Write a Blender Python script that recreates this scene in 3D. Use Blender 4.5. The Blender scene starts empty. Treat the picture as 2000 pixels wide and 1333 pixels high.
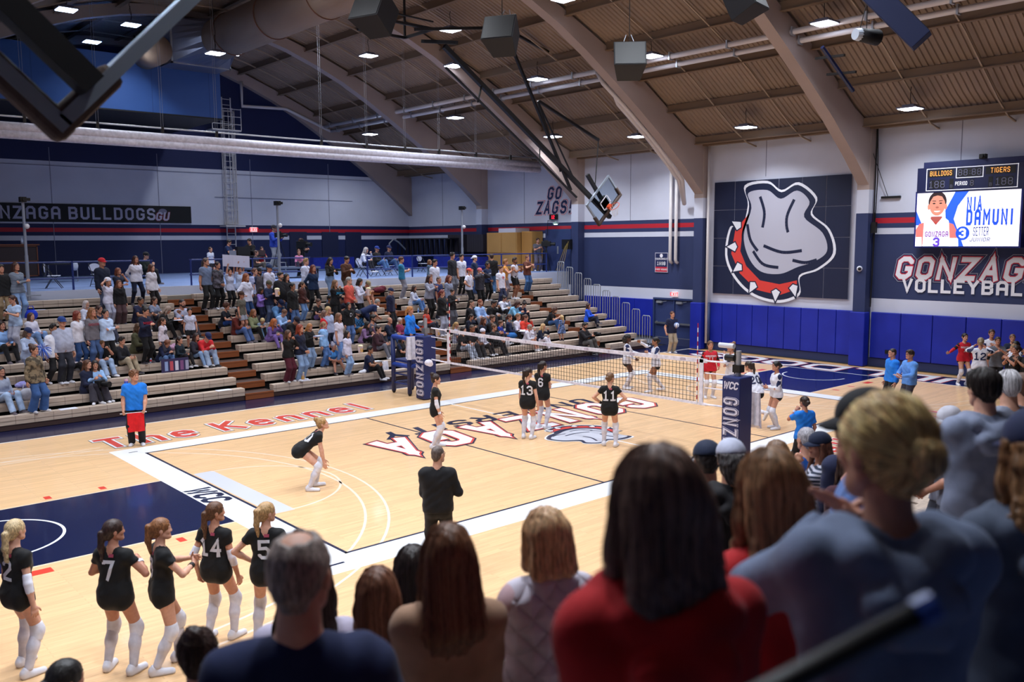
import bpy, bmesh, math, random
import numpy as np
from mathutils import Vector, Matrix
from mathutils.bvhtree import BVHTree
random.seed(7); rng = np.random.RandomState(7)
SC = bpy.context.scene
COL = SC.collection
# ---------------------------------------------------------------- camera, world, exposure
cam = bpy.data.cameras.new('camera'); cam_ob = bpy.data.objects.new('camera', cam); COL.objects.link(cam_ob)
cam.sensor_width = 36; cam.lens = 36*1710.3/2000
cam.clip_start = .05; cam.clip_end = 200
_y, _p, _r = 0.847486, -0.112859, -0.0060738
_f = Vector((math.cos(_p)*math.cos(_y), math.cos(_p)*math.sin(_y), math.sin(_p)))
_rt = Vector((math.sin(_y), -math.cos(_y), 0)); _up = _rt.cross(_f)
_rt, _up = _rt*math.cos(_r)+_up*math.sin(_r), _up*math.cos(_r)-_rt*math.sin(_r)
CAM = Vector((-15.8106, -16.1856, 4.8481))
cam_ob.matrix_world = Matrix(((_rt.x,_up.x,-_f.x,CAM.x),(_rt.y,_up.y,-_f.y,CAM.y),(_rt.z,_up.z,-_f.z,CAM.z),(0,0,0,1)))
cam.dof.use_dof = True; cam.dof.focus_distance = 21; cam.dof.aperture_fstop = 1.9
SC.camera = cam_ob
W = bpy.data.worlds.new('world'); SC.world = W; W.use_nodes = True
W.node_tree.nodes['Background'].inputs[0].default_value = (.30,.36,.55,1)
W.node_tree.nodes['Background'].inputs[1].default_value = .05
vs = SC.view_settings
vs.view_transform = 'Standard'; vs.look = 'None'; vs.exposure = 0; vs.gamma = 1; vs.use_curve_mapping = False
LAMP_POWER = 22.0          # radiance of the high bay panels
LAMP_WATT = 150.0          # light each panel throws down
# ---------------------------------------------------------------- materials
_m = {}
def hexc(h):
    h = h.lstrip('#'); c = [int(h[i:i+2],16)/255 for i in (0,2,4)]
    return tuple(x/12.92 if x <= .04045 else ((x+.055)/1.055)**2.4 for x in c)
def mat(color, rough=.7, metal=0., emit=0., kind='', spec=.5, coat=0.):
    key = (color, rough, metal, emit, kind, spec, coat)
    if key in _m: return _m[key]
    m = bpy.data.materials.new(kind or 'plain'); m.use_nodes = True; nt = m.node_tree; b = nt.nodes['Principled BSDF']
    c = hexc(color) if isinstance(color, str) else color
    b.inputs['Base Color'].default_value = (*c, 1); b.inputs['Roughness'].default_value = rough; b.inputs['Metallic'].default_value = metal
    b.inputs['Specular IOR Level'].default_value = spec; b.inputs['Coat Weight'].default_value = coat; b.inputs['Coat Roughness'].default_value = .08
    if emit: b.inputs['Emission Color'].default_value = (*c, 1); b.inputs['Emission Strength'].default_value = emit
    N, L = nt.nodes, nt.links
    def node(t, **k):
        n = N.new(t)
        for a, v in k.items(): setattr(n, a, v)
        return n
    def colorize(fac, c0, c1, p0=.3, p1=.7):
        r = node('ShaderNodeValToRGB'); r.color_ramp.elements[0].position = p0; r.color_ramp.elements[1].position = p1
        r.color_ramp.elements[0].color = (*c0,1); r.color_ramp.elements[1].color = (*c1,1); L.new(fac, r.inputs[0]); L.new(r.outputs[0], b.inputs['Base Color']); return r
    def bump(fac, s, d=.01):
        q = node('ShaderNodeBump'); q.inputs['Strength'].default_value = s; q.inputs['Distance'].default_value = d; L.new(fac, q.inputs['Height']); L.new(q.outputs[0], b.inputs['Normal'])
    def coords(sx=1, sy=1, sz=1, kind='Object'):
        t = node('ShaderNodeTexCoord'); mp = node('ShaderNodeMapping'); mp.inputs['Scale'].default_value = (sx,sy,sz); L.new(t.outputs[kind], mp.inputs[0]); return mp.outputs[0]
    def noise(vec, s, det=3):
        n = node('ShaderNodeTexNoise'); n.inputs['Scale'].default_value = s; n.inputs['Detail'].default_value = det; L.new(vec, n.inputs['Vector']); return n.outputs[0]
    dk = tuple(x*.80 for x in c); lt = tuple(min(1, x*1.12+.004) for x in c)
    if kind == 'cloth':
        f = noise(coords(), 9, 4); colorize(f, dk, lt); bump(noise(coords(), 160, 2), .25, .003)
        b.inputs['Sheen Weight'].default_value = .06; b.inputs['Specular IOR Level'].default_value = .3
    elif kind == 'hair':
        v = coords(1,1,.12); f = noise(v, 150, 3); colorize(f, tuple(x*.45 for x in c), tuple(min(1,x*1.7+.01) for x in c), .35, .68); bump(f, .5, .006); b.inputs['Specular IOR Level'].default_value = .4
    elif kind == 'skin':
        f = noise(coords(), 14, 3); colorize(f, tuple(x*y for x, y in zip(c,(.93,.86,.84))), lt); b.inputs['Subsurface Weight'].default_value = .06; b.inputs['Subsurface Radius'].default_value = (.02,.008,.004)
    elif kind == 'denim':
        f = noise(coords(), 7, 4); colorize(f, tuple(x*.72 for x in c), tuple(min(1,x*1.3+.01) for x in c)); bump(noise(coords(), 130, 2), .3, .003)
    elif kind == 'stripe':
        w = node('ShaderNodeTexWave'); w.bands_direction = 'Z'; w.inputs['Scale'].default_value = 8; w.inputs['Distortion'].default_value = .6; L.new(coords(), w.inputs['Vector']); colorize(w.outputs[0], (.02,.03,.06), c, .45, .55)
    elif kind == 'plaid':
        ck = node('ShaderNodeTexChecker'); ck.inputs['Scale'].default_value = 14; ck.inputs['Color1'].default_value = (*c,1); ck.inputs['Color2'].default_value = (*tuple(x*.3 for x in c),1); L.new(coords(), ck.inputs['Vector']); L.new(ck.outputs[0], b.inputs['Base Color'])
    elif kind == 'camo':
        f = noise(coords(), 9, 5); colorize(f, tuple(x*.35 for x in c), tuple(min(1,x*1.5) for x in c), .45, .55)
    elif kind == 'wood':
        v = coords(.35,6,1)
        br = node('ShaderNodeTexBrick'); br.inputs['Scale'].default_value = 1; br.inputs['Brick Width'].default_value = .55; br.inputs['Row Height'].default_value = .40; br.inputs['Mortar Size'].default_value = .003; br.inputs['Bias'].default_value = 0
        br.inputs['Color1'].default_value = (*tuple(x*.90 for x in c),1); br.inputs['Color2'].default_value = (*tuple(min(1,x*1.06) for x in c),1); br.inputs['Mortar'].default_value = (*tuple(x*.86 for x in c),1); L.new(v, br.inputs['Vector'])
        f = noise(coords(.8,14,1), 3, 5); mx = node('ShaderNodeMix', data_type='RGBA'); mx.blend_type = 'MULTIPLY'; mx.inputs[0].default_value = .5
        r = node('ShaderNodeValToRGB'); r.color_ramp.elements[0].color = (.78,.70,.60,1); r.color_ramp.elements[0].position = .3; r.color_ramp.elements[1].color = (1,1,1,1); r.color_ramp.elements[1].position = .62; L.new(f, r.inputs[0])
        L.new(br.outputs[0], mx.inputs[6]); L.new(r.outputs[0], mx.inputs[7]); L.new(mx.outputs[2], b.inputs['Base Color'])
    elif kind == 'bench':
        t = node('ShaderNodeTexCoord'); sp = node('ShaderNodeSeparateXYZ'); L.new(t.outputs['Object'], sp.inputs[0])
        q = node('ShaderNodeMath', operation='MULTIPLY'); q.inputs[1].default_value = 1/.457; L.new(sp.outputs[0], q.inputs[0])
        fr = node('ShaderNodeMath', operation='FRACT'); L.new(q.outputs[0], fr.inputs[0]); ab = node('ShaderNodeMath', operation='COMPARE'); ab.inputs[1].default_value = .5; ab.inputs[2].default_value = .014; L.new(fr.outputs[0], ab.inputs[0])
        mx = node('ShaderNodeMix', data_type='RGBA'); L.new(ab.outputs[0], mx.inputs[0]); f = noise(coords(.6,6,6), 4, 4); r = colorize(f, dk, lt); L.new(r.outputs[0], mx.inputs[6]); mx.inputs[7].default_value = (*tuple(x*.45 for x in c),1); L.new(mx.outputs[2], b.inputs['Base Color'])
    elif kind in ('wall','paint'):
        f = noise(coords(), .6, 4); colorize(f, tuple(x*.93 for x in c), tuple(min(1,x*1.03) for x in c)); bump(noise(coords(), 40, 2), .08, .004)
    elif kind == 'vinyl':
        f = noise(coords(), 1.2, 3); colorize(f, tuple(x*.9 for x in c), lt); bump(noise(coords(), 2.2, 3), .12, .03)
    elif kind == 'deck':
        f = noise(coords(), .5, 5); colorize(f, tuple(x*.82 for x in c), lt)
    elif kind == 'pad':
        f = noise(coords(), 25, 4); colorize(f, dk, lt); bump(f, .3, .01)
    elif kind == 'quilt':
        w = [node('ShaderNodeTexWave') for _ in range(2)]
        for i, x in enumerate(w): x.bands_direction = 'DIAGONAL'; x.inputs['Scale'].default_value = 5.2; L.new(coords(1 if i else -1, .15, 1), x.inputs['Vector'])
        a = node('ShaderNodeMath', operation='MINIMUM'); L.new(w[0].outputs[0], a.inputs[0]); L.new(w[1].outputs[0], a.inputs[1]); pw = node('ShaderNodeMath', operation='POWER'); pw.inputs[1].default_value = .35; L.new(a.outputs[0], pw.inputs[0]); bump(pw.outputs[0], .9, .02)
    elif kind == 'glass':
        b.inputs['Transmission Weight'].default_value = 1; b.inputs['IOR'].default_value = 1.05; b.inputs['Roughness'].default_value = .02
    elif kind == 'net':
        pass
    _m[key] = m; return m
# ---------------------------------------------------------------- mesh building and scene bookkeeping
class MB:
    def __init__(s): s.v = []; s.f = []; s.m = []
    def add(s, v, f, mi=0):
        o = len(s.v); s.v += [tuple(map(float, x)) for x in v]; s.f += [tuple(int(i)+o for i in q) for q in f]; s.m += [mi]*len(f); return s
    def box(s, a, b, mi=0, M=None):
        x0,y0,z0 = a; x1,y1,z1 = b
        v = [(x0,y0,z0),(x1,y0,z0),(x1,y1,z0),(x0,y1,z0),(x0,y0,z1),(x1,y0,z1),(x1,y1,z1),(x0,y1,z1)]
        if M is not None: v = [tuple(M@Vector(q)) for q in v]
        return s.add(v, [(0,3,2,1),(4,5,6,7),(0,1,5,4),(1,2,6,5),(2,3,7,6),(3,0,4,7)], mi)
    def bar(s, a, b, w, h=None, mi=0, up=(0,0,1)):
        a, b = Vector(a), Vector(b); d = (b-a).normalized(); u = Vector(up)
        if abs(d.dot(u)) > .98: u = Vector((1,0,0))
        x = d.cross(u).normalized(); y = x.cross(d); h = h or w; x *= w/2; y *= h/2
        v = [a-x-y,a+x-y,a+x+y,a-x+y,b-x-y,b+x-y,b+x+y,b-x+y]
        return s.add(v, [(0,1,2,3),(7,6,5,4),(0,4,5,1),(1,5,6,2),(2,6,7,3),(3,7,4,0)], mi)
    def tube(s, pts, r, n=8, mi=0, closed=0, caps=1):
        P = [Vector(p) for p in pts]; rs = r if isinstance(r, (list,tuple)) else [r]*len(P)
        rings = []; x = None
        for i, p in enumerate(P):
            d = (P[min(i+1,len(P)-1)]-P[max(i-1,0)]).normalized() if not closed else (P[(i+1)%len(P)]-P[i-1]).normalized()
            if x is None: x = d.cross(Vector((0,0,1)) if abs(d.z) < .95 else Vector((1,0,0))).normalized()
            else: x = (x-d*x.dot(d)).normalized()
            y = d.cross(x); rings.append([p+(x*math.cos(2*math.pi*k/n)+y*math.sin(2*math.pi*k/n))*rs[i] for k in range(n)])
        v = [q for g in rings for q in g]; f = []
        m = len(P); 
        for i in range(m if closed else m-1):
            a, b = i*n, ((i+1)%m)*n
            f += [(a+k, a+(k+1)%n, b+(k+1)%n, b+k) for k in range(n)]
        if caps and not closed: f += [tuple(range(n))[::-1], tuple(range((m-1)*n, m*n))]
        return s.add(v, f, mi)
    def prism(s, poly, axis, a, b, mi=0):
        n = len(poly)
        def pt(u, w, t): return (t,u,w) if axis == 'x' else (u,t,w) if axis == 'y' else (u,w,t)
        v = [pt(u,w,a) for u,w in poly]+[pt(u,w,b) for u,w in poly]
        f = [(i,(i+1)%n,n+(i+1)%n,n+i) for i in range(n)]+[tuple(range(n))[::-1], tuple(range(n,2*n))]
        return s.add(v, f, mi)
    def lathe(s, prof, c=(0,0,0), n=16, mi=0):
        v = []; f = []
        for r, z in prof: v += [(c[0]+r*math.cos(2*math.pi*k/n), c[1]+r*math.sin(2*math.pi*k/n), c[2]+z) for k in range(n)]
        for i in range(len(prof)-1): f += [(i*n+k, i*n+(k+1)%n, (i+1)*n+(k+1)%n, (i+1)*n+k) for k in range(n)]
        f += [tuple(range(n))[::-1], tuple(range((len(prof)-1)*n, len(prof)*n))]
        return s.add(v, f, mi)
    def blob(s, c, r, n=12, mi=0, M=None):
        v = []; f = []; k = n//2
        for i in range(k+1):
            for j in range(n):
                a = math.pi*i/k; q = 2*math.pi*j/n; p = Vector((r[0]*math.sin(a)*math.cos(q), r[1]*math.sin(a)*math.sin(q), r[2]*math.cos(a)))
                v.append(Vector(c)+(M@p if M else p))
        for i in range(k):
            for j in range(n): f.append((i*n+j, (i+1)*n+j, (i+1)*n+(j+1)%n, i*n+(j+1)%n))
        return s.add(v, f, mi)
    def obj(s, name, mats, parent=None, smooth=0, loc=None, rz=0, bevel=0):
        me = bpy.data.meshes.new(name); me.from_pydata(s.v, [], s.f)
        for q in (mats if isinstance(mats, (list,tuple)) else [mats]): me.materials.append(q)
        me.polygons.foreach_set('material_index', np.array(s.m, np.int32))
        if smooth: me.polygons.foreach_set('use_smooth', np.ones(len(s.f), bool))
        o = link(name, me, parent, loc, rz)
        if bevel:
            md = o.modifiers.new('edge', 'BEVEL'); md.width = bevel; md.segments = 2; md.limit_method = 'ANGLE'
        return o
def link(name, data, parent=None, loc=None, rz=0):
    o = bpy.data.objects.new(name, data); COL.objects.link(o)
    if parent: o.parent = parent
    if loc is not None: o.location = loc
    if rz: o.rotation_euler = (0,0,rz)
    return o
def tag(o, label=None, cat=None, group=None, kind=None):
    if label: o['label'] = label
    if cat: o['category'] = cat
    if group: o['group'] = group
    if kind: o['kind'] = kind
    return o
def thing(name, label, cat, loc=(0,0,0), rz=0, group=None):
    o = bpy.data.objects.new(name, None); COL.objects.link(o); o.empty_display_size = .2; o.location = loc; o.rotation_euler = (0,0,rz)
    return tag(o, label, cat, group)
def dup(o, parent=None):
    c = o.copy(); COL.objects.link(c)
    if parent: c.parent = parent
    for ch in list(o.children): dup(ch, c)
    return c
# ---------------------------------------------------------------- block lettering (strokes on a unit box, built as flat shapes)
GL = {
 'A':'0,0 0,.82 .16,1 .44,1 .6,.82 .6,0|0,.42 .6,.42','a':'0,0 .3,1.06 .6,0|.12,.32 .48,.32','B':'0,0 0,1 .46,1 .58,.88 .58,.64 .46,.52 0,.52|.46,.52 .6,.4 .6,.12 .46,0 0,0','C':'.6,.74 .6,.84 .44,1 .16,1 0,.84 0,.16 .16,0 .44,0 .6,.16 .6,.26',
 'D':'0,0 0,1 .44,1 .6,.84 .6,.16 .44,0 0,0 0,.1','E':'.58,1 0,1 0,0 .58,0|0,.52 .5,.52','F':'.58,1 0,1 0,0|0,.5 .48,.5','G':'.6,.74 .6,.84 .44,1 .16,1 0,.84 0,.16 .16,0 .44,0 .6,.16 .6,.46 .32,.46','H':'0,0 0,1|.6,0 .6,1|0,.5 .6,.5',
 'I':'.1,0 .1,1','J':'.5,1 .5,.16 .36,0 .14,0 0,.16 0,.28','K':'0,0 0,1|.58,1 .04,.46|.16,.58 .6,0','L':'0,1 0,0 .54,0','M':'0,0 0,1 .36,.4 .72,1 .72,0','N':'0,0 0,1 .6,0 .6,1','O':'.16,0 0,.16 0,.84 .16,1 .44,1 .6,.84 .6,.16 .44,0 .16,0 .1,.06',
 'P':'0,0 0,1 .44,1 .6,.86 .6,.56 .44,.42 0,.42','R':'0,0 0,1 .44,1 .6,.86 .6,.6 .44,.46 0,.46|.3,.46 .6,0','S':'.58,.74 .58,.86 .44,1 .16,1 0,.86 0,.64 .14,.52 .46,.5 .6,.38 .6,.14 .44,0 .16,0 0,.14 0,.26','T':'.3,0 .3,1|0,1 .6,1','U':'0,1 0,.16 .16,0 .44,0 .6,.16 .6,1','V':'0,1 .3,0 .6,1','W':'0,1 .2,0 .42,.8 .64,0 .84,1','X':'0,0 .6,1|0,1 .6,0','Y':'0,1 .3,.48 .6,1|.3,.48 .3,0','Z':'0,1 .6,1 0,0 .6,0','!':'.1,.32 .1,1|.1,0 .1,.14','.':'.05,0 .05,.12',':':'.1,.2 .1,.32|.1,.62 .1,.74',
 'e':'.04,.36 .52,.36 .52,.52 .40,.64 .14,.64 0,.5 0,.14 .14,0 .38,0 .5,.1','h':'0,0 0,1|0,.5 .14,.64 .38,.64 .5,.52 .5,0','n':'0,0 0,.66|0,.5 .14,.64 .38,.64 .5,.52 .5,0','l':'.08,0 .08,1','f':'.16,0 .16,.8 .3,1 .42,1|0,.6 .36,.6','i':'.08,0 .08,.64|.08,.84 .08,.96','d':'.5,0 .5,1|.5,.5 .38,.64 .12,.64 0,.5 0,.14 .12,0 .36,0 .5,.12',
 '0':'.14,0 0,.16 0,.84 .14,1 .42,1 .56,.84 .56,.16 .42,0 .14,0 .08,.06','1':'.04,.8 .24,1 .24,0|.02,0 .46,0','2':'0,.74 0,.86 .14,1 .42,1 .56,.86 .56,.64 0,.16 0,0 .58,0','3':'0,.76 0,.86 .14,1 .42,1 .56,.86 .56,.62 .44,.52 .2,.52|.44,.52 .56,.4 .56,.14 .42,0 .14,0 0,.14 0,.26','4':'.42,0 .42,1 0,.34 .58,.34','5':'.54,1 0,1 0,.56 .42,.6 .56,.46 .56,.14 .42,0 .14,0 0,.14 0,.22','6':'.54,.8 .54,.86 .4,1 .14,1 0,.84 0,.16 .14,0 .42,0 .56,.14 .56,.42 .42,.56 0,.5','7':'0,.86 0,1 .56,1 .22,0','8':'.14,0 0,.14 0,.4 .12,.52 0,.64 0,.86 .14,1 .42,1 .56,.86 .56,.64 .44,.52 .56,.4 .56,.14 .42,0 .14,0 .08,.06|.12,.52 .44,.52','9':'0,.18 0,.14 .14,0 .42,0 .56,.16 .56,.84 .42,1 .14,1 0,.86 0,.6 .14,.44 .56,.5'}
def letters(text, H, wt=.16, slant=0., gap=.2, wide=1., pointed=0, center=1):
    """quads of the text as 2-D points: list of 4-point faces"""
    out = []; x = 0
    for ch in text:
        if ch == ' ': x += .45*wide; continue
        if pointed and ch == 'A': ch = 'a'
        g = [[tuple(map(float, q.split(','))) for q in st.split()] for st in GL[ch].split('|')]
        w = max(p[0] for st in g for p in st)*wide
        for st in g:
            P = [Vector((x+p[0]*wide, p[1])) for p in st]; n = len(P); L, R = [], []
            for i in range(n):
                d0 = (P[i]-P[i-1]).normalized() if i else (P[1]-P[0]).normalized(); d1 = (P[i+1]-P[i]).normalized() if i < n-1 else d0
                m = (d0+d1); m = m.normalized() if m.length > 1e-4 else d1
                nn = Vector((-m.y, m.x)); c = max(.45, nn.dot(Vector((-d1.y, d1.x)))); q = nn*(wt/2/c)
                e = -d0*(wt/2) if i == 0 else d0*(wt/2) if i == n-1 else Vector((0,0))
                e = e if (i in (0, n-1) and not .05 < P[i].y < .95) else Vector((0,0))
                L.append(P[i]+q+e*.9); R.append(P[i]-q+e*.9)
            for i in range(n-1): out.append([L[i], R[i], R[i+1], L[i+1]])
            for i in range(1, n-1): out.append([P[i]+Vector((math.cos(a*.7854+.39), math.sin(a*.7854+.39)))*(wt*.53) for a in range(8)])
        x += w+gap+wt
    tot = x-gap-wt
    return [[((p[0]-(tot/2 if center else 0)+slant*p[1])*H, (p[1]-.5)*H) for p in q] for q in out], tot*H
def lettering(text, H, place, layers, name, parent, fit=None, **k):
    """layers: (extra weight, offset off the surface, material); place(u, v, d) -> 3-D point"""
    wt = k.pop('wt', .16)
    for i, (dw, off, m, nm) in enumerate(layers):
        q, tot = letters(text, H, wt+dw, gap=k.get('gap', .2)-dw, **{a: b for a, b in k.items() if a != 'gap'})
        b = MB(); us = [p[0] for f in q for p in f]; w_ = max(us)-min(us); c_ = (max(us)+min(us))/2
        sc = (fit/base if i else fit/w_) if fit else 1
        if i == 0: base = w_
        for j, f in enumerate(q): b.add([place((u-c_)*sc, v, off*4.5+.0002*(j%11)) for u, v in f], [tuple(range(len(f)))])
        b.obj(nm, m, parent)
# ---------------------------------------------------------------- the hall
XW, YS = 16.75, 30.6
WOOD = mat('#E6BC8C', .36, kind='wood', coat=.22); NAVYF = mat('#06123A', .25, coat=.35); WHITEF = mat('#F2F2F4', .30, coat=.35); INK = mat('#101A3A', .3, coat=.3)
REDF = mat('#D8402E', .3, coat=.3); GREYF = mat('#C9CAD4', .3, coat=.3); TANF = mat('#E2C6A6', .3, coat=.3); FAINT = mat('#EAD3BC', .35, coat=.3)
WALLW = mat('#C9CBDA', .75, kind='wall'); SLATE = mat('#26315A', .7, kind='wall'); NAVYW = mat('#0F1C4C', .7, kind='wall'); REDW = mat('#B01428', .6); STEELB = mat('#2C3A66', .5)
BEIGE = mat('#A8968F', .65, kind='paint'); DECKM = mat('#8E7A6A', .6, kind='deck'); PURL = mat('#7A6450', .6); ROYAL = mat('#061E96', .5, kind='vinyl'); WPIPE = mat('#D6CFCF', .4); BLACK = mat('#08080A', .5); DARK = mat('#15100F', .9)
STEEL = mat('#9AA0A8', .35, .8); GALV = mat('#A9ACB4', .4, .6); BLUEP = mat('#1A2C6E', .45)
def struct(b, name, mats, parent=None, **k):
    o = b.obj(name, mats, parent, **k)
    if not parent: o['kind'] = 'structure'
    return o
floor = struct(MB().box((-17.2,-9.6,-.3), (XW,9.6,0)), 'floor', WOOD)
def patch(name, poly, z, m):
    b = MB(); b.prism([tuple(p) for p in poly], 'z', .0003, z); return b.obj(name, m, floor)
def rect(name, x0, y0, x1, y1, z, m): return patch(name, [(x0,y0),(x1,y0),(x1,y1),(x0,y1)], z, m)
for sg in (1, -1):
    rect('painted_border', -17.2, sg*7.95 if sg > 0 else -9.6, XW, 9.6 if sg > 0 else -7.95, .0010, NAVYF)
    rect('painted_line', -17.2, sg*7.95-.03, XW, sg*7.95+.03, .0016, WHITEF)
    rect('painted_key', min(sg*9.6,sg*14.3), -1.8, max(sg*9.6,sg*14.3), 1.8, .0010, NAVYF)
    rect('painted_border', min(sg*14.3,sg*16.0), -7.9, max(sg*14.3,sg*16.0), 7.9, .0008, NAVYF)
    rect('painted_line', min(sg*14.27,sg*14.33), -7.9, max(sg*14.27,sg*14.33), 7.9, .0018, WHITEF)
    for yy in (-1.8, 1.8): rect('painted_line', min(sg*9.6,sg*14.3), yy-.02, max(sg*9.6,sg*14.3), yy+.02, .0016, FAINT)
def ring(name, cx, cy, r, w, a0, a1, z, m, n=48):
    b = MB(); A = [math.radians(a0+(a1-a0)*i/n) for i in range(n+1)]
    for i in range(n): b.add([(cx+(r+s*w/2)*math.cos(A[j]), cy+(r+s*w/2)*math.sin(A[j]), z) for j, s in ((i,-1),(i,1),(i+1,1),(i+1,-1))], [(0,1,2,3)])
    return b.obj(name, m, floor)
for sg in (1, -1):
    c = 90 if sg > 0 else -90
    ring('painted_arc', sg*13.05, 0, 1.12, .05, c, c+180, .0016, WHITEF)
    for r in (6.27, 5.86): ring('painted_arc', sg*12.73, 0, r, .05, c+8, c+172, .0012, FAINT)
    ring('painted_arc', sg*8.53, 0, 1.8, .05, c, c+180, .0012, FAINT)
    rect('painted_strip', min(sg*8.48,sg*8.9), -1.85, max(sg*8.48,sg*8.9), 1.85, .0011, GREYF if sg < 0 else FAINT)
    for yy in (6.9, 7.15): rect('painted_line', -16 if sg < 0 else 9.6, yy-1.35-.02, -9.6 if sg < 0 else 16, yy-1.35+.02, .0009, FAINT)
    for xx in (10.6, 11.6, 12.6):
        for yy in (1.95, -2.2): rect('lane_mark', min(sg*xx, sg*(xx+.12 if xx < 12 else xx+.42)), yy, max(sg*xx, sg*(xx+.12 if xx < 12 else xx+.42)), yy+.22, .0013, REDF)
# the white band round the volleyball court and the dark lines inside it
for y0, y1 in ((4.5,5.15),(-5.15,-4.5)): rect('court_band', -9.6, y0, 9.6, y1, .0022, WHITEF)
for x0, x1 in ((-9.6,-9.0),(9.0,9.6)): rect('court_band', x0, -4.5, x1, 4.5, .0022, WHITEF)
for y in (4.47,-4.47): rect('court_line', -9, y-.03, 9, y+.03, .0030, INK)
for x in (8.97,-8.97): rect('court_line', x-.03, -4.5, x+.03, 4.5, .0030, INK)
for x in (-3, 3): rect('attack_line', x-.025, -4.5, x+.025, 4.5, .0040, INK)
rect('centre_line', -.025, -7.9, .025, 4.5, .0036, WHITEF)
for x in (-9.15,-9.15): rect('court_line', x-.12, 4.75, x+.08, 4.79, .0032, INK)
rect('court_line', -9.5, -4.83, -9.2, -4.77, .0032, INK); rect('court_line', 5.5, -4.8, 5.9, -4.77, .0032, INK)
# painted words: seen from the far side they read upright or upside down
def onfloor(cx, cy, ang, z):
    c, s = math.cos(ang), math.sin(ang)
    return lambda u, v, d: (cx+u*c-v*s, cy+u*s+v*c, z+d)
def flo(text, H, cx, cy, ang, layers, z=.004, **k): lettering(text, H, onfloor(cx, cy, ang, z), layers, 'painted_word', floor, **k)
flo('Ihe Kennel'.replace('I','T'), 1.02, -5.85, 6.10, 0, ((.16,0,INK,'painted_shadow'),(.13,.0006,WHITEF,'painted_outline'),(0,.0012,REDF,'painted_word')), wt=.20, gap=.30, wide=.98, fit=7.5)
flo('The Kennel', 1.02, 5.85, -6.20, math.pi, ((.16,0,INK,'painted_shadow'),(.13,.0006,WHITEF,'painted_outline'),(0,.0012,REDF,'painted_word')), wt=.20, gap=.30, wide=.98, fit=7.5)
flo('GONZAGA', 1.30, 0, .95, math.pi, ((.20,0,INK,'painted_shadow'),(.12,.0006,REDF,'painted_outline'),(.03,.0012,WHITEF,'painted_word')), wt=.24, gap=.36, wide=1.0, slant=.18, pointed=1, fit=9.6, z=.005)
flo('UNIVERSITY', .62, -.3, 2.12, math.pi, ((0,0,INK,'painted_word'),), wt=.22, gap=.24, wide=1.06, slant=.18, fit=7.6, z=.005)
flo('BULLDOGS', 1.15, 15.15, 0, math.pi/2, ((.18,0,INK,'painted_shadow'),(.09,.0006,REDF,'painted_outline'),(.02,.0012,WHITEF,'painted_word')), wt=.24, gap=.24, wide=1.75, z=.003)
def wcc(cx, cy, ang, H, m, par, place=None, nm='painted_word'):
    lettering('WCC', H, place or onfloor(cx, cy, ang, .004), ((0,0,m,nm),), nm, par, wt=.26, gap=.05, wide=.95, slant=.22)
wcc(-9.3, .1, -math.pi/2, .42, INK, floor); wcc(9.3, -.2, math.pi/2, .42, INK, floor)
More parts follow.
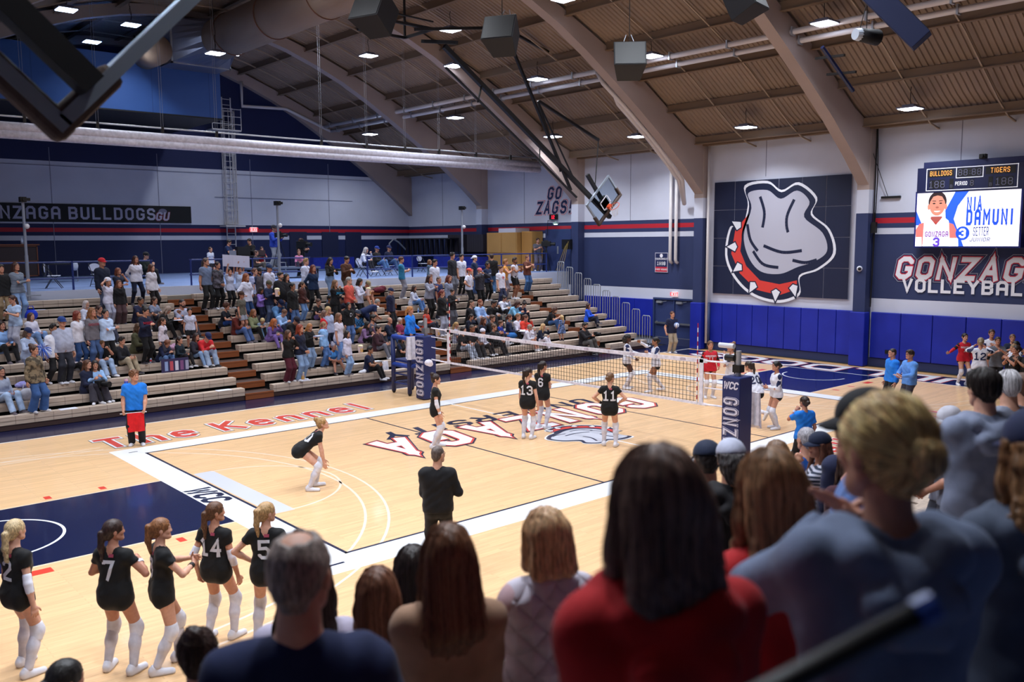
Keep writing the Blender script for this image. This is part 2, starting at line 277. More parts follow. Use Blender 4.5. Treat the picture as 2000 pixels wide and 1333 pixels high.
# plain emblem at mid court: a grey shape with a dark edge, a red band and white points
def smooth(P, n=5):
    out = []; m = len(P)
    for i in range(m):
        p0, p1, p2, p3 = (np.array(P[(i+k)%m], float) for k in (-1,0,1,2))
        for j in range(n):
            t = j/n; out.append(tuple(.5*((2*p1)+(-p0+p2)*t+(2*p0-5*p1+4*p2-p3)*t*t+(-p0+3*p1-3*p2+p3)*t**3)))
    return out
EMB = smooth([(-.78,.10),(-.62,.62),(-.70,.92),(-.28,.96),(.02,.78),(.36,.92),(.62,.70),(.52,.42),(.90,.12),(1.0,-.22),(.74,-.42),(.42,-.52),(.05,-.66),(-.38,-.62),(-.66,-.34)])
def fan(poly): return [tuple(range(len(poly)))]
def emblem(place, parent, s, names='painted_emblem'):
    def lay(poly, off, m, nm):
        b = MB(); b.add([place(x*s, y*s, off) for x, y in poly], fan(poly)); b.obj(nm, m, parent)
    grow = lambda g: [(x*(1+g)+.0, y*(1+g*1.15)+.02*g) for x, y in EMB]
    band = [(-.62,.50),(-.92,.20),(-1.0,-.25),(-.80,-.62),(-.42,-.92),(.05,-1.0),(.40,-.88),(.40,-.72),(.05,-.80),(-.36,-.74),(-.66,-.48),(-.80,-.20),(-.76,.15),(-.56,.42)]
    hull = smooth([(-.80,.20),(-.66,.66),(-.74,1.02),(-.26,1.08),(.04,.90),(.38,1.02),(.74,.74),(.66,.46),(1.0,.18),(1.12,-.24),(.82,-.52),(.46,-.66),(.46,-.98),(.05,-1.14),(-.50,-1.04),(-.92,-.72),(-1.14,-.28),(-1.04,.26)])
    lay(hull, 0, MURW, names+'_border'); lay([(x*.955, y*.955) for x, y in hull], .0006, MURN, names+'_edge')
    b = MB(); m = len(band)//2
    for i in range(m-1): b.add([place(x*s, y*s, .0012) for x, y in (band[i], band[i+1], band[2*m-2-i], band[2*m-1-i])], [(0,1,2,3)])
    b.obj(names+'_band', MURR, parent)
    lay(grow(0), .0012, MURN, names+'_edge'); lay([(x*.95+.01, y*.94+.01) for x, y in EMB], .0018, MURG, names)
    for x, y, a in ((-.86,.28,150),(-.94,-.12,180),(-.82,-.50,215),(-.50,-.84,240),(-.02,-.96,268),(.34,-.86,285)):
        ca, sa = math.cos(math.radians(a)), math.sin(math.radians(a)); 
        sp = [(x+ca*r-sa*w, y+sa*r+ca*w) for r, w in ((-.02,.085),(.16,.0),(-.02,-.085),(-.07,0))]
        lay([(x+(px-x)*1.35, y+(py-y)*1.35) for px, py in sp], .0020, MURN, names+'_edge'); lay(sp, .0026, MURW, names+'_stud')
    for P in ([(-.40,.80),(-.30,.50),(-.34,.20)],[(.30,.72),(.16,.40),(.22,.10),(.48,-.02)],[(-.30,-.10),(.10,-.22),(.55,-.18),(.92,-.16)],[(-.52,-.20),(-.30,-.44),(.06,-.50)],[(-.66,.30),(-.58,.0),(-.40,-.22)],[(.30,-.36),(.56,-.40),(.80,-.34)]):
        b = MB(); P = smooth(P+P[::-1], 6)[:12]
        for i in range(len(P)-1):
            d = Vector((P[i+1][0]-P[i][0], P[i+1][1]-P[i][1])); 
            if d.length < 1e-4: continue
            d.normalize(); w = .028
            b.add([place((P[k][0]+q*-d.y*w)*s, (P[k][1]+q*d.x*w)*s, .0024) for k, q in ((i,1),(i,-1),(i+1,-1),(i+1,1))], [(0,1,2,3)])
        b.obj(names+'_line', MURN, parent)
MURW, MURN, MURR, MURG = WHITEF, INK, REDF, GREYF
emblem(onfloor(-.1, -1.12, math.pi, .006), floor, 1.0)
# floor edge, the sunken strip in front of the pads, the low ground beyond
struct(MB().box((-17.2,9.6,-.3), (XW,30.6,-.02)), 'floor_under_bleachers', DARK)
struct(MB().box((-17.2,-22,-.3), (XW,-9.6,-.02)), 'floor_near_side', DARK)
# walls: bands of paint as faces of one wall
def banded(name, p0, p1, bands, mats, z1, axis):
    b = MB()
    for (za, zb, mi) in bands:
        if axis == 'x': b.add([(p0[0],p0[1],za),(p0[0],p1[1],za),(p0[0],p1[1],zb),(p0[0],p0[1],zb)], [(0,1,2,3)], mi)
        else: b.add([(p0[0],p0[1],za),(p1[0],p0[1],za),(p1[0],p0[1],zb),(p0[0],p0[1],zb)], [(0,1,2,3)], mi)
    return b
BM = [WALLW, SLATE, REDW, NAVYW]
bandsE = [(-.3,2.62,0),(2.62,5.05,1),(5.05,5.28,0),(5.28,5.46,1),(5.46,5.66,2),(5.66,5.84,1),(5.84,9.35,0)]
bandsM = [(-.3,9.35,0)]
wall_end = MB()
for ya, yb, bd in ((-24,.1,bandsE),(.1,7.65,bandsM),(7.65,YS,bandsE)):
    for za, zb, mi in bd: wall_end.add([(XW,ya,za),(XW,yb,za),(XW,yb,zb),(XW,ya,zb)], [(0,1,2,3)], mi)
    wall_end.add([(XW+.3,ya,-.3),(XW+.3,yb,-.3),(XW+.3,yb,9.35),(XW+.3,ya,9.35)], [(3,2,1,0)], 0)
wall_end = struct(wall_end, 'wall_end', BM)
TX = [0,1.5,3,4.5,6,7.15,8.2,9.6,10.18,12.26,13,15.4,15.76,16.9]; TZ = [15.1,15.0,14.8,14.45,13.98,13.55,13.1,12.5,12.25,11.25,10.8,9.35,9.12,8.9]
BX = [0,1.5,3,4.5,6,7.5,9,10.5,12,13.5,15,16.55,16.9]; BZ = [14.7,14.6,14.35,13.95,13.4,12.75,11.95,11.05,10.1,9.1,7.98,6.68,6.4]
top_z = lambda x: float(np.interp(abs(x), TX, TZ)); bot_z = lambda x: float(np.interp(abs(x), BX, BZ))
b = MB(); xs = np.linspace(-XW-.1, XW, 41)
for za, zb, mi in [(3.3,5.05,3),(5.05,5.28,0),(5.28,5.46,3),(5.46,5.66,2),(5.66,5.86,3),(5.86,8.85,0)]: b.add([(-17,YS,za),(XW,YS,za),(XW,YS,zb),(-17,YS,zb)], [(0,1,2,3)], mi)
for i in range(40): b.add([(xs[i],YS,8.85),(xs[i+1],YS,8.85),(xs[i+1],YS,top_z(xs[i+1])+.1),(xs[i],YS,top_z(xs[i])+.1)], [(0,1,2,3)], 3)
wall_far = struct(b, 'wall_far', BM)
b = MB()
for za, zb, mi in [(-.3,2.1,3),(2.1,2.62,0),(2.62,5.86,1),(5.86,9.35,0)]: b.add([(-17.1,-24,za),(-17.1,YS,za),(-17.1,YS,zb),(-17.1,-24,zb)], [(0,1,2,3)], mi)
struct(b, 'wall_left', BM)
b = MB(); b.add([(-17.1,-24,-.3),(XW,-24,-.3),(XW,-24,9),(-17.1,-24,9)], [(0,1,2,3)], 1)
for i in range(40): b.add([(xs[i],-24,9),(xs[i+1],-24,9),(xs[i+1],-24,top_z(xs[i+1])+.3),(xs[i],-24,top_z(xs[i])+.3)], [(0,1,2,3)], 3)
struct(b, 'wall_near', [NAVYW, NAVYW, NAVYW, NAVYW])
# panel joints in the upper walls
b = MB()
for y in (12.0, 19.6, 27, 4.6, -3.2, -7.2): b.box((XW-.012,y-.012,5.84 if not .1 < y < 7.65 else 7.5), (XW,y+.012,9.2))
b.obj('wall_joint', mat('#7E8094', .8), wall_end)
b = MB()
for x in (-9.2,-4.1,1.0,6.1,11.0): b.box((x-.014,YS-.012,3.3), (x+.014,YS,9.5))
for z, x0, x1 in ((8.62,-17,16.7),(7.35,4,12.6)): b.box((x0,YS-.03,z), (x1,YS,z+.03))
b.obj('wall_joint', mat('#7E8094', .8), wall_far)
# corrugated roof deck, bent along the arches
prof = []; y = -24.2
while y < YS+.1:
    prof += [(y,0),(y+.075,0),(y+.10,.045),(y+.175,.045)]; y += .20
xs2 = np.concatenate([np.linspace(-17,-3,16), np.linspace(3,17,16)])
vv = [(x, yy, top_z(x)+.14+dz) for x in xs2 for yy, dz in prof]; n = len(prof)
ff = [(i*n+j, i*n+j+1, (i+1)*n+j+1, (i+1)*n+j) for i in range(len(xs2)-1) for j in range(n-1)]
ceiling = struct(MB().add(vv, ff), 'ceiling', DECKM)
PX = [15.7,13.8,11.95,10.0,7.8,5.5,3.1,.8]
for x in sorted(set(PX+[-q for q in PX])):
    z = top_z(x); b = MB(); b.box((x-.02,-24,z-.16), (x+.02,YS,z+.13)); b.box((x-.10,-24,z-.19), (x+.10,YS,z-.16)); b.obj('purlin', PURL, ceiling)
b = MB()
for yb in (-4.9,-2.4,2.6,5.1,10.1,12.8,17.8,20.4,25.4,28.0):
    for i in range(len(xs2)-1): b.bar((xs2[i],yb,top_z(xs2[i])-.17), (xs2[i+1],yb,top_z(xs2[i+1])-.17), .05)
b.obj('tie_rod', mat('#A08C78', .5), ceiling)
AY = [-15.2,-7.5,.1,7.65,15.3,22.95,30.45]
ax = np.concatenate([-np.array(BX[::-1]), np.array(BX[1:])])
for i, y in enumerate(AY):
    hw = .22; b = MB()
    P = [(x, bot_z(x)) for x in ax]; Q = [(x, top_z(x)) for x in ax]; m = len(P)
    v = [(x,y-hw,z) for x, z in P]+[(x,y-hw,z) for x, z in Q]+[(x,y+hw,z) for x, z in P]+[(x,y+hw,z) for x, z in Q]
    f = []
    for k in range(m-1): f += [(k,k+1,m+k+1,m+k),(2*m+k+1,2*m+k,3*m+k,3*m+k+1),(k+1,k,2*m+k,2*m+k+1),(m+k,m+k+1,3*m+k+1,3*m+k)]
    arch = struct(b.add(v, f), 'arch_beam', BEIGE)
    col = MB()
    x0, x1 = 16.28, XW; y0, y1 = y-.24, y+.24
    if i == len(AY)-1: y1 = YS
    for za, zb, mi in ((0,5.84,1),(5.84,6.72,0),(6.72,9.2,3)): col.box((x0,y0,za), (x1,y1,zb), mi)
    if i < len(AY)-1 and i > 0: struct(col, 'column', [WALLW, SLATE, REDW, BEIGE])
    if 2 <= i <= 3:
        p = thing('column_pad', ['blue padding wrapped round the column right of the big wall emblem','blue padding wrapped round the column beside the double doors'][i-2], 'pad', (x0,y,0))
        MB().box((-.10,-.30,.02), (.30,.30,2.10)).obj('pad_panel', ROYAL, p, bevel=.03)
# eave beam and conduits along the top of the end wall
b = MB(); b.box((16.2,-24,8.95), (16.5,YS,9.05)); b.box((16.32,-24,9.05), (16.38,YS,9.3)); b.obj('eave_beam', PURL, ceiling)
b = MB()
for k in range(4): b.tube([(16.15,-23,9.13+.06*k), (16.15,30,9.13+.06*k)], .022, 6)
b.obj('conduit', mat('#8C7868', .5), ceiling)
# wall pads: one run of panels per bay
def pads(y0, y1, n, label, cat='wall pad'):
    t = thing('wall_pad', label, cat, (XW-.09,(y0+y1)/2,.34))
    w = (y1-y0)/n
    for k in range(n): MB().box((-.04,y0-(y0+y1)/2+k*w+.008,0), (.085,y0-(y0+y1)/2+(k+1)*w-.008,1.76)).obj('pad_panel', ROYAL, t, bevel=.025)
pads(.42, 7.32, 9, 'row of royal blue wall pads below the big wall emblem')
pads(-7.2, -.22, 6, 'row of royal blue wall pads below the scoreboard')
pads(-14.8, -7.8, 6, 'row of royal blue wall pads beyond the bench players')
pads(10.45, 15.0, 4, 'royal blue wall pads between the bleacher and the double doors')
struct(MB().box((16.66,-14.8,0), (XW,10.3,.33)), 'baseboard_end', mat('#2A3158', .8)); struct(MB().box((16.2,-14.8,.0), (16.66,7.3,.006)), 'trim_1', mat('#B98F5E', .4)); struct(MB().box((16.50,-14.8,.006), (16.66,7.3,.02)), 'trim_2', DARK)
# double doors
d = MB(); d.box((16.62,8.0,0), (XW-.02,8.08,2.2)); d.box((16.62,10.36,0), (XW-.02,10.44,2.2)); d.box((16.62,8.08,2.12), (XW-.02,10.36,2.2)); d.box((16.64,9.19,0), (XW-.02,9.24,2.12))
door = struct(d, 'door_1', STEELB)
for ya, yb in ((8.09,9.18),(9.25,10.35)):
    lf = MB().box((16.69,ya,.02), (16.73,yb,2.11)).obj('leaf', mat('#2B3866', .55), door)
    MB().box((16.68,ya+.04,.03), (16.69,yb-.04,.36)).obj('kick_plate', mat('#8C8C92', .4, .6), lf)
    b = MB(); b.box((16.60,ya+.05,.98), (16.65,yb-.05,1.06)); b.box((16.64,ya+.06,.96), (16.69,ya+.16,1.09)); b.box((16.64,yb-.16,.96), (16.69,yb-.06,1.09)); b.obj('push_bar', STEEL, lf)
    b = MB(); b.box((16.60,ya+.65,1.95), (16.69,ya+.98,2.05)); b.bar((16.60,ya+.7,2.0),(16.64,ya+.4,2.06),.02); b.obj('closer', GALV, lf)
def onend(y, z, x=XW-.02): return lambda u, v, d: (x-d, y-u, z+v)      # reads correctly seen from the court
def onfar(x, z, y=YS-.02): return lambda u, v, d: (x+u, y-d, z+v)
t = thing('exit_sign', 'white exit sign with red letters above the double doors', 'sign', (XW-.06,9.22,2.39))
MB().box((-.03,-.17,-.11), (.05,.17,.11)).obj('sign_box', mat('#F3D9D9', .5, emit=.5), t); lettering('EXIT', .14, lambda u, v, d: (-.035-d,-u,v), ((0,0,mat('#E02030',.5,emit=1.2),'lettering'),), '', t, wt=.2)
t = thing('exit_sign', 'small lit exit sign above the doors at the back of the platform', 'sign', (6.15,YS-.06,5.62))
MB().box((-.2,-.03,-.13), (.2,.05,.13)).obj('sign_box', mat('#F3D9D9', .5, emit=.6), t); lettering('EXIT', .16, lambda u, v, d: (u,-.035-d,v), ((0,0,mat('#E02030',.5,emit=1.2),'lettering'),), '', t, wt=.2)
# mural of 6 x 4 panels with a plain emblem
MURW, MURN, MURR, MURG = mat('#E6E6EE', .6), mat('#0B1638', .6), mat('#D63A32', .6), mat('#B4B3C2', .6)
t = thing('wall_mural', 'dark blue panelled wall mural with a large grey and white emblem', 'mural', (XW-.06,3.93,4.95))
dk = MB(); wy, wz = 6.35/6, 4.86/4
for i in range(6):
    for j in range(4): dk.box((-.02,-3.175+i*wy+.012,-2.43+j*wz+.012), (.04,-3.175+(i+1)*wy-.012,-2.43+(j+1)*wz-.012))
dk.obj('panels', MURN, t); MB().box((.0,-3.175,-2.43), (.045,3.175,2.43)).obj('backing', mat('#A9ABBC', .6), t)
emblem(lambda u, v, d: (-.022-d*4, -u-.05, v-.1), t, 2.28, 'emblem')
# painted words on the walls
t = thing('wall_lettering', 'white and red outlined team lettering below the scoreboard', 'lettering', (XW-.02,-3.6,3.52))
NV, RD, WH = mat('#15204E', .6), mat('#C02038', .6), mat('#E9E6EC', .6)
pl = onend(-4.25, 3.6); loc = lambda f, o: (lambda u, v, d: tuple(a-b for a, b in zip(f(u, v, d), o)))
pl2 = lambda z: (lambda u, v, d: (-d, -u, v+z))
lettering('GONZAGA', .66, pl2(.28), ((.34,0,mat('#A9A8B8',.6),'lettering_edge'),(.28,.0008,NV,'lettering_outline'),(.14,.0016,RD,'lettering_outline'),(.03,.0026,WH,'lettering')), '', t, wt=.24, gap=.34, wide=1.35, slant=.22, pointed=1, fit=5.25)
lettering('VOLLEYBALL', .40, pl2(-.36), ((0,.003,WH,'lettering'),), '', t, wt=.26, gap=.22, wide=1.15, fit=4.55)
t = thing('wall_lettering', 'dark blue cheering words with red outline high on the end wall', 'lettering', (XW-.02,17.2,7.0))
for tx, z, dy, H in (('GO',.38,.0,.54),('ZAGS!',-.36,.1,.56)):
    lettering(tx, H, (lambda zz, yy: (lambda u, v, d: (-d, yy-u, v+zz)))(z, dy), ((.26,0,WH,'lettering_edge'),(.20,.0008,RD,'lettering_outline'),(.10,.0016,WH,'lettering_outline'),(.02,.0026,NV,'lettering')), '', t, wt=.22, gap=.30, wide=.95, slant=.22, pointed=1)
t = thing('wall_banner', 'long black banner with white block letters on the far wall', 'banner', (-2.3,YS-.04,6.38))
MB().box((-7.0,-.01,-.44), (4.95,.03,.44)).obj('cloth', mat('#07070C', .7), t)
lettering('GONZAGA BULLDOGS', .50, lambda u, v, d: (u-1.05,-.014-d,v), ((0,0,mat('#A9A7BE',.6),'lettering'),), '', t, wt=.22, gap=.26, wide=1.02)
lettering('GU', .36, lambda u, v, d: (u+3.45,-.014-d,v-.1), ((.12,0,mat('#8C1C30',.6),'lettering_outline'),(0,.003,mat('#A9A7BE',.6),'lettering')), '', t, wt=.24, gap=.2, slant=.2)
MB().add([(3.45+math.cos(a)*.22,-.02,.15+math.sin(a)*.15) for a in np.linspace(0,6.28,14)[:-1]], [tuple(range(13))]).obj('emblem', mat('#6E6A82', .6), t)
t = thing('hanging_banner', 'small navy and red banner with year on the end wall', 'banner', (XW-.03,10.04,3.84))
b = MB(); b.box((-.01,-.38,-.46), (.01,.38,.46)); b.obj('frame', mat('#B9B4C6',.6), t); MB().box((-.014,-.35,-.20), (0,.35,.43)).obj('cloth', NV, t); MB().box((-.014,-.35,-.43), (0,.35,-.20)).obj('cloth', RD, t)
pz = lambda z: (lambda u, v, d: (-.016-d,-u,v+z))
MB().lathe([(.09,0),(.09,.004)], n=16).obj('emblem', WH, t, loc=(-.02,0,.32), rz=0).rotation_euler = (0,math.pi/2,0)
lettering('TOURNAMENT', .075, pz(.17), ((0,0,WH,'lettering'),), '', t, wt=.2, gap=.2); lettering('1998', .14, pz(-.04), ((0,0,WH,'lettering'),), '', t, wt=.2); lettering('FIRST ROUND', .07, pz(-.32), ((0,0,WH,'lettering'),), '', t, wt=.2, gap=.2)
# white pipes down the end wall
for y, lb in ((9.43,'left'),(9.11,'right')):
    b = MB(); b.tube([(16.58,y,9.0),(16.58,y,3.98),(16.62,y,3.88),(16.74,y,3.84)], .075, 12); tag(b.obj('wall_pipe', WPIPE, smooth=1), 'white vertical pipe above the double doors, %s one of the pair' % lb, 'pipe', 'twin pipes on the end wall')
b = MB(); b.tube([(16.4,7.22,9.0),(16.4,7.22,.3)], .055, 10); tag(b.obj('wall_pipe', WPIPE, smooth=1), 'thin white pipe beside the column left of the big wall emblem', 'pipe')
b = MB(); b.tube([(16.55,7.22,2.1),(16.55,7.22,.02)], .09, 10); tag(b.obj('pipe_sleeve', STEELB, smooth=1), 'dark blue sleeve round the lower end of the thin pipe', 'pipe cover')
# ---------------------------------------------------------------- lamps
LED = mat('#DDE8FF', .5, emit=LAMP_POWER); LHOUS = mat('#6E6C7C', .5, .4); CORD = mat('#1A1514', .7)
hb = MB(); hb.box((-.34,-.34,.02), (.34,.34,.07)); hb.box((-.20,-.20,.07), (.20,.20,.15)); hb_me = None
def in_view(p, pad=-60):
    d = Vector(p)-CAM; z = d.dot(_f); 
    if z < .1: return False
    x, y = 1000+1710.3*d.dot(_rt)/z, 666.5-1710.3*d.dot(_up)/z
    return pad < x < 2000-pad and pad < y < 1333-pad
seen = [(-6.27,18.45,13.13,'above the left end of the far bleachers'),(-2.97,21.66,13.7,'beside the silver backboard arm, upper left'),(-3.4,25.4,13.6,'half hidden, hanging by the blue box room'),(-.45,19.4,12.55,'under the big round duct beside the blue box'),(3.21,25.63,14.01,'just right of the duct mouth'),(3.07,18.13,14.03,'close to the round duct, third bay'),(1.9,15.9,13.9,'cut by the top edge beside the round duct'),
 (6.2,18.34,13.16,'between the second and third arches, upper one'),(11.37,18.73,10.93,'above the white curtain roll, middle'),(11.47,26.64,10.88,'low above the left part of the curtain roll'),(6.15,12.25,13.18,'top row between hanging frame and loudspeaker'),(8.12,14.58,12.39,'in front of the arch beside the hanging frame'),(9.98,11.31,11.59,'beside the black basket mast'),(13.52,14.03,9.74,'behind the lower basket mast near the eave'),
 (6.29,6.07,13.12,'cut by the top edge right of the wide arch'),(10.01,5.23,11.58,'right of the loudspeaker on the second arch'),(14.15,9.39,9.36,'low by the eave between arches two and three'),(14.34,4.01,9.24,'low by the eave above the big wall emblem'),(10.14,-1.55,11.52,'bright one beside the nearest arch, upper right'),(14.38,-2.42,9.22,'low by the eave above the scoreboard')]
unseen = [(x,y) for x in (-13.5,-10,-6,-2,2,6) for y in (-5.2,-1.5,4.6,11.5)]
unseen = [(x,y,top_z(x)-.75,'out over the near half of the court') for x, y in unseen if not in_view((x,y,top_z(x)-.75))]
unseen += [(x,y,top_z(x)-.75,'added out of view over the near bleachers, above the camera side') for x in (-13.5,-9.5,-5.5,0) for y in (-9.8,)]  # row out of view, mirrors the far bays, added to light the foreground
unseen += [(-12.2,-11.9,top_z(-12.2)-.75,'added out of view to brighten the folded backboard')]  # extra lamp outside the frame, added to brighten the backboard arm
first = None
for x, y, z, w in seen+unseen:
    if first is None:
        t = thing('high_bay_light', '', 'ceiling light', group='square high bay lights'); hb.obj('housing', LHOUS, t); MB().box((-.30,-.30,.0), (.30,.30,.021)).obj('light_panel', LED, t)
        la = bpy.data.lights.new('panel_light', 'AREA'); la.shape = 'SQUARE'; la.size = .58; la.energy = LAMP_WATT; la.color = (.86,.92,1); la.spread = math.radians(125)
        lo = link('panel_light', la, t, (0,0,-.01)); first = t
    else: t = dup(first)
    t.location = (x,y,z); t['label'] = 'square white ceiling light '+w
    c = MB(); dz = top_z(x)-z; c.tube([(0,0,.15),(.05,.04,.15+dz*.3),(-.04,0,.15+dz*.6),(0,0,dz)], .012, 5); c.obj('cord', CORD, t)
# ---------------------------------------------------------------- roof furniture
DUCT = mat('#8E7A6A', .55, kind='paint'); SHEET = mat('#7C8296', .35, .7)
t = thing('air_duct', 'large round beige air duct running from the blue box under the roof', 'duct', (.6,21.2,13.6))
b = MB(); b.tube([(0,.1,0),(0,-19,0)], .85, 32); b.obj('pipe', DUCT, t, smooth=1)
b = MB()
for y in (-1.2,-5,-9,-13): b.tube([(.87*math.cos(a),y,.87*math.sin(a)) for a in np.linspace(0,6.283,33)[:-1]], .02, 5, closed=1)
b.obj('seam', mat('#6E4A3C', .6), t)
b = MB(); n = 24
ring0 = [(.86*math.cos(2*math.pi*i/n),.0,.86*math.sin(2*math.pi*i/n)) for i in range(n)]
def sq(a): c, s = math.cos(a), math.sin(a); m = max(abs(c),abs(s)); return c/m, s/m
ring1 = [(1.3*sq(2*math.pi*i/n)[0]-.3,1.5,.95*sq(2*math.pi*i/n)[1]) for i in range(n)]; ring2 = [(p[0],2.9,p[2]) for p in ring1]
b.add(ring0+ring1+ring2, [(i,(i+1)%n,n+(i+1)%n,n+i) for i in range(n)]+[(n+i,n+(i+1)%n,2*n+(i+1)%n,2*n+i) for i in range(n)]); b.obj('transition', SHEET, t)
b = MB(); b.box((-1.63,1.42,-.98), (1.03,1.52,-.90)); b.box((-1.63,1.42,-.98), (-1.55,1.52,.98)); b.box((.97,1.42,-.98), (1.05,1.52,.98)); b.obj('flange', GALV, t)
MB().tube([(-2.2,1.4,-.5),(-2.2,2.9,-.5)], .62, 20).obj('branch', DUCT, t, smooth=1)
t = thing('plant_room', 'blue box room hanging under the roof at the far wall', 'box room', (-3.2,24.1,10.65))
MB().box((-6,0,0), (4.95,6.4,2.35)).obj('shell', mat('#2E5596', .55, kind='wall'), t); MB().box((-6,-.02,-.06), (4.98,6.4,0)).obj('underside', BLACK, t)
b = MB()
for x in (-3,-.6,1.8,4.4): b.box((x,-.006,0), (x+.02,0,2.35))
b.obj('panel_joint', mat('#26477E', .6), t)
b = MB()
for x, y in ((2.2,.4),(2.2,3.0),(-2,.4)): b.bar((x,y,2.35), (x,y,3.9), .08)
b.obj('hanger', BLACK, t)
LAD = mat('#C9C4C4', .45)
t = thing('wall_ladder', 'white caged ladder climbing the far wall to the blue box', 'ladder', (4.75,YS-.25,3.3))
b = MB(); b.bar((-.24,0,.1),(-.24,0,9.4),.05); b.bar((.24,0,.1),(.24,0,9.4),.05); b.obj('rail', LAD, t)
b = MB()
for k in range(31): b.tube([(-.24,0,.3+.3*k),(.24,0,.3+.3*k)], .018, 6)
b.obj('rung', LAD, t)
b = MB()
for k in range(9):
    z = 2.6+.75*k; b.tube([(.36*math.cos(a),-.36+.42*math.sin(a)*-1+.3,z) for a in np.linspace(0,math.pi,11)], .02, 5)
for a in np.linspace(.0,math.pi,6): b.bar((.36*math.cos(a),-.06-.42*math.sin(a),2.6),(.36*math.cos(a),-.06-.42*math.sin(a),8.7),.03)
b.obj('cage', LAD, t); b = MB(); b.box((-.55,-.65,2.45), (.55,.2,2.53)); b.box((-1.1,-.7,7.55), (.5,.2,7.62)); b.obj('landing', LAD, t)
b = MB()
for z in (7.9,8.3,8.7): b.tube([(-1.1,-.7,z),(.5,-.7,z)], .022, 6)
for x in (-1.1,-.55,0,.5): b.tube([(x,-.7,7.6),(x,-.7,8.75)], .022, 6)
b.obj('guard_rail', LAD, t)
# curtain roll hung over the back of the bleachers
ROLL = mat('#D9D6E4', .45, kind='cloth')
t = thing('curtain_roll', 'long white rolled divider curtain hung across the hall above the bleachers', 'curtain roll', (0,16.9,8.62))
b = MB(); b.tube([(-16.9,0,.10),(15.3,0,.10)], .17, 16); b.tube([(-16.9,-.02,-.14),(15.3,-.02,-.14)], .15, 16); b.obj('fabric', ROLL, t, smooth=1)
MB().tube([(-16.9,.05,.46),(15.3,.05,.46)], .03, 8).obj('pipe', GALV, t)
b = MB()
for x in (-12,-8.2,-5.9,-3.65,-1.6,2.9,5.1,7.1,9.0,11.2,13.4): MB().box((x-.04,-.02,.26), (x+.04,.10,.50)).obj('clamp', CORD, t)
b = MB()
for x in (-12,-8.2,-5.9,-3.65,-1.6,2.9,5.1,7.1,9.0,11.2,13.4):
    for e in (-.04,.04): b.tube([(x+e,.05,.48),(x+e,.05,top_z(x)-8.7)], .006, 4)
b.obj('cable', GALV, t)
# pairs of white pipes under the roof
for nm, lb, yb in (('roof_pipe','twin white pipes under the roof between the wide arches',(-24,15.0)),('roof_pipe','twin white pipes under the roof of the far bays',(15.6,30.2))):
    t = thing(nm, lb, 'pipe', (0,0,0)); b = MB()
    for x in (10.6,11.05): b.tube([(x,yb[0],top_z(x)-.45),(x,yb[1],top_z(x)-.45)], .095, 10)
    if yb[1] > 20: b.tube([(11.05,30.2,top_z(11.05)-.45),(8.2,30.2,top_z(8.2)-.7),(5.6,30.2,12.3),(5.6,30.2,13.6)], .09, 10)
    else:
        for k in (0,1): b.tube([(10.6+.45*k,8.5,top_z(10.6)-.45),(10.6+.45*k,8.15,bot_z(10.6)+.1)]+[(x,8.05+.2*k,bot_z(x)+.05) for x in (11.6,12.6,13.5,14.5,15.6)]+[(16.5,8.6,6.5)], .095, 10)
    b.obj('pipe_run', WPIPE, t, smooth=1); c = MB()
    for y in np.arange(yb[0]+1.3, yb[1], 2.5):
        for x in (10.6,11.05): c.box((x-.12,y-.03,top_z(x)-.58), (x+.12,y+.03,top_z(x)-.30))
    c.obj('clamp', GALV, t)
# loudspeakers
SPK = mat('#0D0C14', .7); 
def ray_pt(px, py, d): return tuple(CAM+(_f+_rt*((px-1000)/1710.3)-_up*((py-666.5)/1710.3))*d)
def speaker(loc, rz, tilt, s, label, kind=0, col=SPK):
    t = thing('loudspeaker', label, 'loudspeaker', loc, group='loudspeakers under the roof'); t.rotation_euler = (tilt, 0, rz)
    b = MB(); p = [(-.50,-.40),(.50,-.40),(.36,.45),(-.36,.45)] if not kind else [(-.22,-.25),(.22,-.25),(.22,.25),(-.22,.25)]
    hgt = .42 if not kind else .95
    b.prism([(x*s,y*s) for x, y in p], 'z', -hgt*s, hgt*s); b.obj('cabinet', col, t, bevel=.015)
    MB().box((p[0][0]*s*.92, p[0][1]*s-.012, -hgt*s*.92), (p[1][0]*s*.92, p[0][1]*s, hgt*s*.92)).obj('grille', BLACK, t)
    b = MB(); 
    for x in (-.25,.25): b.tube([(x*s,0,hgt*s),(x*s*.3,0,hgt*s+.5)], .012, 5)
    b.obj('shackle', STEEL, t)
    R = t.rotation_euler.to_matrix().inverted(); MB().tube([tuple(R@Vector((0,0,hgt*s*.6))), tuple(R@Vector((0,0,max(.6, top_z(loc[0])-loc[2]-.2))))], .012, 5).obj('chain', CORD, t)
speaker(ray_pt(733,28,23), math.radians(-72), math.radians(-28), .98, 'purple grey loudspeaker box, leftmost of those under the roof')
speaker(ray_pt(981,70,24), math.radians(-60), math.radians(-28), .92, 'black loudspeaker box with white shackles beside the basket mast')
speaker(ray_pt(1229,119,25), math.radians(-45), math.radians(-25), .92, 'black loudspeaker box against the wide arch')
speaker(ray_pt(1745,26,20), math.radians(18), math.radians(-42), .98, 'tall black and blue loudspeaker, upper right under the roof', 1, mat('#0C1B48', .6))
speaker(ray_pt(1455,3,20), math.radians(10), math.radians(-25), .8, 'black loudspeaker cut by the top edge at the nearest arch')
t = thing('stage_light', 'small spotlight with white end cap under the roof pipes', 'spotlight', ray_pt(1692,69,21), math.radians(-20))
MB().tube([(-.22,0,0),(.34,0,-.03)], [.15,.19], 14).obj('body', SPK, t, smooth=1); MB().lathe([(.02,0),(.13,.0),(.15,.10),(.15,.14)], n=14).obj('cap', mat('#C8D2E0', .5), t, loc=(-.34,0,0)).rotation_euler = (0,math.pi/2,0)
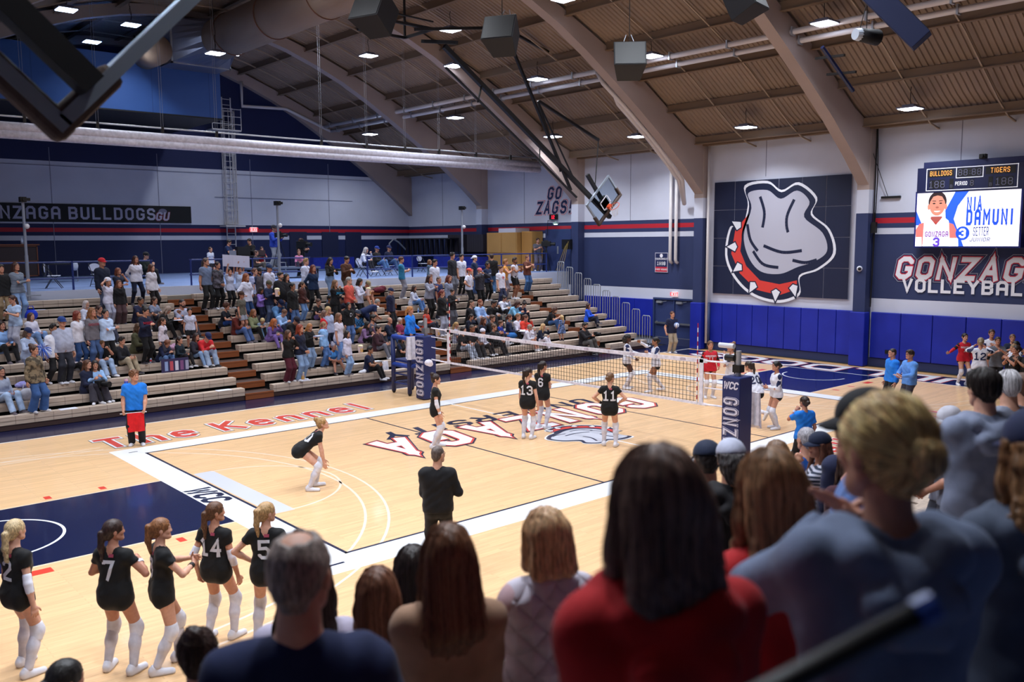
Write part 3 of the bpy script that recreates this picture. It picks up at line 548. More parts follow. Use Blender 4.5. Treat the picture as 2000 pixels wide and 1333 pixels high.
b = MB(); b.tube([(0,0,.15),(0,0,.8)], .01, 5); b.tube([(0,0,.8),(-.2,0,.15)], .01, 5); b.obj('cable', CORD, t)
t = thing('roof_bracket', 'blue and black bar clamped beside the nearest arch', 'bracket', (0,0,0))
p0, p1 = ray_pt(1606,92,25.5), ray_pt(1666,178,26.5); b = MB(); b.tube([p0,p1], .06, 8); b.obj('bar', mat('#12204E', .4), t)
b = MB(); a = Vector(p0)
for k in (.25,.62): q = Vector(p0).lerp(Vector(p1), k); b.bar(q+Vector((.15,.55,.1)), q-Vector((.1,.5,0)), .07)
b.obj('arm', CORD, t)
# basketball goals of the cross court, swung up and turned
GLASS = mat('#C9D6E0', .05, kind='glass'); ALU = mat('#A9B4C0', .35, .6); ORNG = mat('#D8502A', .5); PADB = mat('#4A3A33', .85, kind='pad'); MAST = mat('#100E10', .55)
def goal(loc, rz, label, mast, fy=.045, mounted=1):
    t = thing('basketball_goal', label, 'basketball goal', loc, rz)
    a = math.radians(44); M = Matrix.Rotation(-a, 4, 'Y')      # board plane x-z, front toward -y, turned in its plane
    def B(a0, b0): return MB().box(a0, b0, 0, M)
    bd = B((0,-.02,0), (1.83,.02,1.07)); bd.obj('backboard', GLASS, t)
    f = MB()
    for a0, b0 in (((-.05,-fy,-.05),(1.88,fy,.02)),((-.05,-fy,1.05),(1.88,fy,1.12)),((-.05,-fy,0),(.02,fy,1.07)),((1.81,-fy,0),(1.88,fy,1.07))): f.box(a0, b0, 0, M)
    f.obj('frame', ALU, t)
    f = MB()
    for a0, b0 in (((.61,-.024,.15),(.66,-.021,.60)),((1.17,-.024,.15),(1.22,-.021,.60)),((.61,-.024,.55),(1.22,-.021,.60)),((.61,-.024,.15),(1.22,-.021,.20))): f.box(a0, b0, 0, M)
    f.obj('target_square', mat('#E8E8F0', .5), t)
    f = MB()
    for a0, b0 in (((-.09,-.075,-.09),(1.92,.075,.05)),((-.09,-.075,.0),(.05,.075,.40)),((1.78,-.075,.0),(1.92,.075,.40))): f.box(a0, b0, 0, M)
    f.obj('edge_pad', PADB, t, bevel=.04)
    f = MB(); c = M@Vector((.915,-.39,.15)); f.tube([c+(M@Vector((.23*math.cos(q),.23*math.sin(q),0)) if 0 else Vector((M.to_3x3()@Vector((.23*math.cos(q),.23*math.sin(q),0))))) for q in np.linspace(0,6.283,21)[:-1]], .012, 6, closed=1)
    f.box((.82,-.17,.08), (1.01,-.02,.22), 0, M); f.obj('rim', ORNG, t)
    f = MB()
    for k in range(12):
        q = 2*math.pi*k/12; p = c+M.to_3x3()@Vector((.23*math.cos(q),.23*math.sin(q),0)); w = c+M.to_3x3()@Vector((.10*math.cos(q+.5),.10*math.sin(q+.5),-.12))+Vector((0,0,-.30)); w2 = c+M.to_3x3()@Vector((.10*math.cos(q-.5),.10*math.sin(q-.5),-.12))+Vector((0,0,-.30))
        f.tube([p,w], .005, 4); f.tube([p,w2], .005, 4)
    f.obj('net', mat('#E6E6EA', .7), t)
    m = MB(); mid = M@Vector((.915,.10,.38))
    for k in mast: m.bar(*[(Vector(q) if not isinstance(q, str) else mid) for q in k[:2]], k[2])
    m.obj('mast', MAST, t)
    if mounted: m = MB(); m.box((.70,.02,.10), (1.13,.14,.62), 0, M); m.obj('mount', MAST, t)
    return t
L0 = Vector((12.38,10.0,5.61))
def rel(*p): return tuple(Vector(p)-L0)
goal(tuple(L0), 0, 'glass basketball goal with orange rim folded up before the far end wall',
  [('mid', rel(11.9,10.25,7.7), .14), (rel(13.3,10.2,5.9), rel(4.3,10.25,12.0), .17), (rel(11.1,10.1,6.7), rel(4.2,10.05,11.2), .07), (rel(10.3,10.25,7.75), rel(9.0,10.25,10.5), .07), (rel(10.9,10.25,7.0), rel(7.2,10.25,13.1), .10), (rel(6.1,10.25,10.9), rel(5.7,10.05,10.1), .05), (rel(9.1,10.25,8.6), rel(8.9,10.05,8.0), .05), (rel(7.2,10.25,13.1), rel(9.6,10.25,12.5), .09), (rel(7.2,10.25,13.1), rel(3.0,10.25,12.4), .10), (rel(9.05,10.25,10.5), rel(12.6,10.25,9.2), .10), (rel(12.6,10.25,9.3), rel(12.3,10.2,6.9), .03), (rel(4.3,9.5,12.0), rel(4.3,11.6,12.4), .12), (rel(9.0,10.25,10.5), rel(11.0,10.25,7.6), .05)])
# the hanging frame further up
t = thing('roof_truss', 'black rectangular pipe frame hanging by the wide arch', 'frame', (2.8,11.2,12.55)); b = MB()
F0 = [(-1.0,-.9,0),(1.05,-.9,0),(1.05,.9,0),(-1.0,.9,0)]
for i in range(4): b.bar(F0[i], F0[(i+1)%4], .09)
for x, y in ((-1.0,-.9),(1.05,.9),(-1,.9)): b.bar((x,y,0),(x,y,1.55),.07)
b.bar((-1,-.9,.3),(1.05,-.9,.25),.05); b.obj('pipes', MAST, t)
# same goal at the near side, seen from behind and very close
t = goal((-14.50,-11.15,5.49), math.pi, 'large glass basketball backboard with brown edge padding, upper left corner',
  [((-.14,.13,.17), (1.25,.13,1.50), .13), ((1.25,.13,1.50), (2.3,1.0,6.5), .13)], .085, 0)
# ---------------------------------------------------------------- far bleachers and platform
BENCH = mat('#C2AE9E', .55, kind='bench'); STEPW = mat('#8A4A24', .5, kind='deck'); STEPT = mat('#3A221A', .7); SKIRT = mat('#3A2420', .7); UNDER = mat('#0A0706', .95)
PLAT = mat('#6C80AC', .6, kind='deck'); PLWHITE = mat('#BFC4DA', .6, kind='wall')
RY = lambda k: 9.4+.615*k
RZ = lambda k: .38+.2635*k
def bleacher(x0, x1, label, side=1, near=0):
    t = thing('bleacher', label, 'bleacher', ((x0+x1)/2, side*9.4, 0), 0 if side > 0 else math.pi)
    w = (x1-x0)/2
    for k in range(11):
        y, z = .615*k, RZ(k); b = MB(); b.box((-w,y,z-.115), (w,y+.29,z)); b.box((-w,y+.012,z-.225), (w,y+.27,z-.115)); b.obj('bench', BENCH, t)
    p = [(.10,.0)]
    for k in range(11): p += [(.615*k+.10, RZ(k)-.235), (.615*(k+1)+.10, RZ(k)-.235)]
    p += [(6.87,0)]
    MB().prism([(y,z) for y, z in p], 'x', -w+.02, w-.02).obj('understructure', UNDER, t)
    MB().box((-w,.03,.01), (w,.09,.17)).obj('skirt', SKIRT, t)
    return t
AIS = [(-4.28,-3.32),(3.72,4.72),(11.75,12.48)]
bleacher(-16.5, -4.28, 'leftmost section of tan bleacher benches across the court')
bleacher(-3.32, 3.72, 'second section of tan bleacher benches, behind the referee stand')
bleacher(4.72, 11.75, 'third section of tan bleacher benches, beyond the net')
bleacher(12.48, 14.95, 'short rightmost section of tan bleacher benches by the railings')
for (x0, x1), lb in zip(AIS, ('brown stair aisle left of the redhead spectators','brown stair aisle behind the referee stand','brown stair aisle by the right end of the bleachers')):
    t = thing('bleacher_stair', lb, 'stairs', ((x0+x1)/2,9.4,0)); w = (x1-x0)/2-.01
    for k in range(11):
        b = MB(); z = RZ(k)-.17; b.box((-w,.615*k-.02,z-.20), (w,.615*k+.02,z)); b.box((-w,.615*k+.02,z-.03), (w,.615*(k+1)+.02,z-.004), 1); b.box((-w,.615*k-.03,z-.05), (w,.615*k-.02,z), 0); b.obj('step', [STEPW, STEPT], t)
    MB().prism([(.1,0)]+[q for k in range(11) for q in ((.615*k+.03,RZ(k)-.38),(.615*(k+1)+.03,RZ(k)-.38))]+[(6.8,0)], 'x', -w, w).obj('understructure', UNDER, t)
PZ = 3.3
plat = MB(); plat.box((-17,16.25,PZ-.12), (XW,YS,PZ)); plat = struct(plat, 'floor_platform', PLAT)
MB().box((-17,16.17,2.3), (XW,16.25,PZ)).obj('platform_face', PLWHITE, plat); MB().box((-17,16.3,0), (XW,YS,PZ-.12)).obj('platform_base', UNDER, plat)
for x0, x1 in AIS[:2]:
    MB().box((x0-.1,15.75,2.72), (x1+.25,16.17,2.98)).obj('landing_step', mat('#8E8478', .6), plat)
# rail along the platform edge
def rail(x0, x1, y, label, posts, axis=0):
    t = thing('guard_rail', label, 'railing', (0,y,PZ)); b = MB()
    for z in (.95,.40): b.tube([(x0,0,z),(x1,0,z)], .028, 8)
    b.obj('bar', BLUEP, t)
    for x in posts: MB().tube([(x,0,0),(x,0,.98)], .035, 8).obj('post', BLUEP, t)
rail(-16.5,-4.45, 16.4, 'blue guard rail along the platform, left of the stairs', (-16,-13,-9.9,-7.15,-4.5))
rail(-3.1,1.9, 16.4, 'blue guard rail along the platform behind the sign holders', (-3.05,-.6,1.85))
rail(4.6,15.4, 16.4, 'blue guard rail along the platform, right of the middle stairs', (4.65,7.0,9.7,12.3,14.2,15.35))
# camera poles
POLE = mat('#9AA2B4', .4, .4)
for x, lb in ((-8.62,'tall thin pole with small black camera on top, at the left end of the bleachers'),(.36,'tall thin pole with small black camera on top, left of the blue jersey cameraman'),(9.6,'tall thin pole with small black camera on top, above the right half of the bleachers')):
    t = thing('camera_pole', lb, 'camera pole', (x,16.05,3.0 if x > 0 else 2.9)); b = MB(); b.tube([(0,0,0),(0,0,1.6)], .055, 10); b.tube([(0,0,1.6),(0,0,3.35)], .045, 10); b.obj('pole', POLE, t)
    b = MB(); b.box((-.09,-.14,3.33), (.09,.12,3.50)); b.box((.09,-.05,3.38), (.22,.05,3.47)); b.tube([(0,-.14,3.42),(0,-.22,3.42)], .05, 10); b.obj('camera', BLACK, t)
    b = MB(); b.blob((.06,-.07,2.55), (.085,.085,.085), 12); b.obj('dome_camera', mat('#D8D8E2', .3), t, smooth=1); b = MB(); b.box((-.3,-.06,.25), (.35,.0,.30)); b.obj('base_bracket', POLE, t)
# end of row railings
t0 = None
for k in range(10):
    if t0 is None:
        t0 = t = thing('end_rail', '', 'railing', group='grey end railings of the bleacher rows'); b = MB()
        b.tube([(0,-.22,-.25),(0,-.22,.98),(0,-.17,1.04),(0,.17,1.04),(0,.22,.98),(0,.22,-.25)], .022, 8); b.obj('hoop', GALV, t)
        for y in (-.075,.075): MB().tube([(0,y,-.25),(0,y,1.04)], .016, 6).obj('bar', GALV, t)
    else: t = dup(t0)
    t.location = (15.08, RY(k)+.15, RZ(k)+.05); t['label'] = 'grey tube end railing beside the %s bench from the floor, right end' % ('lowest second third fourth fifth sixth seventh eighth ninth tenth'.split()[k])
# ---------------------------------------------------------------- things on the platform
WOODC = mat('#B88A4E', .5, kind='bench'); WOODP = mat('#B98A4C', .5, kind='deck'); BROWNW = mat('#6B3A22', .6); CHAIRW = mat('#C6C8DA', .5); TBL = mat('#15131C', .6)
t = thing('storage_cabinet', 'tall light wood cabinet with double doors on the platform', 'cabinet', (16.35,20.2,PZ)); MB().box((-.75,-1.25,.05), (.35,1.25,2.05)).obj('body', WOODP, t, bevel=.01)
for y in (-1.2,.02):
    for z0, z1 in ((.95,1.98),(.10,.9)): d = MB().box((-.78,y,z0), (-.75,y+1.16,z1)).obj('door', WOODP, t, bevel=.008)
MB().box((-.70,-1.1,2.05), (.3,.3,2.28)).obj('top_box', mat('#C9C6D0', .6), t)
t = thing('side_cabinet', 'narrow light wood cabinet right of the double door cabinet', 'cabinet', (16.3,18.5,PZ)); MB().box((-.4,-.4,0), (.4,.4,2.1)).obj('body', WOODP, t, bevel=.01); MB().box((-.42,-.37,.06), (-.40,.37,2.04)).obj('door', mat('#A9783C', .5), t)
for i, y in enumerate((22.9,24.7)):
    t = thing('stacked_mats', ('dark grey folded mats standing on the platform beside the wood cabinet','dark grey folded mats standing furthest left on the end wall')[i], 'mats', (16.2,y,PZ+.98)); b = MB()
    for k in range(7): b.box((-.3,-.75+.21*k,0), (.3,-.55+.21*k,1.0))
    b.obj('mat', mat('#2A2530', .8), t)
for i, (x, y, w, lb) in enumerate(((15.3,23.4,4.2,'long royal blue table skirt with white ring emblem on the platform'),(13.2,27.5,3.2,'royal blue table skirt left of the one with white ring'),(9.7,28.3,2.6,'royal blue table skirt behind the seated men in caps'))):
    t = thing('table', lb, 'table', (x,y,PZ), math.radians(-90) if i == 0 else math.radians(-60) if i == 1 else 0)
    MB().box((-w/2,-.38,.72), (w/2,.38,.76)).obj('table_top', TBL, t); MB().box((-w/2-.01,-.39,.10), (w/2+.01,.39,.74)).obj('skirt', mat('#10248C', .7, kind='cloth'), t)
    if i == 0: MB().tube([(.3+.28*math.cos(a)*(1+.12*math.sin(5*a)),-.40,.45+.24*math.sin(a)) for a in np.linspace(0,6.283,25)[:-1]], .008, 4, closed=1).obj('emblem', mat('#C9CBDA', .6), t)
for i in range(11):
    t = thing('stacked_stand', 'black metal folding stands stacked along the end wall of the platform', 'stand', (15.6,24.5+.5*i,PZ+.8), 0, 'black folding stands on the platform') if i == 0 else dup(t)
    if i == 0:
        b = MB(); 
        for q in ((-.3,-.2),(.3,-.2),(-.3,.2),(.3,.2)): b.bar((q[0],q[1],0),(q[0]*.8,q[1],1.0),.04)
        b.obj('leg', TBL, t); MB().box((-.35,-.24,.95), (.35,.24,1.02)).obj('top', TBL, t)
    t.location = (15.6,24.6+.5*i,PZ+.78)
def chair(x, y, rz, label, z=PZ, m=CHAIRW, grp=None):
    t = thing('folding_chair', label, 'chair', (x,y,z), rz, grp)
    MB().box((-.21,-.20,.43), (.21,.20,.46)).obj('seat', m, t, bevel=.015)
    b = MB(); pts = [(.23*math.cos(a)*(1 if abs(math.cos(a)) > .2 else 1),.70+.15*math.sin(a)) for a in np.linspace(0,6.283,15)[:-1]]; b.prism([(u,w) for u, w in pts], 'y', .26, .285); b.obj('backrest', m, t)
    for sx in (-1,1):
        MB().tube([(sx*.22,.28,.85),(sx*.22,.05,.43),(sx*.22,-.26,.0)], .014, 6).obj('leg', TBL, t); MB().tube([(sx*.20,-.16,.44),(sx*.20,.10,.30),(sx*.20,.28,0)], .014, 6).obj('leg', TBL, t)
    MB().tube([(-.2,.24,.08),(.2,.24,.08)], .010, 6).obj('stretcher', TBL, t)
chair(-7.35,18.0, math.radians(70), 'folding chair with dark brown coat over it behind the guard rail')
MB().box((-.26,-.06,.35), (.26,.10,.95)).obj('x', TBL).name = 'coat'
c = bpy.data.objects['coat']; c.location = (-7.6,18.15,PZ); c.rotation_euler = (0,0,math.radians(70)); tag(c, 'dark brown coat hung over the back of a folding chair', 'coat'); md = c.modifiers.new('soft','SUBSURF'); md.levels = md.render_levels = 2
chair(-5.75,18.3, math.radians(15), 'empty white folding chair behind the man in the red cap')
chair(5.7,18.4, math.radians(35), 'folding chair under the grey haired spectator on the platform', grp=None)
chair(6.7,18.7, math.radians(25), 'folding chair under the seated man in blue cap', grp=None)
chair(7.7,19.2, math.radians(20), 'folding chair under the seated man with notebook', grp=None)
chair(11.3,21.5, math.radians(20), 'empty white folding chair behind the boy in slate shirt')
t = thing('desk', 'brown wooden cabinet desk at the left end of the platform', 'desk', (-6.9,28.6,PZ), 0); MB().box((-1.5,-.4,.12), (1.45,.4,1.52)).obj('body', mat('#2A1A1C', .6), t)
b = MB()
for z in (1.46,.78,.12): b.box((-1.52,-.43,z), (1.47,-.38,z+.05))
for x in (-1.52,1.42): b.box((x,-.43,.12), (x+.05,-.38,1.52))
b.box((-1.6,-.46,1.52), (1.55,.45,1.58)); b.obj('trim', BROWNW, t)
t = thing('spray_bottle', 'white spray bottle standing on the brown desk', 'bottle', (-6.0,28.4,PZ+1.58)); MB().lathe([(.06,0),(.065,.16),(.025,.22),(.02,.28)], n=10).obj('body', mat('#C4CCE0', .4), t, smooth=1); MB().box((-.06,-.02,.28), (.03,.02,.32)).obj('trigger', mat('#C4CCE0', .4), t)
t = thing('side_table', 'small black table with a grey cloth behind the folding chairs', 'table', (-5.6,23.6,PZ)); MB().box((-.6,-.3,.72), (.6,.3,.75)).obj('table_top', TBL, t)
for x in (-.55,.55): MB().bar((x,0,0),(x,0,.72),.03).obj('leg', GALV, t)
b = MB(); b.blob((-.1,0,.80), (.42,.25,.06), 14); b.blob((.38,-.3,.66), (.14,.06,.20), 12); tag(b.obj('cloth', mat('#B4B8C8', .8, kind='cloth'), smooth=1, loc=(-5.6,23.6,PZ)), 'crumpled grey white cloth on the small black table', 'cloth')
t = thing('control_desk', 'black control desk with monitors on the platform', 'desk', (2.1,23.2,PZ)); MB().box((-.9,-.35,.92), (1.0,.35,.97)).obj('table_top', TBL, t)
for x in (-.85,.95):
    for y in (-.3,.3): MB().tube([(x,y,0),(x,y,.92)], .025, 8).obj('leg', GALV, t)
b = MB(); b.box((-.32,-.2,.97), (.30,.1,1.40)); tag(b.obj('mixing_console', mat('#141216', .5), loc=(2.1,23.2,PZ)), 'black console box on the control desk between two technicians', 'console')
t = thing('laptop', 'silver laptop on the left of the control desk', 'laptop', (1.45,23.0,PZ+.97), math.radians(10)); MB().box((-.18,-.12,0), (.18,.12,.02)).obj('base', GALV, t); MB().box((-.18,-.14,.02), (.18,-.12,.26)).obj('lid', mat('#8F909C', .4, .5), t)
t = thing('laptop', 'dark tilted laptop on the right end of the control desk', 'laptop', (2.95,23.0,PZ+.97), math.radians(-25)); MB().box((-.18,-.12,0), (.18,.12,.02)).obj('base', TBL, t); MB().box((-.18,-.14,.02), (.18,-.12,.26)).obj('lid', mat('#3A2A2C', .5), t)
t = thing('table', 'small table with games in front of two boys in red', 'table', (3.35,22.6,PZ)); MB().box((-.55,-.3,.62), (.55,.3,.65)).obj('table_top', GALV, t)
for x in (-.5,.5): MB().bar((x,-.25,0),(x,-.25,.62),.03).obj('leg', GALV, t)
t = thing('camera_riser', 'low grey riser under the cameraman in blue jersey', 'riser', (2.05,19.8,PZ)); MB().box((-1.3,-.6,.42), (1.9,.9,.50)).obj('deck', mat('#5B6478', .6), t)
for x in (-1.2,1.8):
    for y in (-.5,.8): MB().bar((x,y,0),(x,y,.42),.06).obj('leg', TBL, t)
def tripod_cam(loc, rz, label, h=1.25, s=1.):
    t = thing('video_camera', label, 'video camera', loc, rz)
    for a in (90,210,330): MB().tube([(.03*math.cos(math.radians(a)),.03*math.sin(math.radians(a)),h-.12),(.36*math.cos(math.radians(a)),.36*math.sin(math.radians(a)),0)], .016, 6).obj('leg', BLACK, t)
    b = MB(); b.tube([(0,0,h-.5),(0,0,h)], .03, 8); b.box((-.05,-.06,h-.02), (.05,.06,h+.05)); b.obj('head', BLACK, t)
    b = MB(); b.box((-.08*s,-.20*s,h+.05), (.08*s,.20*s,h+.26*s)); b.box((-.03,-.1,h+.26*s), (.03,.12,h+.31*s)); b.obj('body', BLACK, t, bevel=.01)
    MB().tube([(0,-.20*s,h+.14*s),(0,-.40*s,h+.14*s)], [.06*s,.075*s], 12).obj('lens', BLACK, t)
tripod_cam((2.06,19.35,PZ+.5), .5, 'black tripod camera in front of the man in blue jersey')
tripod_cam((3.82,20.6,PZ), .4, 'large black tripod camera in front of the man in black', 1.3, 1.3)
tripod_cam((16.05,17.15,PZ), .6, 'black tripod camera held by the man in grey shirt by the end wall', 1.25, 1.2)
t = thing('exercise_machine', 'grey exercise machine by the end of the platform', 'machine', (14.8,29.2,PZ)); b = MB(); b.tube([(-.6,0,.2),(.6,0,.2)], .06, 8); b.tube([(-.5,0,.2),(-.5,0,1.5),(-.2,0,1.75),(.2,0,1.55),(.7,0,1.1)], .05, 8); b.box((-.75,-.3,0), (-.55,.3,.1)); b.box((.55,-.3,0), (.75,.3,.1)); b.obj('frame', GALV, t, smooth=0)
t = thing('wall_clock', 'small black clock with red digits under the cheering words', 'clock', (XW-.06,17.25,6.13)); MB().box((-.05,-.28,-.14), (.05,.28,.14)).obj('case', BLACK, t); lettering('12', .15, lambda u, v, d: (-.054-d,-u,v), ((0,0,mat('#FF2038', .5, emit=3.),'digits'),), '', t, wt=.16)
t = thing('wall_lamp', 'small wall lamp glowing above the doorway on the platform', 'lamp', (16.35,16.75,5.78)); MB().lathe([(.02,.12),(.16,.0),(.15,-.03)], n=14).obj('shade', mat('#8FB0A8', .5), t); MB().lathe([(.10,-.035),(.10,-.05)], n=12).obj('bulb', mat('#CFFFE8', .5, emit=14.), t); b = MB(); b.tube([(0,0,.1),(0,.6,.16),(.3,.9,.16),(.3,.95,-.6)], .015, 5); b.obj('arm', BLACK, t)
door2 = struct(MB().box((XW-.04,16.0,PZ), (XW-.005,17.9,PZ+2.2)), 'door_2', mat('#2B3866', .6)); MB().box((XW-.06,16.9,PZ+.9), (XW-.04,17.0,PZ+1.3)).obj('handle', GALV, door2)
for i, (x, lb) in enumerate(((8.9,'left'),(11.0,'middle'),(12.6,'right'))):
    struct(MB().box((x-.55,YS-.05,PZ), (x+.55,YS-.005,PZ+2.2)), 'door_%d' % (3+i), mat('#141C40', .6)); 
t = thing('wall_box', 'black wall box with hanging yellow cables beside the platform doorway', 'cable box', (16.2,15.75,PZ+1.15)); MB().box((-.1,-.3,0), (.08,.3,.5)).obj('case', BLACK, t)
b = MB()
for k in range(6): b.tube([(-.12,-.2+.05*k,.4-.05*k),(-.2,-.05+.07*k,-.4),(-.25,.15+.1*k,-1.1)], .012, 5, mi=k%2)
b.obj('cable', [mat('#A08A4A', .6), BLACK], t)
# ---------------------------------------------------------------- scoreboard and video wall
t = thing('scoreboard', 'dark blue scoreboard with amber team names above the video screen', 'scoreboard', (16.35,-3.62,6.95))
MB().box((-.12,-1.95,-.46), (.38,1.68,.42)).obj('case', mat('#0B1440', .5), t); MB().box((-.05,-1.95,.42), (.38,1.5,.62)).obj('top_panel', mat('#141E50', .6), t)
lp = lambda y, z, x=-.125: (lambda u, v, d: (x-d, y-u, z+v))
b = MB()
for y0, z0, y1, z1 in ((-1.64,-.40,1.36,-.375),(-1.64,.36,1.36,.385),(-1.64,-.40,-1.615,.385),(1.335,-.40,1.36,.385),(-.55,.0,.35,.025),(-.55,.36,.35,.385),(-.55,.0,-.525,.385),(.325,.0,.35,.385)): b.box((-.13,y0,z0), (-.118,y1,z1))
b.obj('border', mat('#E8E8F0', .5, emit=.3), t)
b = MB(); b.box((-.125,.42,.08), (-.118,1.30,.33)); b.box((-.125,-1.55,.08), (-.118,-.62,.33)); b.box((-.125,-.50,.05), (-.118,.30,.33)); b.box((-.125,.72,-.33), (-.118,1.24,-.02)); b.box((-.125,-1.5,-.33), (-.118,-.95,-.02)); b.box((-.125,.42,-.35), (-.118,.56,.0)); b.box((-.125,-.86,-.35), (-.118,-.72,0)); b.box((-.125,-.26,-.30), (-.118,-.12,-.06)); b.obj('display', BLACK, t)
AMB = mat('#FFA048', .5, emit=1.5); DIM = mat('#5A5A72', .5, emit=.12)
lettering('BULLDOGS', .15, lp(.86,.205,-.127), ((0,0,AMB,'team_name'),), '', t, wt=.11, gap=.30, fit=.74); lettering('TIGERS', .15, lp(-1.08,.205,-.127), ((0,0,AMB,'team_name'),), '', t, wt=.11, gap=.30, fit=.60)
for tx, y, z, H in (('88:88',-.10,.19,.19),('188',.98,-.18,.22),('188',-1.22,-.18,.22),('8',-.19,-.18,.17),('B',.49,-.26,.10),('B',-.79,-.26,.10)): lettering(tx, H, lp(y,z,-.127), ((0,0,DIM,'digits'),), '', t, wt=.12, gap=.25)
lettering('PERIOD', .11, lp(.16,-.18,-.127), ((0,0,mat('#E8E8F0', .5, emit=.5),'period_word'),), '', t, wt=.18, gap=.22, fit=.40)
t = thing('webcam', 'small black camera standing on top of the scoreboard', 'camera', (16.35,-4.1,7.57)); MB().box((-.1,-.1,0), (.1,.12,.16)).obj('body', BLACK, t, bevel=.02); MB().tube([(-.1,0,.08),(-.2,0,.08)], .05, 10).obj('lens', BLACK, t)
t = thing('video_screen', 'bright video screen with portrait of a player under the scoreboard', 'screen', (16.35,-3.68,5.55))
MB().box((-.10,-1.76,-1.0), (.38,1.78,1.0)).obj('case', mat('#0A1C6E', .5), t)
S_ = 1.0
E = lambda c, e=S_: mat(c, .5, emit=e)
def scr(poly, off, m, nm='picture'): b = MB(); b.add([(-.104-off*.001, -u, v) for u, v in poly], fan(poly)); return b.obj(nm, m, t)
scr([(-1.72,-.95),(1.70,-.95),(1.70,.95),(-1.72,.95)], 0, E('#E9E7F4', .92), 'screen_face')
scr([(-.62,-.95),(-.05,-.95),(-.42,.0),(-.30,.45),(.05,.95),(-.40,.95),(-.72,.30)], 1, E('#1E50D8')); scr([(-1.72,.30),(-1.50,-.20),(-1.72,-.20)], 1, E('#1E50D8'))
def el(cx, cy, rx, ry, a0=0, a1=360, n=28): return [(cx+rx*math.cos(math.radians(a0+(a1-a0)*i/n)), cy+ry*math.sin(math.radians(a0+(a1-a0)*i/n))) for i in range(n+1)][:n if a1-a0 == 360 else n+1]
scr([(-1.20,.10),(-.82,.10),(-.72,-.30),(-1.30,-.30)], 2, E('#9C4A44', .8)); 
scr([(-1.70,-.95),(-1.72,-.35),(-1.60,-.15),(-1.35,-.08),(-.70,-.08),(-.42,-.18),(-.28,-.45),(-.24,-.95)], 2, E('#C86A62', .9)); scr([(-1.46,-.95),(-1.44,-.06),(-1.28,.10),(-1.02,-.20),(-.78,.10),(-.58,-.06),(-.50,-.95)], 3, E('#D9E4EE', .9))
scr([(-1.72,-.95),(-1.72,-.62),(-1.50,-.62),(-1.48,-.95)], 4, E('#F2F2FA', .95)); scr([(-.54,-.95),(-.54,-.66),(-.24,-.66),(-.22,-.95)], 4, E('#F2F2FA', .95))
scr(el(-1.0,.62,.315,.36), 2.5, E('#2A1A1C', .5)); scr(el(-1.0,.50,.27,.37), 4, E('#C07A66', .85)); scr(el(-1.29,.44,.05,.10), 3.8, E('#C07A66', .85)); scr(el(-.71,.44,.05,.10), 3.8, E('#C07A66', .85)); scr([(-1.26,.62),(-1.15,.80),(-1.0,.84),(-.85,.80),(-.74,.62),(-.74,.84),(-1.0,.96),(-1.26,.84)], 4.5, E('#2A1A1C', .5))
for s in (-1, 1): scr(el(-1.0+s*.115,.56,.05,.022), 5, E('#1A1014', .4)); scr([(-1.0+s*.05,.63),(-1.0+s*.18,.64),(-1.0+s*.18,.66),(-1.0+s*.05,.655)], 5, E('#2A1A1C', .4))
scr(el(-1.0,.42,.055,.035), 5, E('#9A5648', 1.)); scr(el(-1.0,.30,.11,.045,180,360), 5, E('#F0E4E4', .9)); 
sl = lambda u0, v0: (lambda u, v, d: (-.111-d, -(u0+u), v0+v))
BL = E('#1648C8'); 
lettering('NIA', .40, sl(.25,.50), ((0,0,BL,'name'),), '', t, wt=.24, gap=.30, wide=.9, pointed=1, fit=.50); lettering('DAMUNI', .44, sl(.74,.04), ((0,0,BL,'name'),), '', t, wt=.24, gap=.30, wide=.9, fit=1.48)
scr(el(-.10,-.50,.23,.24), 5, BL); lettering('3', .26, sl(-.10,-.50), ((0,.001,E('#F2F2FA', .95),'shirt_number'),), '', t, wt=.26, wide=1.1)
lettering('SETTER', .27, sl(.50,-.44), ((0,0,E('#183070'),'position'),), '', t, wt=.12, gap=.2, wide=.8, fit=.50); lettering('JUNIOR', .12, sl(.48,-.72), ((0,0,E('#183070'),'class'),), '', t, wt=.13, gap=.30, slant=.2, fit=.66)
lettering('GONZAGA', .16, sl(-.98,-.52), ((0,0,E('#7A2A8C'),'shirt_word'),), '', t, wt=.2, gap=.24, wide=.95, fit=.80); lettering('3', .26, sl(-.98,-.80), ((0,0,E('#5A3AB0'),'shirt_number'),), '', t, wt=.26, wide=1.1)
t = thing('wall_speaker_bar', 'thin black bar fixed on the wall left of the scoreboard', 'bar', (XW-.05,-.78,6.42)); MB().box((-.05,-.36,-.04), (.05,.36,.04)).obj('body', BLACK, t)
b = MB(); b.tube([(-.05,.1,.04),(-.3,.9,2.4)], .012, 5); b.obj('strap', BLACK, t)
t = thing('dome_camera', 'white dome camera on the column left of the scoreboard', 'camera', (16.24,.1,3.75)); MB().blob((0,0,0), (.11,.11,.11), 14).obj('dome', mat('#D8D8E2', .3), t, smooth=1); MB().blob((-.06,-.03,0), (.07,.07,.07), 10).obj('lens', BLACK, t, smooth=1)
t = thing('conduit_run', 'black cable run down the column beside the scoreboard', 'cable', (16.5,-.25,0)); b = MB(); b.tube([(0,0,9),(0,0,5.9),(.05,-.02,5.2),(0,0,2.3)], .03, 6); b.tube([(-.05,-.05,9),(-.02,-.1,7.2),(0,-.05,5.5)], .02, 5); b.box((-.08,-.12,5.1), (.06,.06,5.5)); b.obj('cable', BLACK, t)
t = thing('outlet_plate', 'small black outlet plate in the wall pads below the scoreboard', 'outlet', (16.60,-1.05,.62)); MB().box((-.02,-.2,-.07), (.02,.2,.07)).obj('plate', BLACK, t)
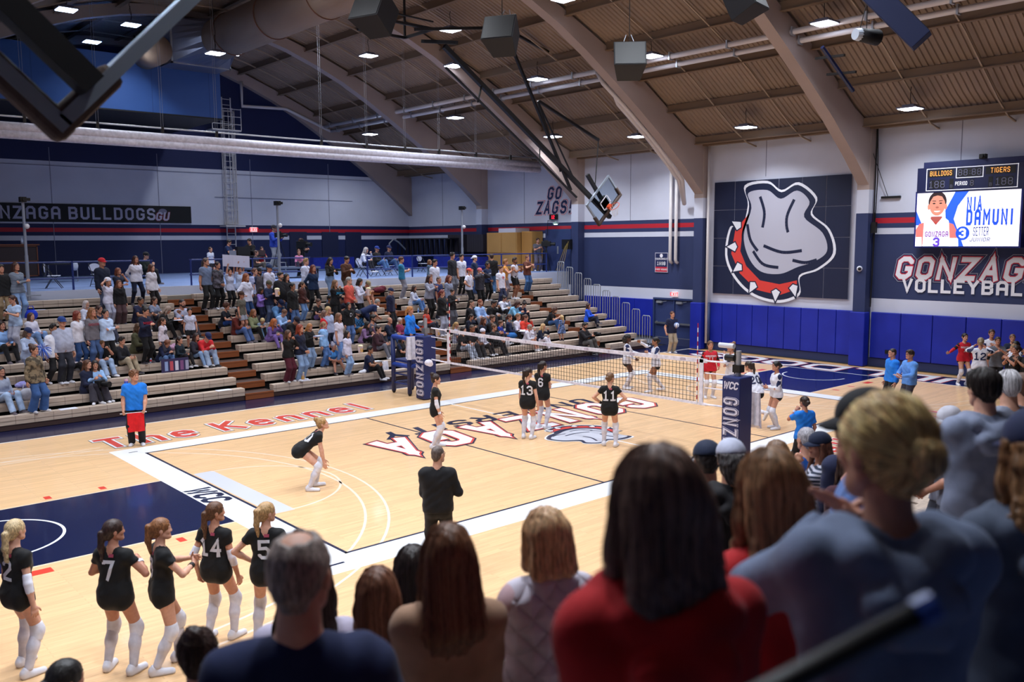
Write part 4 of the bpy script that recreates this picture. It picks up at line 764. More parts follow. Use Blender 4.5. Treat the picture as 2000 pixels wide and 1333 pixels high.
# ---------------------------------------------------------------- volleyball net, posts, stand
NAVP = mat('#12225C', .5, kind='vinyl'); LETW = mat('#D6D3E4', .6); TAPE = mat('#E6E2EE', .6, kind='cloth'); NETM = mat('#1A1620', .8)
t = thing('volleyball_net', 'volleyball net with white top tape across the court', 'net', (0,0,0))
b = MB()
for z in np.arange(1.30,2.18,.10): b.box((-.004,-4.5,z-.0035), (.004,4.5,z+.0035))
for y in np.arange(-4.5,4.51,.10): b.box((-.004,y-.0035,1.26), (.004,y+.0035,2.18))
b.obj('mesh', NETM, t)
def sag(y, z): return z-.05*(1-(y/4.5)**2)
b = MB(); ys = np.linspace(-4.75,4.75,20)
for i in range(19): b.add([(x,ys[j],sag(ys[j],z)) for j, x, z in ((i,-.012,2.17),(i+1,-.012,2.17),(i+1,-.012,2.26),(i,-.012,2.26),(i,.012,2.17),(i+1,.012,2.17),(i+1,.012,2.26),(i,.012,2.26))], [(0,1,2,3),(7,6,5,4),(3,2,6,7),(1,0,4,5)])
b.obj('top_tape', TAPE, t)
b = MB(); b.box((-.01,-4.75,1.22), (.01,4.75,1.28)); b.obj('bottom_tape', TAPE, t)
for y in (-4.6,4.6): MB().box((-.012,y-.05,1.25), (.012,y+.05,2.25)).obj('side_tape', TAPE, t)
b = MB()
for z in (2.22,1.95,1.62,1.25):
    for y in (-1,1): MB().tube([(0,y*4.7,z),(0,y*5.45,z+.02)], .022 if z in (2.22,1.25) else .014, 6).obj('rope', TAPE, t)
LOGO = mat('#A58CA8', .6)
for k in range(12):
    y = -4.1+.75*k
    lettering('S' if 0 else ('ICOS' if k%2 == 0 else 'O'), .045, (lambda yy: (lambda u, v, d: (-.014-d, yy-u, sag(yy,2.215)+v)))(y), ((0,0,LOGO,'tape_mark'),), '', t, wt=.2)
for y, lb in ((4.5,'far'),(-4.5,'near')):
    a = thing('net_antenna', 'red and white striped antenna on the %s side of the net' % lb, 'antenna', (-.02,y,1.24)); 
    for k in range(18): MB().tube([(0,0,.1*k),(0,0,.1*k+.1)], .012, 6).obj('band', REDW if k%2 else WHITEF, a)
def post(y, rz, label, sgn):
    t = thing('net_post', label, 'net post', (0,y,0), rz)
    MB().tube([(0,0,0),(0,0,2.52)], .055, 12).obj('pole', GALV, t)
    MB().box((-.24,-.20,.02), (.24,.24,1.98)).obj('pad', NAVP, t, bevel=.03)
    lettering('GONZAGA', .30, lambda u, v, d: (-.245-d, -v*sgn, (.80 if sgn > 0 else 1.0)-u*sgn), ((.10,0,LETW,'lettering'),(.02,.002,mat('#3A3C72',.6),'lettering_inline'),(-.06,.004,LETW,'lettering')), '', t, wt=.20, gap=.30, wide=.8, fit=1.5 if sgn > 0 else 1.75)
    b = MB(); b.box((-.09,-.09,2.06), (.09,.09,2.22)); b.tube([(0,.1,2.35),(0,.32,2.35)], .07, 12); b.tube([(.10,.16,2.6),(.10,.16,2.0)], .018, 6); b.obj('winch', BLACK if sgn > 0 else STEEL, t)
    if sgn > 0: MB().tube([(-.1,.05,2.62),(-.1,.42,2.62)], .055, 12).obj('crank', mat('#C8CAD6', .4), t); wcc(0,0,0,.13,LETW,t,lambda u, v, d: (-.247-d,-u,1.80+v),'lettering')
    return t
post(-5.55, 0, 'near net post in navy padding with white block letters', 1)
post(5.75, 0, 'far net post in navy padding beside the referee stand', -1)
t = thing('referee_stand', 'navy padded referee stand behind the far net post', 'referee stand', (.25,6.95,0))
for x, y in ((-.36,-.45),(.36,-.45),(-.36,.45),(.36,.45)):
    MB().tube([(x,y,.08),(x,y,1.85)], .075, 10).obj('leg', NAVP, t, smooth=1); MB().blob((x,y,.06), (.06,.06,.06), 10).obj('caster', BLACK, t)
b = MB(); b.box((-.36,-.45,1.05), (.36,.45,1.12)); b.obj('platform', BLUEP, t)
for p, q in (((-.36,-.45,1.84),(.36,-.45,1.84)),((-.36,-.45,1.84),(-.36,.45,1.84)),((.36,-.45,1.84),(.36,.45,1.84)),((-.36,-.45,.95),(.36,-.45,.95)),((-.36,-.45,.95),(-.36,.45,.95))): MB().tube([p,q], .075, 10).obj('padded_bar', mat('#1C3FA0', .5), t, smooth=1)
b = MB()
for z in (.35,.65): b.tube([(-.36,.45,z),(.36,.45,z)], .025, 8); b.tube([(-.36,-.45,z),(-.36,.45,z)], .025, 8)
b.obj('rung', BLUEP, t)
TOW = mat('#E6E3F0', .85, kind='cloth')
def towel(loc, w, h, label, rz=0):
    b = MB(); n = 8
    for i in range(n):
        x0, x1 = -w/2+w*i/n, -w/2+w*(i+1)/n; y = lambda x: .018*math.sin(x*40)
        b.add([(x0,y(x0)-.02,0),(x1,y(x1)-.02,0),(x1*1.15,y(x1)*1.8-.05,-h),(x0*1.15,y(x0)*1.8-.05,-h),(x0,y(x0)+.02,0),(x1,y(x1)+.02,0),(x1*1.1,y(x1)*1.8+.05,-h*.9),(x0*1.1,y(x0)*1.8+.05,-h*.9)], [(0,1,2,3),(7,6,5,4),(4,5,1,0),(3,2,6,7)])
    tag(b.obj('towel', TOW, loc=loc, rz=rz), label, 'towel')
towel((-.10,6.42,1.90), .30, .72, 'white towel hanging from the referee stand beside the far post')
towel((.30,-5.72,1.62), .34, .78, 'white towel hanging on the near net post', math.pi/2)
b = MB(); b.blob((0,0,0), (.14,.10,.10), 12); b.blob((.1,.05,-.06), (.10,.08,.08), 10); tag(b.obj('towel', TOW, smooth=1, loc=(-.2,5.35,1.20)), 'white towel bundled on the far end of the net rope', 'towel')
# ---------------------------------------------------------------- small things on the benches
def item(name, label, cat, px, row, build, y=.15, z=None, rz=0, dx=0):
    t = thing(name, label, cat, (px, RY(row)+y, RZ(row) if z is None else z), rz); build(t); return t
def popcorn(t): MB().lathe([(.085,0),(.115,.26)], n=4).obj('tub', mat('#E2C9C6', .6), t); MB().box((-.05,-.088,.06), (.05,-.080,.18)).obj('print', mat('#D8A030', .6), t); MB().blob((0,0,.26), (.10,.10,.05), 10).obj('popcorn', mat('#EBDDB4', .8), t)
def bottle(c): 
    def f(t): MB().lathe([(.033,0),(.036,.13),(.016,.19),(.016,.22)], n=10).obj('body', mat('#A9C4E4', .2), t, smooth=1); MB().lathe([(.037,.06),(.037,.12)], n=10).obj('wrap', mat(c, .5), t)
    return f
def paper(t): MB().box((-.22,-.13,.0), (.22,.13,.006)).obj('sheet', mat('#DADCEC', .7), t)
def heap(c, s=1.): 
    def f(t):
        b = MB(); b.blob((0,0,.09*s), (.24*s,.15*s,.10*s), 12); b.blob((.15*s,.02,.13*s), (.14*s,.12*s,.10*s), 10); b.blob((-.13*s,.0,.08*s), (.13*s,.13*s,.07*s), 10); b.obj('cloth', mat(c, .85, kind='cloth'), t, smooth=1)
    return f
def bag(c):
    def f(t): MB().blob((0,0,.16), (.20,.12,.18), 14).obj('body', mat(c, .8, kind='cloth'), t, smooth=1); MB().tube([(-.1,0,.28),(-.06,0,.44),(.06,0,.44),(.1,0,.28)], .014, 6).obj('strap', mat(c, .8), t)
    return f
# ---------------------------------------------------------------- figures
# every figure is grown as one smooth surface round a posed skeleton: distance fields on a grid -> quads
def V(*a): return np.array(a, float)
def nrm(v):
    n = np.linalg.norm(v); return v / n if n > 1e-9 else v
def rot(ax, deg):
    a = math.radians(deg); c, s = math.cos(a), math.sin(a)
    if ax == 'x': return np.array([[1,0,0],[0,c,-s],[0,s,c]])
    if ax == 'y': return np.array([[c,0,s],[0,1,0],[-s,0,c]])
    return np.array([[c,-s,0],[s,c,0],[0,0,1]])
def cap(a, b, ra, rb=None, k=.02, flat=0, sub=0):
    return ('c', np.array(a, float), np.array(b, float), ra, ra if rb is None else rb, k, flat, sub)
def ell(c, r, k=.02, M=None, sub=0):
    return ('e', np.array(c, float), np.array(r, float), np.eye(3) if M is None else M, 0, k, 0, sub)
def field_mesh(prims, h, noise=None, planes=()):
    lo = V(9,9,9)*9; hi = -lo
    for p in prims:
        if p[7]: continue
        if p[0] == 'c':
            r = max(p[3], p[4]); pts = (p[1], p[2])
        else:
            r = max(p[2]); pts = (p[1],)
        for q in pts: lo = np.minimum(lo, q-r); hi = np.maximum(hi, q+r)
    lo = lo - 3*h; hi = hi + 3*h
    n = np.ceil((hi-lo)/h).astype(int)+1
    ax = [lo[i] + h*np.arange(n[i]) for i in range(3)]
    F = np.full(n, .25, np.float32)
    for p in prims:
        k = p[5]
        if p[0] == 'c': r = max(p[3], p[4]); a, b = np.minimum(p[1],p[2])-r, np.maximum(p[1],p[2])+r
        else: r = max(p[2]); a, b = p[1]-r, p[1]+r
        m = k + 2.5*h
        i0 = np.clip(np.floor((a-m-lo)/h).astype(int), 0, n-1); i1 = np.clip(np.ceil((b+m-lo)/h).astype(int)+1, 1, n)
        if (i1 <= i0).any(): continue
        sl = tuple(slice(i0[j], i1[j]) for j in range(3))
        X = ax[0][sl[0]][:,None,None]; Y = ax[1][sl[1]][None,:,None]; Z = ax[2][sl[2]][None,None,:]
        if p[0] == 'c':
            A, B = p[1], p[2]; d = B-A; L2 = max(d@d, 1e-12)
            t = ((X-A[0])*d[0]+(Y-A[1])*d[1]+(Z-A[2])*d[2])/L2; tc = np.clip(t, 0, 1)
            D = np.sqrt((X-A[0]-tc*d[0])**2+(Y-A[1]-tc*d[1])**2+(Z-A[2]-tc*d[2])**2) - (p[3]+(p[4]-p[3])*tc)
            if p[6]: D = np.maximum(D, (t-1)*math.sqrt(L2))
        else:
            C, R, M = p[1], p[2], p[3]
            qx, qy, qz = X-C[0], Y-C[1], Z-C[2]
            u = (M[0,0]*qx+M[1,0]*qy+M[2,0]*qz)/R[0]; v = (M[0,1]*qx+M[1,1]*qy+M[2,1]*qz)/R[1]; w = (M[0,2]*qx+M[1,2]*qy+M[2,2]*qz)/R[2]
            k0 = np.sqrt(u*u+v*v+w*w); k1 = np.sqrt((u/R[0])**2+(v/R[1])**2+(w/R[2])**2)
            D = k0*(k0-1)/np.maximum(k1, 1e-6)
        G = F[sl]
        if p[7]: F[sl] = np.maximum(G, -D)
        elif k > 0:
            hh = np.maximum(k-np.abs(G-D), 0)/k
            F[sl] = np.minimum(G, D) - hh*hh*k*.25
        else: F[sl] = np.minimum(G, D)
    X = ax[0][:,None,None]; Y = ax[1][None,:,None]; Z = ax[2][None,None,:]
    if noise: F = F + noise(X, Y, Z)
    for q, nn in planes:   # keep the side the normal points away from
        F = np.maximum(F, (X-q[0])*nn[0]+(Y-q[1])*nn[1]+(Z-q[2])*nn[2])
    return surface(F, lo, h)
def surface(F, lo, h):
    S = F < 0
    n = np.array(F.shape)
    c = [S[i:n[0]-1+i, j:n[1]-1+j, k:n[2]-1+k] for i in (0,1) for j in (0,1) for k in (0,1)]
    s = sum(x.astype(np.int8) for x in c)
    I = np.argwhere((s > 0) & (s < 8))
    if len(I) == 0: return np.zeros((0,3)), np.zeros((0,4), int)
    idx = np.full(n-1, -1, np.int64); idx[tuple(I.T)] = np.arange(len(I))
    acc = np.zeros((len(I),3)); cnt = np.zeros(len(I))
    cor = [(i,j,k) for i in (0,1) for j in (0,1) for k in (0,1)]
    fv = {q: F[I[:,0]+q[0], I[:,1]+q[1], I[:,2]+q[2]] for q in cor}
    for q in cor:
        for a in range(3):
            if q[a]: continue
            r = list(q); r[a] = 1; r = tuple(r)
            f0, f1 = fv[q], fv[r]; m = (f0 < 0) != (f1 < 0)
            t = np.where(m, f0/np.where(m, f0-f1, 1), 0)
            e = np.array(q, float)[None,:].repeat(len(I), 0); e[:,a] = t
            acc += e*m[:,None]; cnt += m
    P = lo + h*(I + acc/np.maximum(cnt,1)[:,None])
    faces = []
    for a in range(3):
        b, d = (a+1)%3, (a+2)%3
        sl0 = [slice(None)]*3; sl1 = [slice(None)]*3
        sl0[a] = slice(0, n[a]-1); sl1[a] = slice(1, n[a])
        x = S[tuple(sl0)] != S[tuple(sl1)]
        E = np.argwhere(x)
        E = E[(E[:,b] > 0) & (E[:,d] > 0) & (E[:,b] < n[b]-1) & (E[:,d] < n[d]-1)]
        if not len(E): continue
        o = []
        for db, dd in ((-1,-1),(0,-1),(0,0),(-1,0)):
            Q = E.copy(); Q[:,b] += db; Q[:,d] += dd
            o.append(idx[tuple(Q.T)])
        f = np.stack(o, 1); ins = S[tuple(E.T)]
        f[~ins] = f[~ins][:,::-1]
        faces.append(f)
    return P, np.concatenate(faces)
def joined(*ms):
    vs, fs, mi, o = [], [], [], 0
    for m in ms:
        v, f = m[0], m[1]
        vs.append(v); fs.append(np.asarray(f)+o); mi.append(m[2] if len(m) > 2 else np.zeros(len(f), int)); o += len(v)
    return np.concatenate(vs), np.concatenate(fs), np.concatenate(mi)
def moved(m, M, t, s=1, mirror=0):
    v = m[0]*s; f = m[1]
    if mirror: v = v*V(-1,1,1); f = f[:,::-1]
    return (v@M.T+t, f) + tuple(m[2:])

# pose: hip, lean, head (yaw, pitch), wrists L/R, ankles L/R, hand shape.  forward is -Y, the person's left is +X
def bone2(S, T, a, b, hint):
    d = T-S; L = np.linalg.norm(d)
    if L > (a+b)*.995: T = S+d*((a+b)*.995/L); d = T-S; L = np.linalg.norm(d)
    if L < abs(a-b)+.02: L = abs(a-b)+.02
    u = nrm(d); x = (a*a-b*b+L*L)/(2*L); hgt = math.sqrt(max(a*a-x*x, 0))
    w = hint-u*(hint@u); w = nrm(w)
    return S+u*x+w*hgt, S+u*L
ST = dict(hip=(0,0,.93), L=(.24,-.06,.80), R=(-.24,-.06,.80), fL=(.11,.0,.09), fR=(-.11,.02,.09), lean=1)
SI = dict(hip=(0,.10,.12), L=(.12,-.33,.27), R=(-.12,-.33,.27), fL=(.13,-.47,-.17), fR=(-.13,-.47,-.17), lean=10, sit=1)
def ps(base, **k): return dict(base, **k)
POSES = {
 'st': ST,
 'st2': ps(ST, L=(.25,-.10,.84), R=(-.25,.02,.80), fL=(.16,-.06,.09), fR=(-.10,.05,.09), head=(8,0)),
 'sx': ps(ST, L=(-.12,-.23,1.14), R=(.12,-.26,1.18), hs='fist', lean=-2),
 'sh': ps(ST, L=(.19,-.06,1.00), R=(-.19,-.06,1.00), hL=(1,.35,0), hR=(-1,.35,0), hs='fist', fL=(.15,0,.09), fR=(-.15,0,.09)),
 'sf': ps(ST, L=(.05,-.23,.92), R=(-.05,-.22,.92), head=(6,0)),
 'sb': ps(ST, L=(.10,.17,.93), R=(-.10,.17,.93), hL=(1,.3,-.2), hR=(-1,.3,-.2), fL=(.19,0,.09), fR=(-.19,0,.09)),
 'sm': ps(ST, L=(.05,-.22,1.44), R=(.12,-.22,1.12), hL=(.6,-.4,-1), hs='fist', head=(10,0)),
 'sp': ps(ST, L=(.07,-.28,1.20), R=(-.07,-.28,1.20), hs='grip', head=(0,14), hL=(1,.1,-1), hR=(-1,.1,-1)),
 'sc': ps(ST, L=(.04,-.30,1.27), R=(-.04,-.30,1.25), hs='flat', hL=(1,0,-.8), hR=(-1,0,-.8), pnL=(-1,0,0), pnR=(1,0,0)),
 'su': ps(ST, L=(.17,-.12,1.90), R=(-.17,-.12,1.90), hL=(1,-.3,0), hR=(-1,-.3,0), hs='grip', head=(0,-8)),
 'sy': ps(ST, L=(.10,-.16,1.50), R=(-.10,-.16,1.50), hL=(1,-.2,-.8), hR=(-1,-.2,-.8), hs='flat', pnL=(-1,0,.2), pnR=(1,0,.2), head=(0,-6)),
 'se': ps(ST, L=(.24,-.06,.80), R=(-.15,-.04,1.66), hR=(-1,-.3,.3), hs='fist'),
 'sw': ps(ST, L=(.22,-.16,.98), R=(-.26,.02,.80), fL=(.10,-.14,.09), fR=(-.11,.18,.11), hip=(0,0,.91)),
 'bend': ps(ST, hip=(0,.14,.88), lean=68, L=(.20,-.42,.62), R=(-.20,-.42,.62), head=(0,-10)),
 'si': SI,
 'sl': ps(SI, lean=3, L=(.10,-.24,.25), R=(-.10,-.24,.25)),
 'sg': ps(SI, lean=28, L=(.06,-.44,.38), R=(-.06,-.44,.38), hs='grip', head=(0,26)),
 'sk': ps(SI, lean=22, L=(.04,-.36,.62), R=(-.10,-.38,.30), hL=(.8,-.3,-1), hs='fist', head=(8,2)),
 'sq': ps(SI, lean=4, L=(.02,-.32,.34), R=(-.10,-.30,.33), fL=(-.14,-.52,.02), fR=(-.08,-.47,-.17)),
 'so': ps(SI, lean=16, L=(.20,-.40,.28), R=(-.20,-.40,.28), fL=(.24,-.46,-.17), fR=(-.22,-.47,-.17)),
 'scam': ps(SI, lean=4, L=(.10,-.32,.48), R=(-.08,-.36,.44), hs='grip', fL=(.22,-.40,-.17), fR=(-.16,-.50,-.17), head=(0,8)),
 'sfloor': ps(SI, lean=6, L=(-.02,-.42,.24), R=(-.26,.06,.02), fL=(.14,-.42,-.29), fR=(-.10,-.36,-.29)),
 'kn': ps(SI, hip=(0,.05,.12), lean=12, L=(.08,-.32,.46), R=(-.06,-.34,.42), hs='grip', fL=(.20,-.44,-.20), fR=(-.20,-.40,-.20)),
 'vid': ps(ST, L=(.10,-.36,1.22), R=(-.10,-.34,1.20), hs='grip', fL=(.15,0,.09), fR=(-.15,.03,.09)),
}
def skeleton(pose, sex):
    p = POSES[pose] if isinstance(pose, str) else pose
    f = sex == 'f'
    s = {}
    P = V(*p['hip']); ln = p.get('lean', 0)
    T = rot('z', p.get('twist', 0))@rot('y', p.get('side', 0))@rot('x', ln)
    T0 = rot('z', p.get('hiptwist', 0))
    s['P'] = P; s['T'] = T; s['T0'] = T0; s['f'] = f
    s['t'] = lambda x, y, z: P + T@V(x, y, z)
    sw = .158 if f else .182
    s['N'] = s['t'](0, .015, .50)
    hy, hp = p.get('head', (0, 0))
    base = rot('x', ln*.35)
    Hm = rot('z', hy)@base@rot('x', hp)
    s['Hm'] = Hm; s['Hc'] = s['N'] + T@V(0,-.01,.045) + Hm@V(0,-.02,.135)
    for sd, sg in (('L', 1), ('R', -1)):
        S = s['t'](sg*sw, .01, .418) + V(0,0,p.get('shrug', 0))
        Wt = V(*p[sd]); hint = p.get('h'+sd)
        hint = V(*hint) if hint else V(sg*.55, .7, -.6)
        E, W = bone2(S, Wt, .29, .255, hint)
        s['S'+sd], s['E'+sd], s['W'+sd] = S, E, W
        J = P + T0@V(sg*.088, 0, -.03)
        A = V(*p['f'+sd]); kh = p.get('k'+sd)
        K, A = bone2(J, A, .435, .42, V(*kh) if kh else V(sg*.12, -1, .25))
        s['J'+sd], s['K'+sd], s['A'+sd] = J, K, A
        d = nrm(W-E); ov = p.get('d'+sd)
        if ov: d = nrm(V(*ov))
        pn = p.get('pn'+sd); pn = V(*pn) if pn else V(-sg, -.25, 0)
        pn = nrm(pn-d*(pn@d)); 
        s['M'+sd] = np.stack([np.cross(-pn, d), d, -pn], 1)   # hand frame: y fingers, z back of hand
        fy = p.get('y'+sd, sg*12)
        s['F'+sd] = rot('z', fy)@rot('x', p.get('toe'+sd, 0))
    s['hs'] = p.get('hs', 'relax')
    return s
def torso(s, o=0., t0=-.10, t1=.47, belly=0., k=.05):
    f = s['f']; t = s['t']
    rows = ([(-.09,.080,.108,.01),(.0,.082,.110,.012),(.10,.066,.098,0),(.20,.060,.089,0),(.29,.072,.096,-.008),(.36,.088,.088,-.008),(.415,.098,.066,.004)] if f else
            [(-.09,.078,.100,.006),(.0,.082,.102,.006),(.10,.084,.102,0),(.20,.088,.104,-.004),(.30,.102,.106,-.004),(.37,.116,.090,.0),(.42,.118,.070,.006)])
    out = []
    for z, w, r, y in rows:
        if z < t0-.02 or z > t1: continue
        b = belly*max(0, 1-abs(z-.12)/.22)+(.004 if o > .013 and z < .05 else 0)
        out.append(cap(t(-w, y-b*.7, z), t(w, y-b*.7, z), r+o+b, k=k))
    if f and t1 > .34:
        for sg in (-1, 1): out.append(cap(t(sg*.062, -.075, .315), t(sg*.058, -.04, .36), .045+o, .05+o, k=k))
    if t1 > .4:
        for sg in (-1, 1): out.append(cap(t(sg*.030, .022, .475), t(sg*(.135 if f else .155), .012, .428), .044+o*.7, .048+o*.8, k=.03))
    return out
def body_prims(s):
    f = s['f']; o = torso(s)
    N = s['N']; o.append(cap(s['t'](0,.02,.43), s['Hc']-s['Hm']@V(0,-.01,.06), .058 if f else .066, .050 if f else .060, k=.035))
    a, b, c = (.042,.036,.025) if f else (.050,.042,.029)
    for sd in 'LR':
        S, E, W = s['S'+sd], s['E'+sd], s['W'+sd]
        o.append(cap(S, S, a+.016, k=.06)); o.append(cap(S, E, a+.004, b, k=.03)); o.append(cap(E, E+(W-E)*.35, b, b+.002, k=.015)); o.append(cap(E+(W-E)*.3, W, b+.001, c, k=.02))
        J, K, A = s['J'+sd], s['K'+sd], s['A'+sd]
        q = (.088,.058,.055,.036) if f else (.088,.062,.056,.040)
        o.append(cap(J, K, q[0], q[1], k=.04)); o.append(cap(K, K+(A-K)*.35+s['T0']@V(0,.014,0), q[1]-.004, q[2], k=.03)); o.append(cap(K+(A-K)*.3+V(0,.010,0), A, q[2], q[3], k=.03))
        F = s['F'+sd]; o.append(cap(A+F@V(0,.02,-.05), A+F@V(0,-.13,-.06), .034, .026, k=.03))
    return o
_cache = {}
def hand(shape):
    if ('hand', shape) in _cache: return _cache['hand', shape]
    cu = {'relax': (18,24,18), 'flat': (4,6,4), 'grip': (52,58,35), 'fist': (74,86,60)}[shape]
    o = [cap((0,-.015,0), (0,.02,0), .026, .027, k=.02), ell((0,.055,0), (.042,.052,.0165), k=.02), cap((-.026,.075,0), (.028,.08,0), .0135, k=.02)]
    for i, (x, L, sp) in enumerate(((-.031,.068,-5),(-.0105,.078,-1),(.0105,.073,2),(.0305,.056,7))):
        p = V(x, .088-(.008 if i in (0,3) else 0)-(.006 if i == 3 else 0), 0); a = 0
        for j, fr in enumerate((.42,.32,.26)):
            a += cu[j]*(1+.08*i)
            d = V(math.sin(math.radians(sp))*math.cos(math.radians(a)), math.cos(math.radians(a)), -math.sin(math.radians(a)))
            q = p+d*L*fr; o.append(cap(p, q, .0092-.0006*j, .0088-.0006*j, k=.005)); p = q
    tw = {'relax': (-.5,.75,-.35), 'flat': (-.75,.65,-.15), 'grip': (-.25,.7,-.7), 'fist': (.35,.7,-.6)}[shape]
    p = V(-.030,.025,-.004); d = nrm(V(-.8,.7,-.25)); q = p+d*.034; o.append(cap(p, q, .0145, .0115, k=.014)); d = nrm(V(*tw)); r = q+d*.03; o.append(cap(q, r, .0108, .010, k=.004)); o.append(cap(r, r+nrm(d+V(.25,.2,-.1))*.024, .0098, .0085, k=.004))
    _cache['hand', shape] = field_mesh(o, .0062); return _cache['hand', shape]
def head_mesh(sex, h=.0085):
    if ('head', sex, h) in _cache: return _cache['head', sex, h]
    f = sex == 'f'; j = .92 if f else 1.04
    o = [ell((0,.012,.035), (.074,.094,.083), k=.02), ell((0,-.028,-.015), (.062*j**.5,.062,.085), k=.04), cap((-.026*j,-.055,-.084), (.026*j,-.055,-.084), .027*j, k=.035), cap((-.050*j,.0,-.055), (-.018,-.06,-.088), .022, k=.03), cap((.050*j,.0,-.055), (.018,-.06,-.088), .022, k=.03),
         cap((0,-.086,.012), (0,-.099,-.024), .008, .0125, k=.014), cap((-.012,-.096,-.030), (.012,-.096,-.030), .0085, k=.010), cap((-.042,-.074,.028), (.042,-.074,.028), .011, k=.022),
         cap((-.017,-.085,-.060), (.017,-.085,-.060), .0085, k=.006), cap((-.013,-.084,-.068), (.013,-.084,-.068), .0085, k=.006), ell((0,-.080,-.098), (.020,.018,.016), k=.02)]
    for sg in (-1, 1):
        o.append(cap((sg*.032,-.097,.008), (sg*.032,-.097,.008), .017, k=.02, sub=1))
        o.append(ell((sg*.031,-.074,.008), (.0155,.0155,.0135), k=.003))
        o.append(ell((sg*.079,.012,-.006), (.011,.022,.034), k=.010)); o.append(cap((sg*.044,-.066,-.022), (sg*.044,-.066,-.022), .018, k=.03))
    v, q = field_mesh(o, h); c = v[q].mean(1); mi = np.zeros(len(q), int)
    ex = np.abs(c[:,0]); fr = c[:,1] < -.06
    mi[fr & (((ex-.031)/.014)**2+((c[:,2]-.008)/.0085)**2 < 1)] = 1
    mi[fr & (ex < .024) & (np.abs(c[:,2]+.064-.25*np.maximum(0,ex-.008)) < .0072) & (c[:,1] < -.078)] = 2
    mi[fr & (ex > .014) & (ex < .050) & (np.abs(c[:,2]-.034+-.12*np.maximum(0, ex-.02)+.5*np.maximum(0, ex-.040)) < .0045)] = 3
    _cache['head', sex, h] = (v, q, mi); return _cache['head', sex, h]
def figure_body(s, sex, h=.022, hh=.0085, headscale=1.):
    parts = [field_mesh(body_prims(s), h), moved(head_mesh(sex, hh), s['Hm'], s['Hc'], headscale)]
    for sd, mir in (('L', 0), ('R', 1)):
        m = hand(s['hs'] if isinstance(s['hs'], str) else s['hs'][sd])
        sc = .93 if s['f'] else 1.03
        parts.append(moved(m, s['M'+sd], s['W'+sd], sc, mirror=(sd == 'R')) if sd == 'L' else moved(m, s['MR'], s['WR'], sc, mirror=1))
    return joined(*parts)
def folds(amp, sc=1., seed=0.):
    def fn(X, Y, Z):
        a = np.sin(31*sc*X+17*sc*Z+seed)*np.sin(23*sc*Y-29*sc*Z+1.3*seed)+.6*np.sin(57*sc*Z+13*sc*X+9*np.sin(6*X+seed))*np.sin(19*sc*X+21*sc*Y)
        return (amp*a).astype(np.float32)
    return fn
TOPS = {  # torso offset, hem, sleeve (0 none, .5 short, 2 long), sleeve offset, hood
 'te': (.016,-.13,.55,.018,0), 'po': (.015,-.10,.55,.018,0), 'ls': (.020,-.11,2,.014,0), 'ho': (.030,-.13,2,.024,1), 'ja': (.034,-.15,2,.022,0), 've': (.034,-.10,0,0,0),
 'je': (.010,-.035,.30,.014,0), 'jl': (.014,-.10,2,.010,0), 'tk': (.010,-.10,0,0,0), 'cr': (.012,.06,2,.012,0), 'ju': (.036,-.16,2,.022,0), 'dr': (.022,-.09,.5,.016,0)}
def top_mesh(s, kind, h=.022, amp=.004, sc=1., seed=0., belly=0.):
    o, hem, sl, so, hood = TOPS[kind]; f = s['f']
    pr = torso(s, o, t0=hem+.02, belly=belly)
    a, b, c = (.042,.036,.025) if f else (.050,.042,.029)
    for sd in 'LR':
        S, E, W = s['S'+sd], s['E'+sd], s['W'+sd]
        pr.append(cap(S, S, a+.014+max(so,.008), k=.05))
        if sl >= 1: pr += [cap(S, E, a+.006+so, b+so+.004, k=.03), cap(E, E+(W-E)*.96, b+so+.002, c+so*.8+.004, k=.02, flat=1)]
        elif sl: pr.append(cap(S, S+(E-S)*(sl+.12), a+.006+so, a+so+.002, k=.03, flat=1))
    for sd in ('' if kind in ('je','cr') else 'LR'):
        J, K = s['J'+sd], s['K'+sd]; pr.append(cap(J, J+(K-J)*(.4 if K[2] < J[2]-.2 else .12), .098+o, .094+o, k=.03))
    if hood:
        t = s['t']
        for q, w in (((-.105,-.02,.485),(-.095,.085,.465)), ((-.095,.085,.465),(0,.130,.425)), ((0,.130,.425),(.095,.085,.465)), ((.095,.085,.465),(.105,-.02,.485)), ((-.07,.150,.385),(.07,.150,.385)), ((-.04,.155,.33),(.04,.155,.33)), ((-.105,-.02,.485),(-.03,-.09,.44)), ((.105,-.02,.485),(.03,-.09,.44))):
            pr.append(cap(t(*q), t(*w), .046, k=.022))
    if kind == 'dr':
        for w in (-.06, .06): pr.append(cap(s['t'](w,0,0), s['t'](w*2.6,0,-.36), .11, .15, k=.06))
        pl = [(s['t'](0,0,-.42), s['T']@V(0,0,-1))]
    else: pl = [(s['t'](0,0,hem), s['T']@V(0,0,-1))]
    # neck opening
    pr.append(cap(s['t'](0,0,.475), s['Hc'], .064 if not hood else .060, .08, k=0, sub=1))
    return field_mesh(pr, h, folds(amp, sc, seed), pl)
BOTS = {  # radii at hip, knee, ankle ; length along the leg (1 thigh, 2 ankle)
 'sl': (.098,.076,.052,2), 'je': (.101,.083,.076,2), 'wi': (.104,.096,.110,2), 'sh': (.110,.104,.0,.74), 'vs': (.096,.086,.0,.22), 'ca': (.101,.084,.066,2)}
